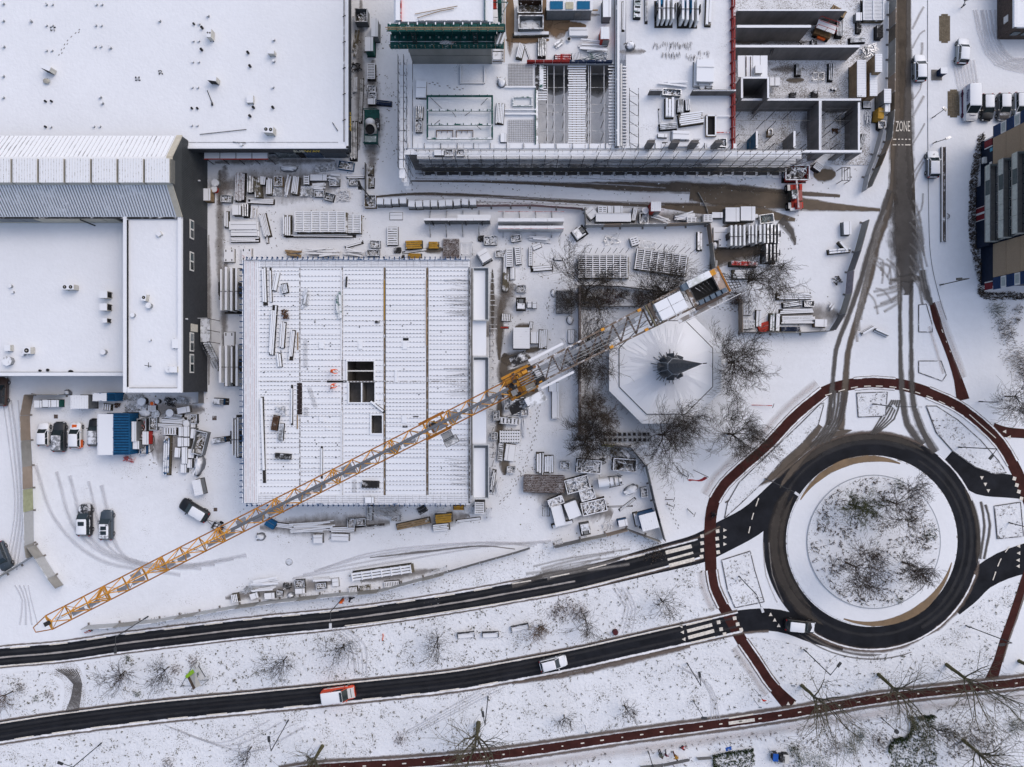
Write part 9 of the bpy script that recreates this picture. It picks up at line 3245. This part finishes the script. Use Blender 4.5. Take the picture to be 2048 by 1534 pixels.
for it in (
 ('stack',842,179,20,34,-2,.4,'p','white board on the left slab beside the green form',1),
 ('pipes',838,224,26,15,88,.6,'m','rounded grey tube bundle on the left slab',4),
 ('crate',837,251,12,25,0,.6,'d','dark crate below the rounded tube bundle'),
 ('box',878,305,19,11,0,.5,'d','white box on the scaffold edge, left of three'),
 ('crate',898,305,15,13,0,.5,'d','dark tray on the scaffold edge, middle of three'),
 ('crate',921,305,15,13,0,.5,'d','grey tray on the scaffold edge, right of three'),
 ('mound',1003,162,18,22,0,.6,'t','round bundle of pipes right of the green form',4),
 ('planks',1000,226,42,16,86,.5,'w','white boards right of the green form',5),
 ('box',1007,275,12,18,0,.4,'s','white case at the lower right of the green form'),
 ('crate',1060,12,48,26,0,1.6,'u','rusty open container with white bag on the upper yard',M_loadd),
 ('skip',1062,44,50,27,0,1.4,'s','pale empty skip in the upper yard','empty'),
 ('planks',1062,66,72,8,1,.7,'p','long white beam below the pale empty skip',1),
 ('planks',1041,101,30,12,76,.7,'w','slanting board stack on the upper slab',4),
 ('pipes',1084,94,38,16,88,.7,'m','snow topped pipe stack on the upper slab',5),
 ('planks',1057,111,30,2,-70,.2,'w','single thin board leaning beside the pipe stack',1),
 ('stack',1157,62,38,17,0,.7,'p','white slabs in two rows on the upper slab',2),
 ('hut',1210,66,17,24,0,2.2,'rb','orange red cabin with snow roof on the upper slab'),
 ('loose',1121,88,22,14,40,.5,'m','bent steel parts in the middle of the upper slab',5),
 ('drum',1138,78,8,8,0,.4,'p','white ring spool on the upper slab',M_darkb),
 ('loose',1187,89,60,20,0,.9,'w','large tied board stack on the upper slab',10),
 ('pipes',1126,113,34,12,0,.6,'r','red ended tube bundle at the slab edge',3),
 ('pallet',1152,112,17,15,8,.3,'p','white slotted grate at the slab edge',6),
 ('tubes',1190,113,50,12,-4,.4,'e','green and grey rods at the slab edge',24),
 ('heap',1211,109,12,14,0,.5,'b','blue tinged fittings heap at the slab edge',40),
 ('box',1214,14,16,40,0,1.7,'s','tall white trailer box at the top of the upper slab'),
 ('mach',1102,118,10,8,0,.4,'s','small grey pump at the slab edge',M_pwhite) if False else ('planks',1247,30,60,5,90,.5,'g','upright rail beside the core wall',2),
 ('stack',1411,140,38,50,-1,1.6,'p','large white plate on a blue frame on the right slab',2),
 ('box',1403,140,4,50,0,.5,'b','blue edge beam left of the large white plate'),
 ('loose',1345,167,62,12,-4,.4,'p','long white boards left of the big white plate',7),
 ('crate',1344,184,36,12,-4,.7,'m','grey basket in front of the long white boards',M_pwhite),
 ('planks',1340,214,40,18,90,.8,'p','upright white slab stack on the right slab',3),
 ('pipes',1361,211,28,12,88,.7,'m','upright tube stack beside the white slab stack',4),
 ('pipes',1376,209,24,10,92,.7,'m','dark upright tube stack, right of the other',3),
 ('planks',1383,236,50,24,8,.8,'w','wide white plank stack beside the stairwell',6),
 ('pipes',1337,252,36,13,4,.6,'m','grey tube bundle left of the wide plank stack',4),
 ('stack',1362,270,36,19,-2,.7,'p','stepped white slabs below the tube bundle',3),
 ('box',1325,271,18,7,-3,.4,'s','small flat white box left of the stepped slabs'),
 ('planks',1320,234,34,4,-86,.2,'p','thin upright white boards on the right slab',2),
 ('crate',1446,285,14,16,0,.7,'d','dark basket at the corner of the right slab'),
 ('planks',1363,288,74,10,0,.4,'w','long boards between the rebar columns',4),
 ('drum',1404,173,11,11,0,.5,'m','wire coil below the large white plate'),
 ('mound',1418,172,16,10,0,.5,'m','wire bundle below the large white plate',2),
 ('mound',1262,88,20,18,20,.8,'t','snowy bag pile on the dark wet patch',3),
 ('rack',1333,14,36,54,0,2.0,'p','left rack of blue and white panels at the top edge',4),
 ('rack',1381,16,40,52,0,2.0,'p','right rack of blue and white panels at the top edge',4),
 ('planks',1418,20,60,12,88,.6,'p','upright white beam right of the panel racks',2),
 ('ladder',1275,14,44,14,88,.5,'e','green trestle frame at the top edge',4),
 ('pipes',1293,10,70,5,90,.4,'m','pale upright tubes right of the green trestle',2),
):put(*it,z=ZS+.02)
for x,w_ in ((1318,7),(1364,6),(1382,5)):
 slab(fr,'blue_sheet',mat('bright_blue',(.01,.12,.25),var=.1),x,-10,x+w_,22 if x>1340 else 8,ZS+2.0,1.8)
# green concrete mixer on the lane
p=P(741,258,1.8)
t=thing('concrete_mixer','green concrete mixing plant with round drum on the lane','mixer',(p.x,p.y,0))
for q,sz in (((0,-1.4,1.5),(2.0,1.5,.2)),((.1,2.3,1.2),(2.2,1.6,.2)),((-.95,.3,1.3),(.12,5,.2)),((.95,.3,1.3),(.12,5,.2))):
 pbox(t,'frame',M_green,q,sz)
b=MB()
b.tube((0,.2,1.2),(0,-.25,2.4),.95,.75,16,cap=False)
b.build('mixing_drum',M_whitep,t)
pcyl(t,'drum_mouth',M_darkb,(0,.1,1.4),(0,-.1,2.0),.7,16)
b=MB()
b.dome(-.1,1.1,1.6,.75,.6,.7,12,4)
b.build('hopper',M_pwhite,t)
for x_ in (-1,1):
 for y_ in (-2.1,2.9):
  pcyl(t,'post',M_green,(x_,y_,0),(x_,y_,2.2),.06,6)
for y_,z in ((-2.1,2.2),(2.9,2.2)):
 pcyl(t,'rail',M_green,(-1,y_,z),(1,y_,z),.05,6)
pbox(t,'platform',mat('pale_grate',(.30,.36,.36),snow=.3),(0,-1.5,1.75),(1.7,1.0,.08))
pbox(t,'motor',M_dark,(.95,.9,1.2),(.5,1.6,.9))
# standing wall formwork
for x0,x1,y,m,lab in ((847,980,440,M_grey,'dark standing wall formwork with props above the deck'),(996,1128,441,M_pwhite,'white standing wall formwork right of the dark one')):
 c_=P((x0+x1)/2,y,2.6)
 t=thing('wall_formwork',lab,'formwork',(c_.x,c_.y,0))
 l=(x1-x0)*K(2.6)
 n=4
 dark=m is M_grey
 for k in range(n):
  pbox(t,'form_panel',m if dark else M_pwhite,((k+.5-n/2)*l/n,.1,1.35),(l/n-.03,.35 if dark else .5,2.6))
  if not dark:
   pbox(t,'form_panel',M_pwhite,((k+.5-n/2)*l/n,-.95,1.2),(l/n-.03,.5,2.2))
  else:
   pbox(t,'form_rib',M_dark,((k+.5-n/2)*l/n,-.16,1.3),(.15,.2,2.4))
  for s in (-1,1):
   pcyl(t,'prop',M_metal,((k+.3-n/2)*l/n,s*.3,1.6),((k+.3-n/2)*l/n,s*2.0,.05),.08,6)
 if dark:
  pbox(t,'walkway',M_pwhite,(l*.26,.55,2.3),(l*.5,.6,.08))
 for s in (-1,1):
  pcyl(t,'rail',M_redp,(-l/2,s*1.25,2.9),(l/2,s*1.25,2.9),.03,6) if not dark else None
# rods standing at the garden formwork
for x0,y0,n,dx in ((1166,500,8,12.2),(1315,492,8,11)):
 c_=P(x0,y0)
 t=thing('rod_row','row of thin upright rods behind the %s formwork panel'%('left garden' if x0<1200 else 'slanting garden'),'rods',c_)
 for k in range(n):
  a=P(x0+dx*k,y0+6+(k*1.5 if x0>1200 else 0),.6)-c_
  pcyl(t,'rod',M_dark,a,a+Vector((R.uniform(0,.3),.3,2.4)),.035,6)
# rooms: machines, huts, skips right of the red guard
G0=dict(z=.1)
put('skip',1595,345,48,30,0,1.5,'r','grey red tipper skip with wet brown load at the site gate','dark')
put('ladder',1637,333,17,15,-35,1.0,'w','slatted pallet lying tilted beside the tipper skip',7,0,None,'pallet','pallet')
put('frame',1692,348,16,26,0,1.8,'d','dark gate frame tower right of the bare patch',3)
patch(1649,349,22,18,W_thick,0)
p=P(1652,55,1.8)
t=thing('scissor_lift','red and brown lift platform with snowy deck among the rooms','lift',(p.x,p.y,0),rad(-20))
pbox(t,'chassis',mat('lift_brown',(.16,.10,.05),var=.3),(0,-.3,.8),(2.5,1.4,.8))
pbox(t,'platform',M_pwhite,(0,.1,1.85),(2.9,1.3,.12))
pbox(t,'counterweight',M_org,(.1,-1.1,.7),(1.2,.3,.4))
for x_ in (-1.45,0,1.45):
 for y_ in (-.55,.75):
  pcyl(t,'rail_post',M_redb,(x_,y_,1.85),(x_,y_,2.8),.04,6)
for y_ in (-.55,.1,.75):
 pcyl(t,'guard_rail',M_redb,(-1.45,y_,2.8),(1.45,y_,2.8),.04,6)
for x_ in (-.9,.9):
 for y_ in (-1,.4):
  pcyl(t,'wheel',M_tyre,(x_,y_-.1,.35),(x_,y_+.1,.35),.35,12)
for it in (
 ('ladder',1677,23,32,14,-28,1.8,'bw','pale timber trestle leaning behind the red lift',6),
 ('pipes',1681,54,36,14,88,.9,'m','upright pipe rack right of the red lift',5),
 ('form',1747,18,40,44,0,.9,'p','large slatted panel stack at the street hoarding',(2,16)),
 ('box',1718,33,12,16,0,.8,'s','white case left of the large slatted panel'),
 ('ladder',1718,55,20,9,90,.5,'d','dark comb shaped rebar at the street hoarding',9),
 ('ladder',1760,62,26,12,90,.9,'d','dark rack against the street hoarding',8),
 ('pipes',1716,79,32,11,2,.6,'m','grey pipe bundle above the snowy wall top',5),
 ('heap',1742,100,30,22,20,.6,'m','tangled wire heap at the end of the long wall',70),
 ('hut',1723,157,74,18,90,2.6,'bw','long brown sided site cabin with white roof'),
 ('hut',1747,169,46,15,90,2.4,'bw','narrow white roofed cabin right of the long one'),
 ('hut',1757,126,36,14,90,3.6,'bw','upper white cabin at the street hoarding'),
 ('hut',1775,192,28,14,90,2.6,'s','white roofed cabin touching the street'),
 ('box',1775,215,10,17,0,2.2,'p','small white box below the street cabin'),
 ('stack',1764,225,12,22,-5,2.0,'y','yellow sided box beside the street cabin',1),
 ('ladder',1735,209,17,13,0,.4,'p','white slatted grate below the brown cabin',6),
 ('tubes',1737,233,26,12,92,.5,'m','tangled tubes right of the room walls',26),
 ('crate',1764,249,13,14,0,.8,'d','dark crate with frozen fill near the street',M_pwhite),
 ('pipes',1598,138,24,12,90,.7,'m','tube bundle left in the open room'),
 ('pipes',1663,143,36,10,88,.6,'m','longer tube bundle right in the open room'),
 ('ladder',1587,189,10,11,90,.7,'d','small hooped rack at the front wall, left one',3),
 ('ladder',1631,188,11,14,0,.7,'d','small hooped rack at the front wall, right one',4),
 ('heap',1605,86,12,12,0,.6,'d','hooped rack behind the long wall, left one',18),
 ('ladder',1629,84,11,11,0,.7,'d','hooped rack behind the long wall, right one',4),
 ('drum',1665,177,5,5,0,.4,'d','ring on the room floor, left of two'),
 ('drum',1671,178,5,5,0,.4,'d','ring on the room floor, right of two'),
 ('frame',1637,152,22,14,0,.5,'m','low steel frame on the open room floor',2),
 ('heap',1671,261,12,10,0,.4,'u','rusty red scrap in the right hand room',24),
 ('box',1544,212,12,11,0,.7,'s','white box near the lift shaft front'),
 ('crate',1541,264,7,12,0,1.0,'bw','brown crate standing in the left hand room'),
 ('pipes',1726,281,30,8,75,.8,'m','pipe bundle outside the right room wall',4),
):put(*it,z=.1)
# site office with blue panels at the top edge
t=put('hut',1139,8,92,26,0,2.6,'s','grey site cabin with blue panels at the top edge of the slab',None,ZS)
for x0,x1,m in ((1100,1126,M_blue),(1154,1180,M_blue),(1131,1147,mat('pale_yellow',(.45,.43,.33)))):
 slab(t,'front_panel',mat('bright_blue',(.01,.12,.25)) if m is M_blue else m,x0,2 if x0 != 1131 else 4,x1,18,ZS+2.8,.05)
slab(t,'front_beam',M_woodb,1097,18.6,1196,20.6,ZS+2.0,.2)
# hose on the yard
b=MB()
c_=spline([P(x,y,.06) for x,y in ((294,838),(299,860),(308,874),(307,895),(303,903),(290,908))],.3)
for a,e in zip(c_[:-1],c_[1:]):
 b.tube(a+Vector((0,0,.06)),e+Vector((0,0,.06)),.05,.05,5)
tag(b.build('hose',M_dark),'dark hose curling on the snow right of the blue container','hose')
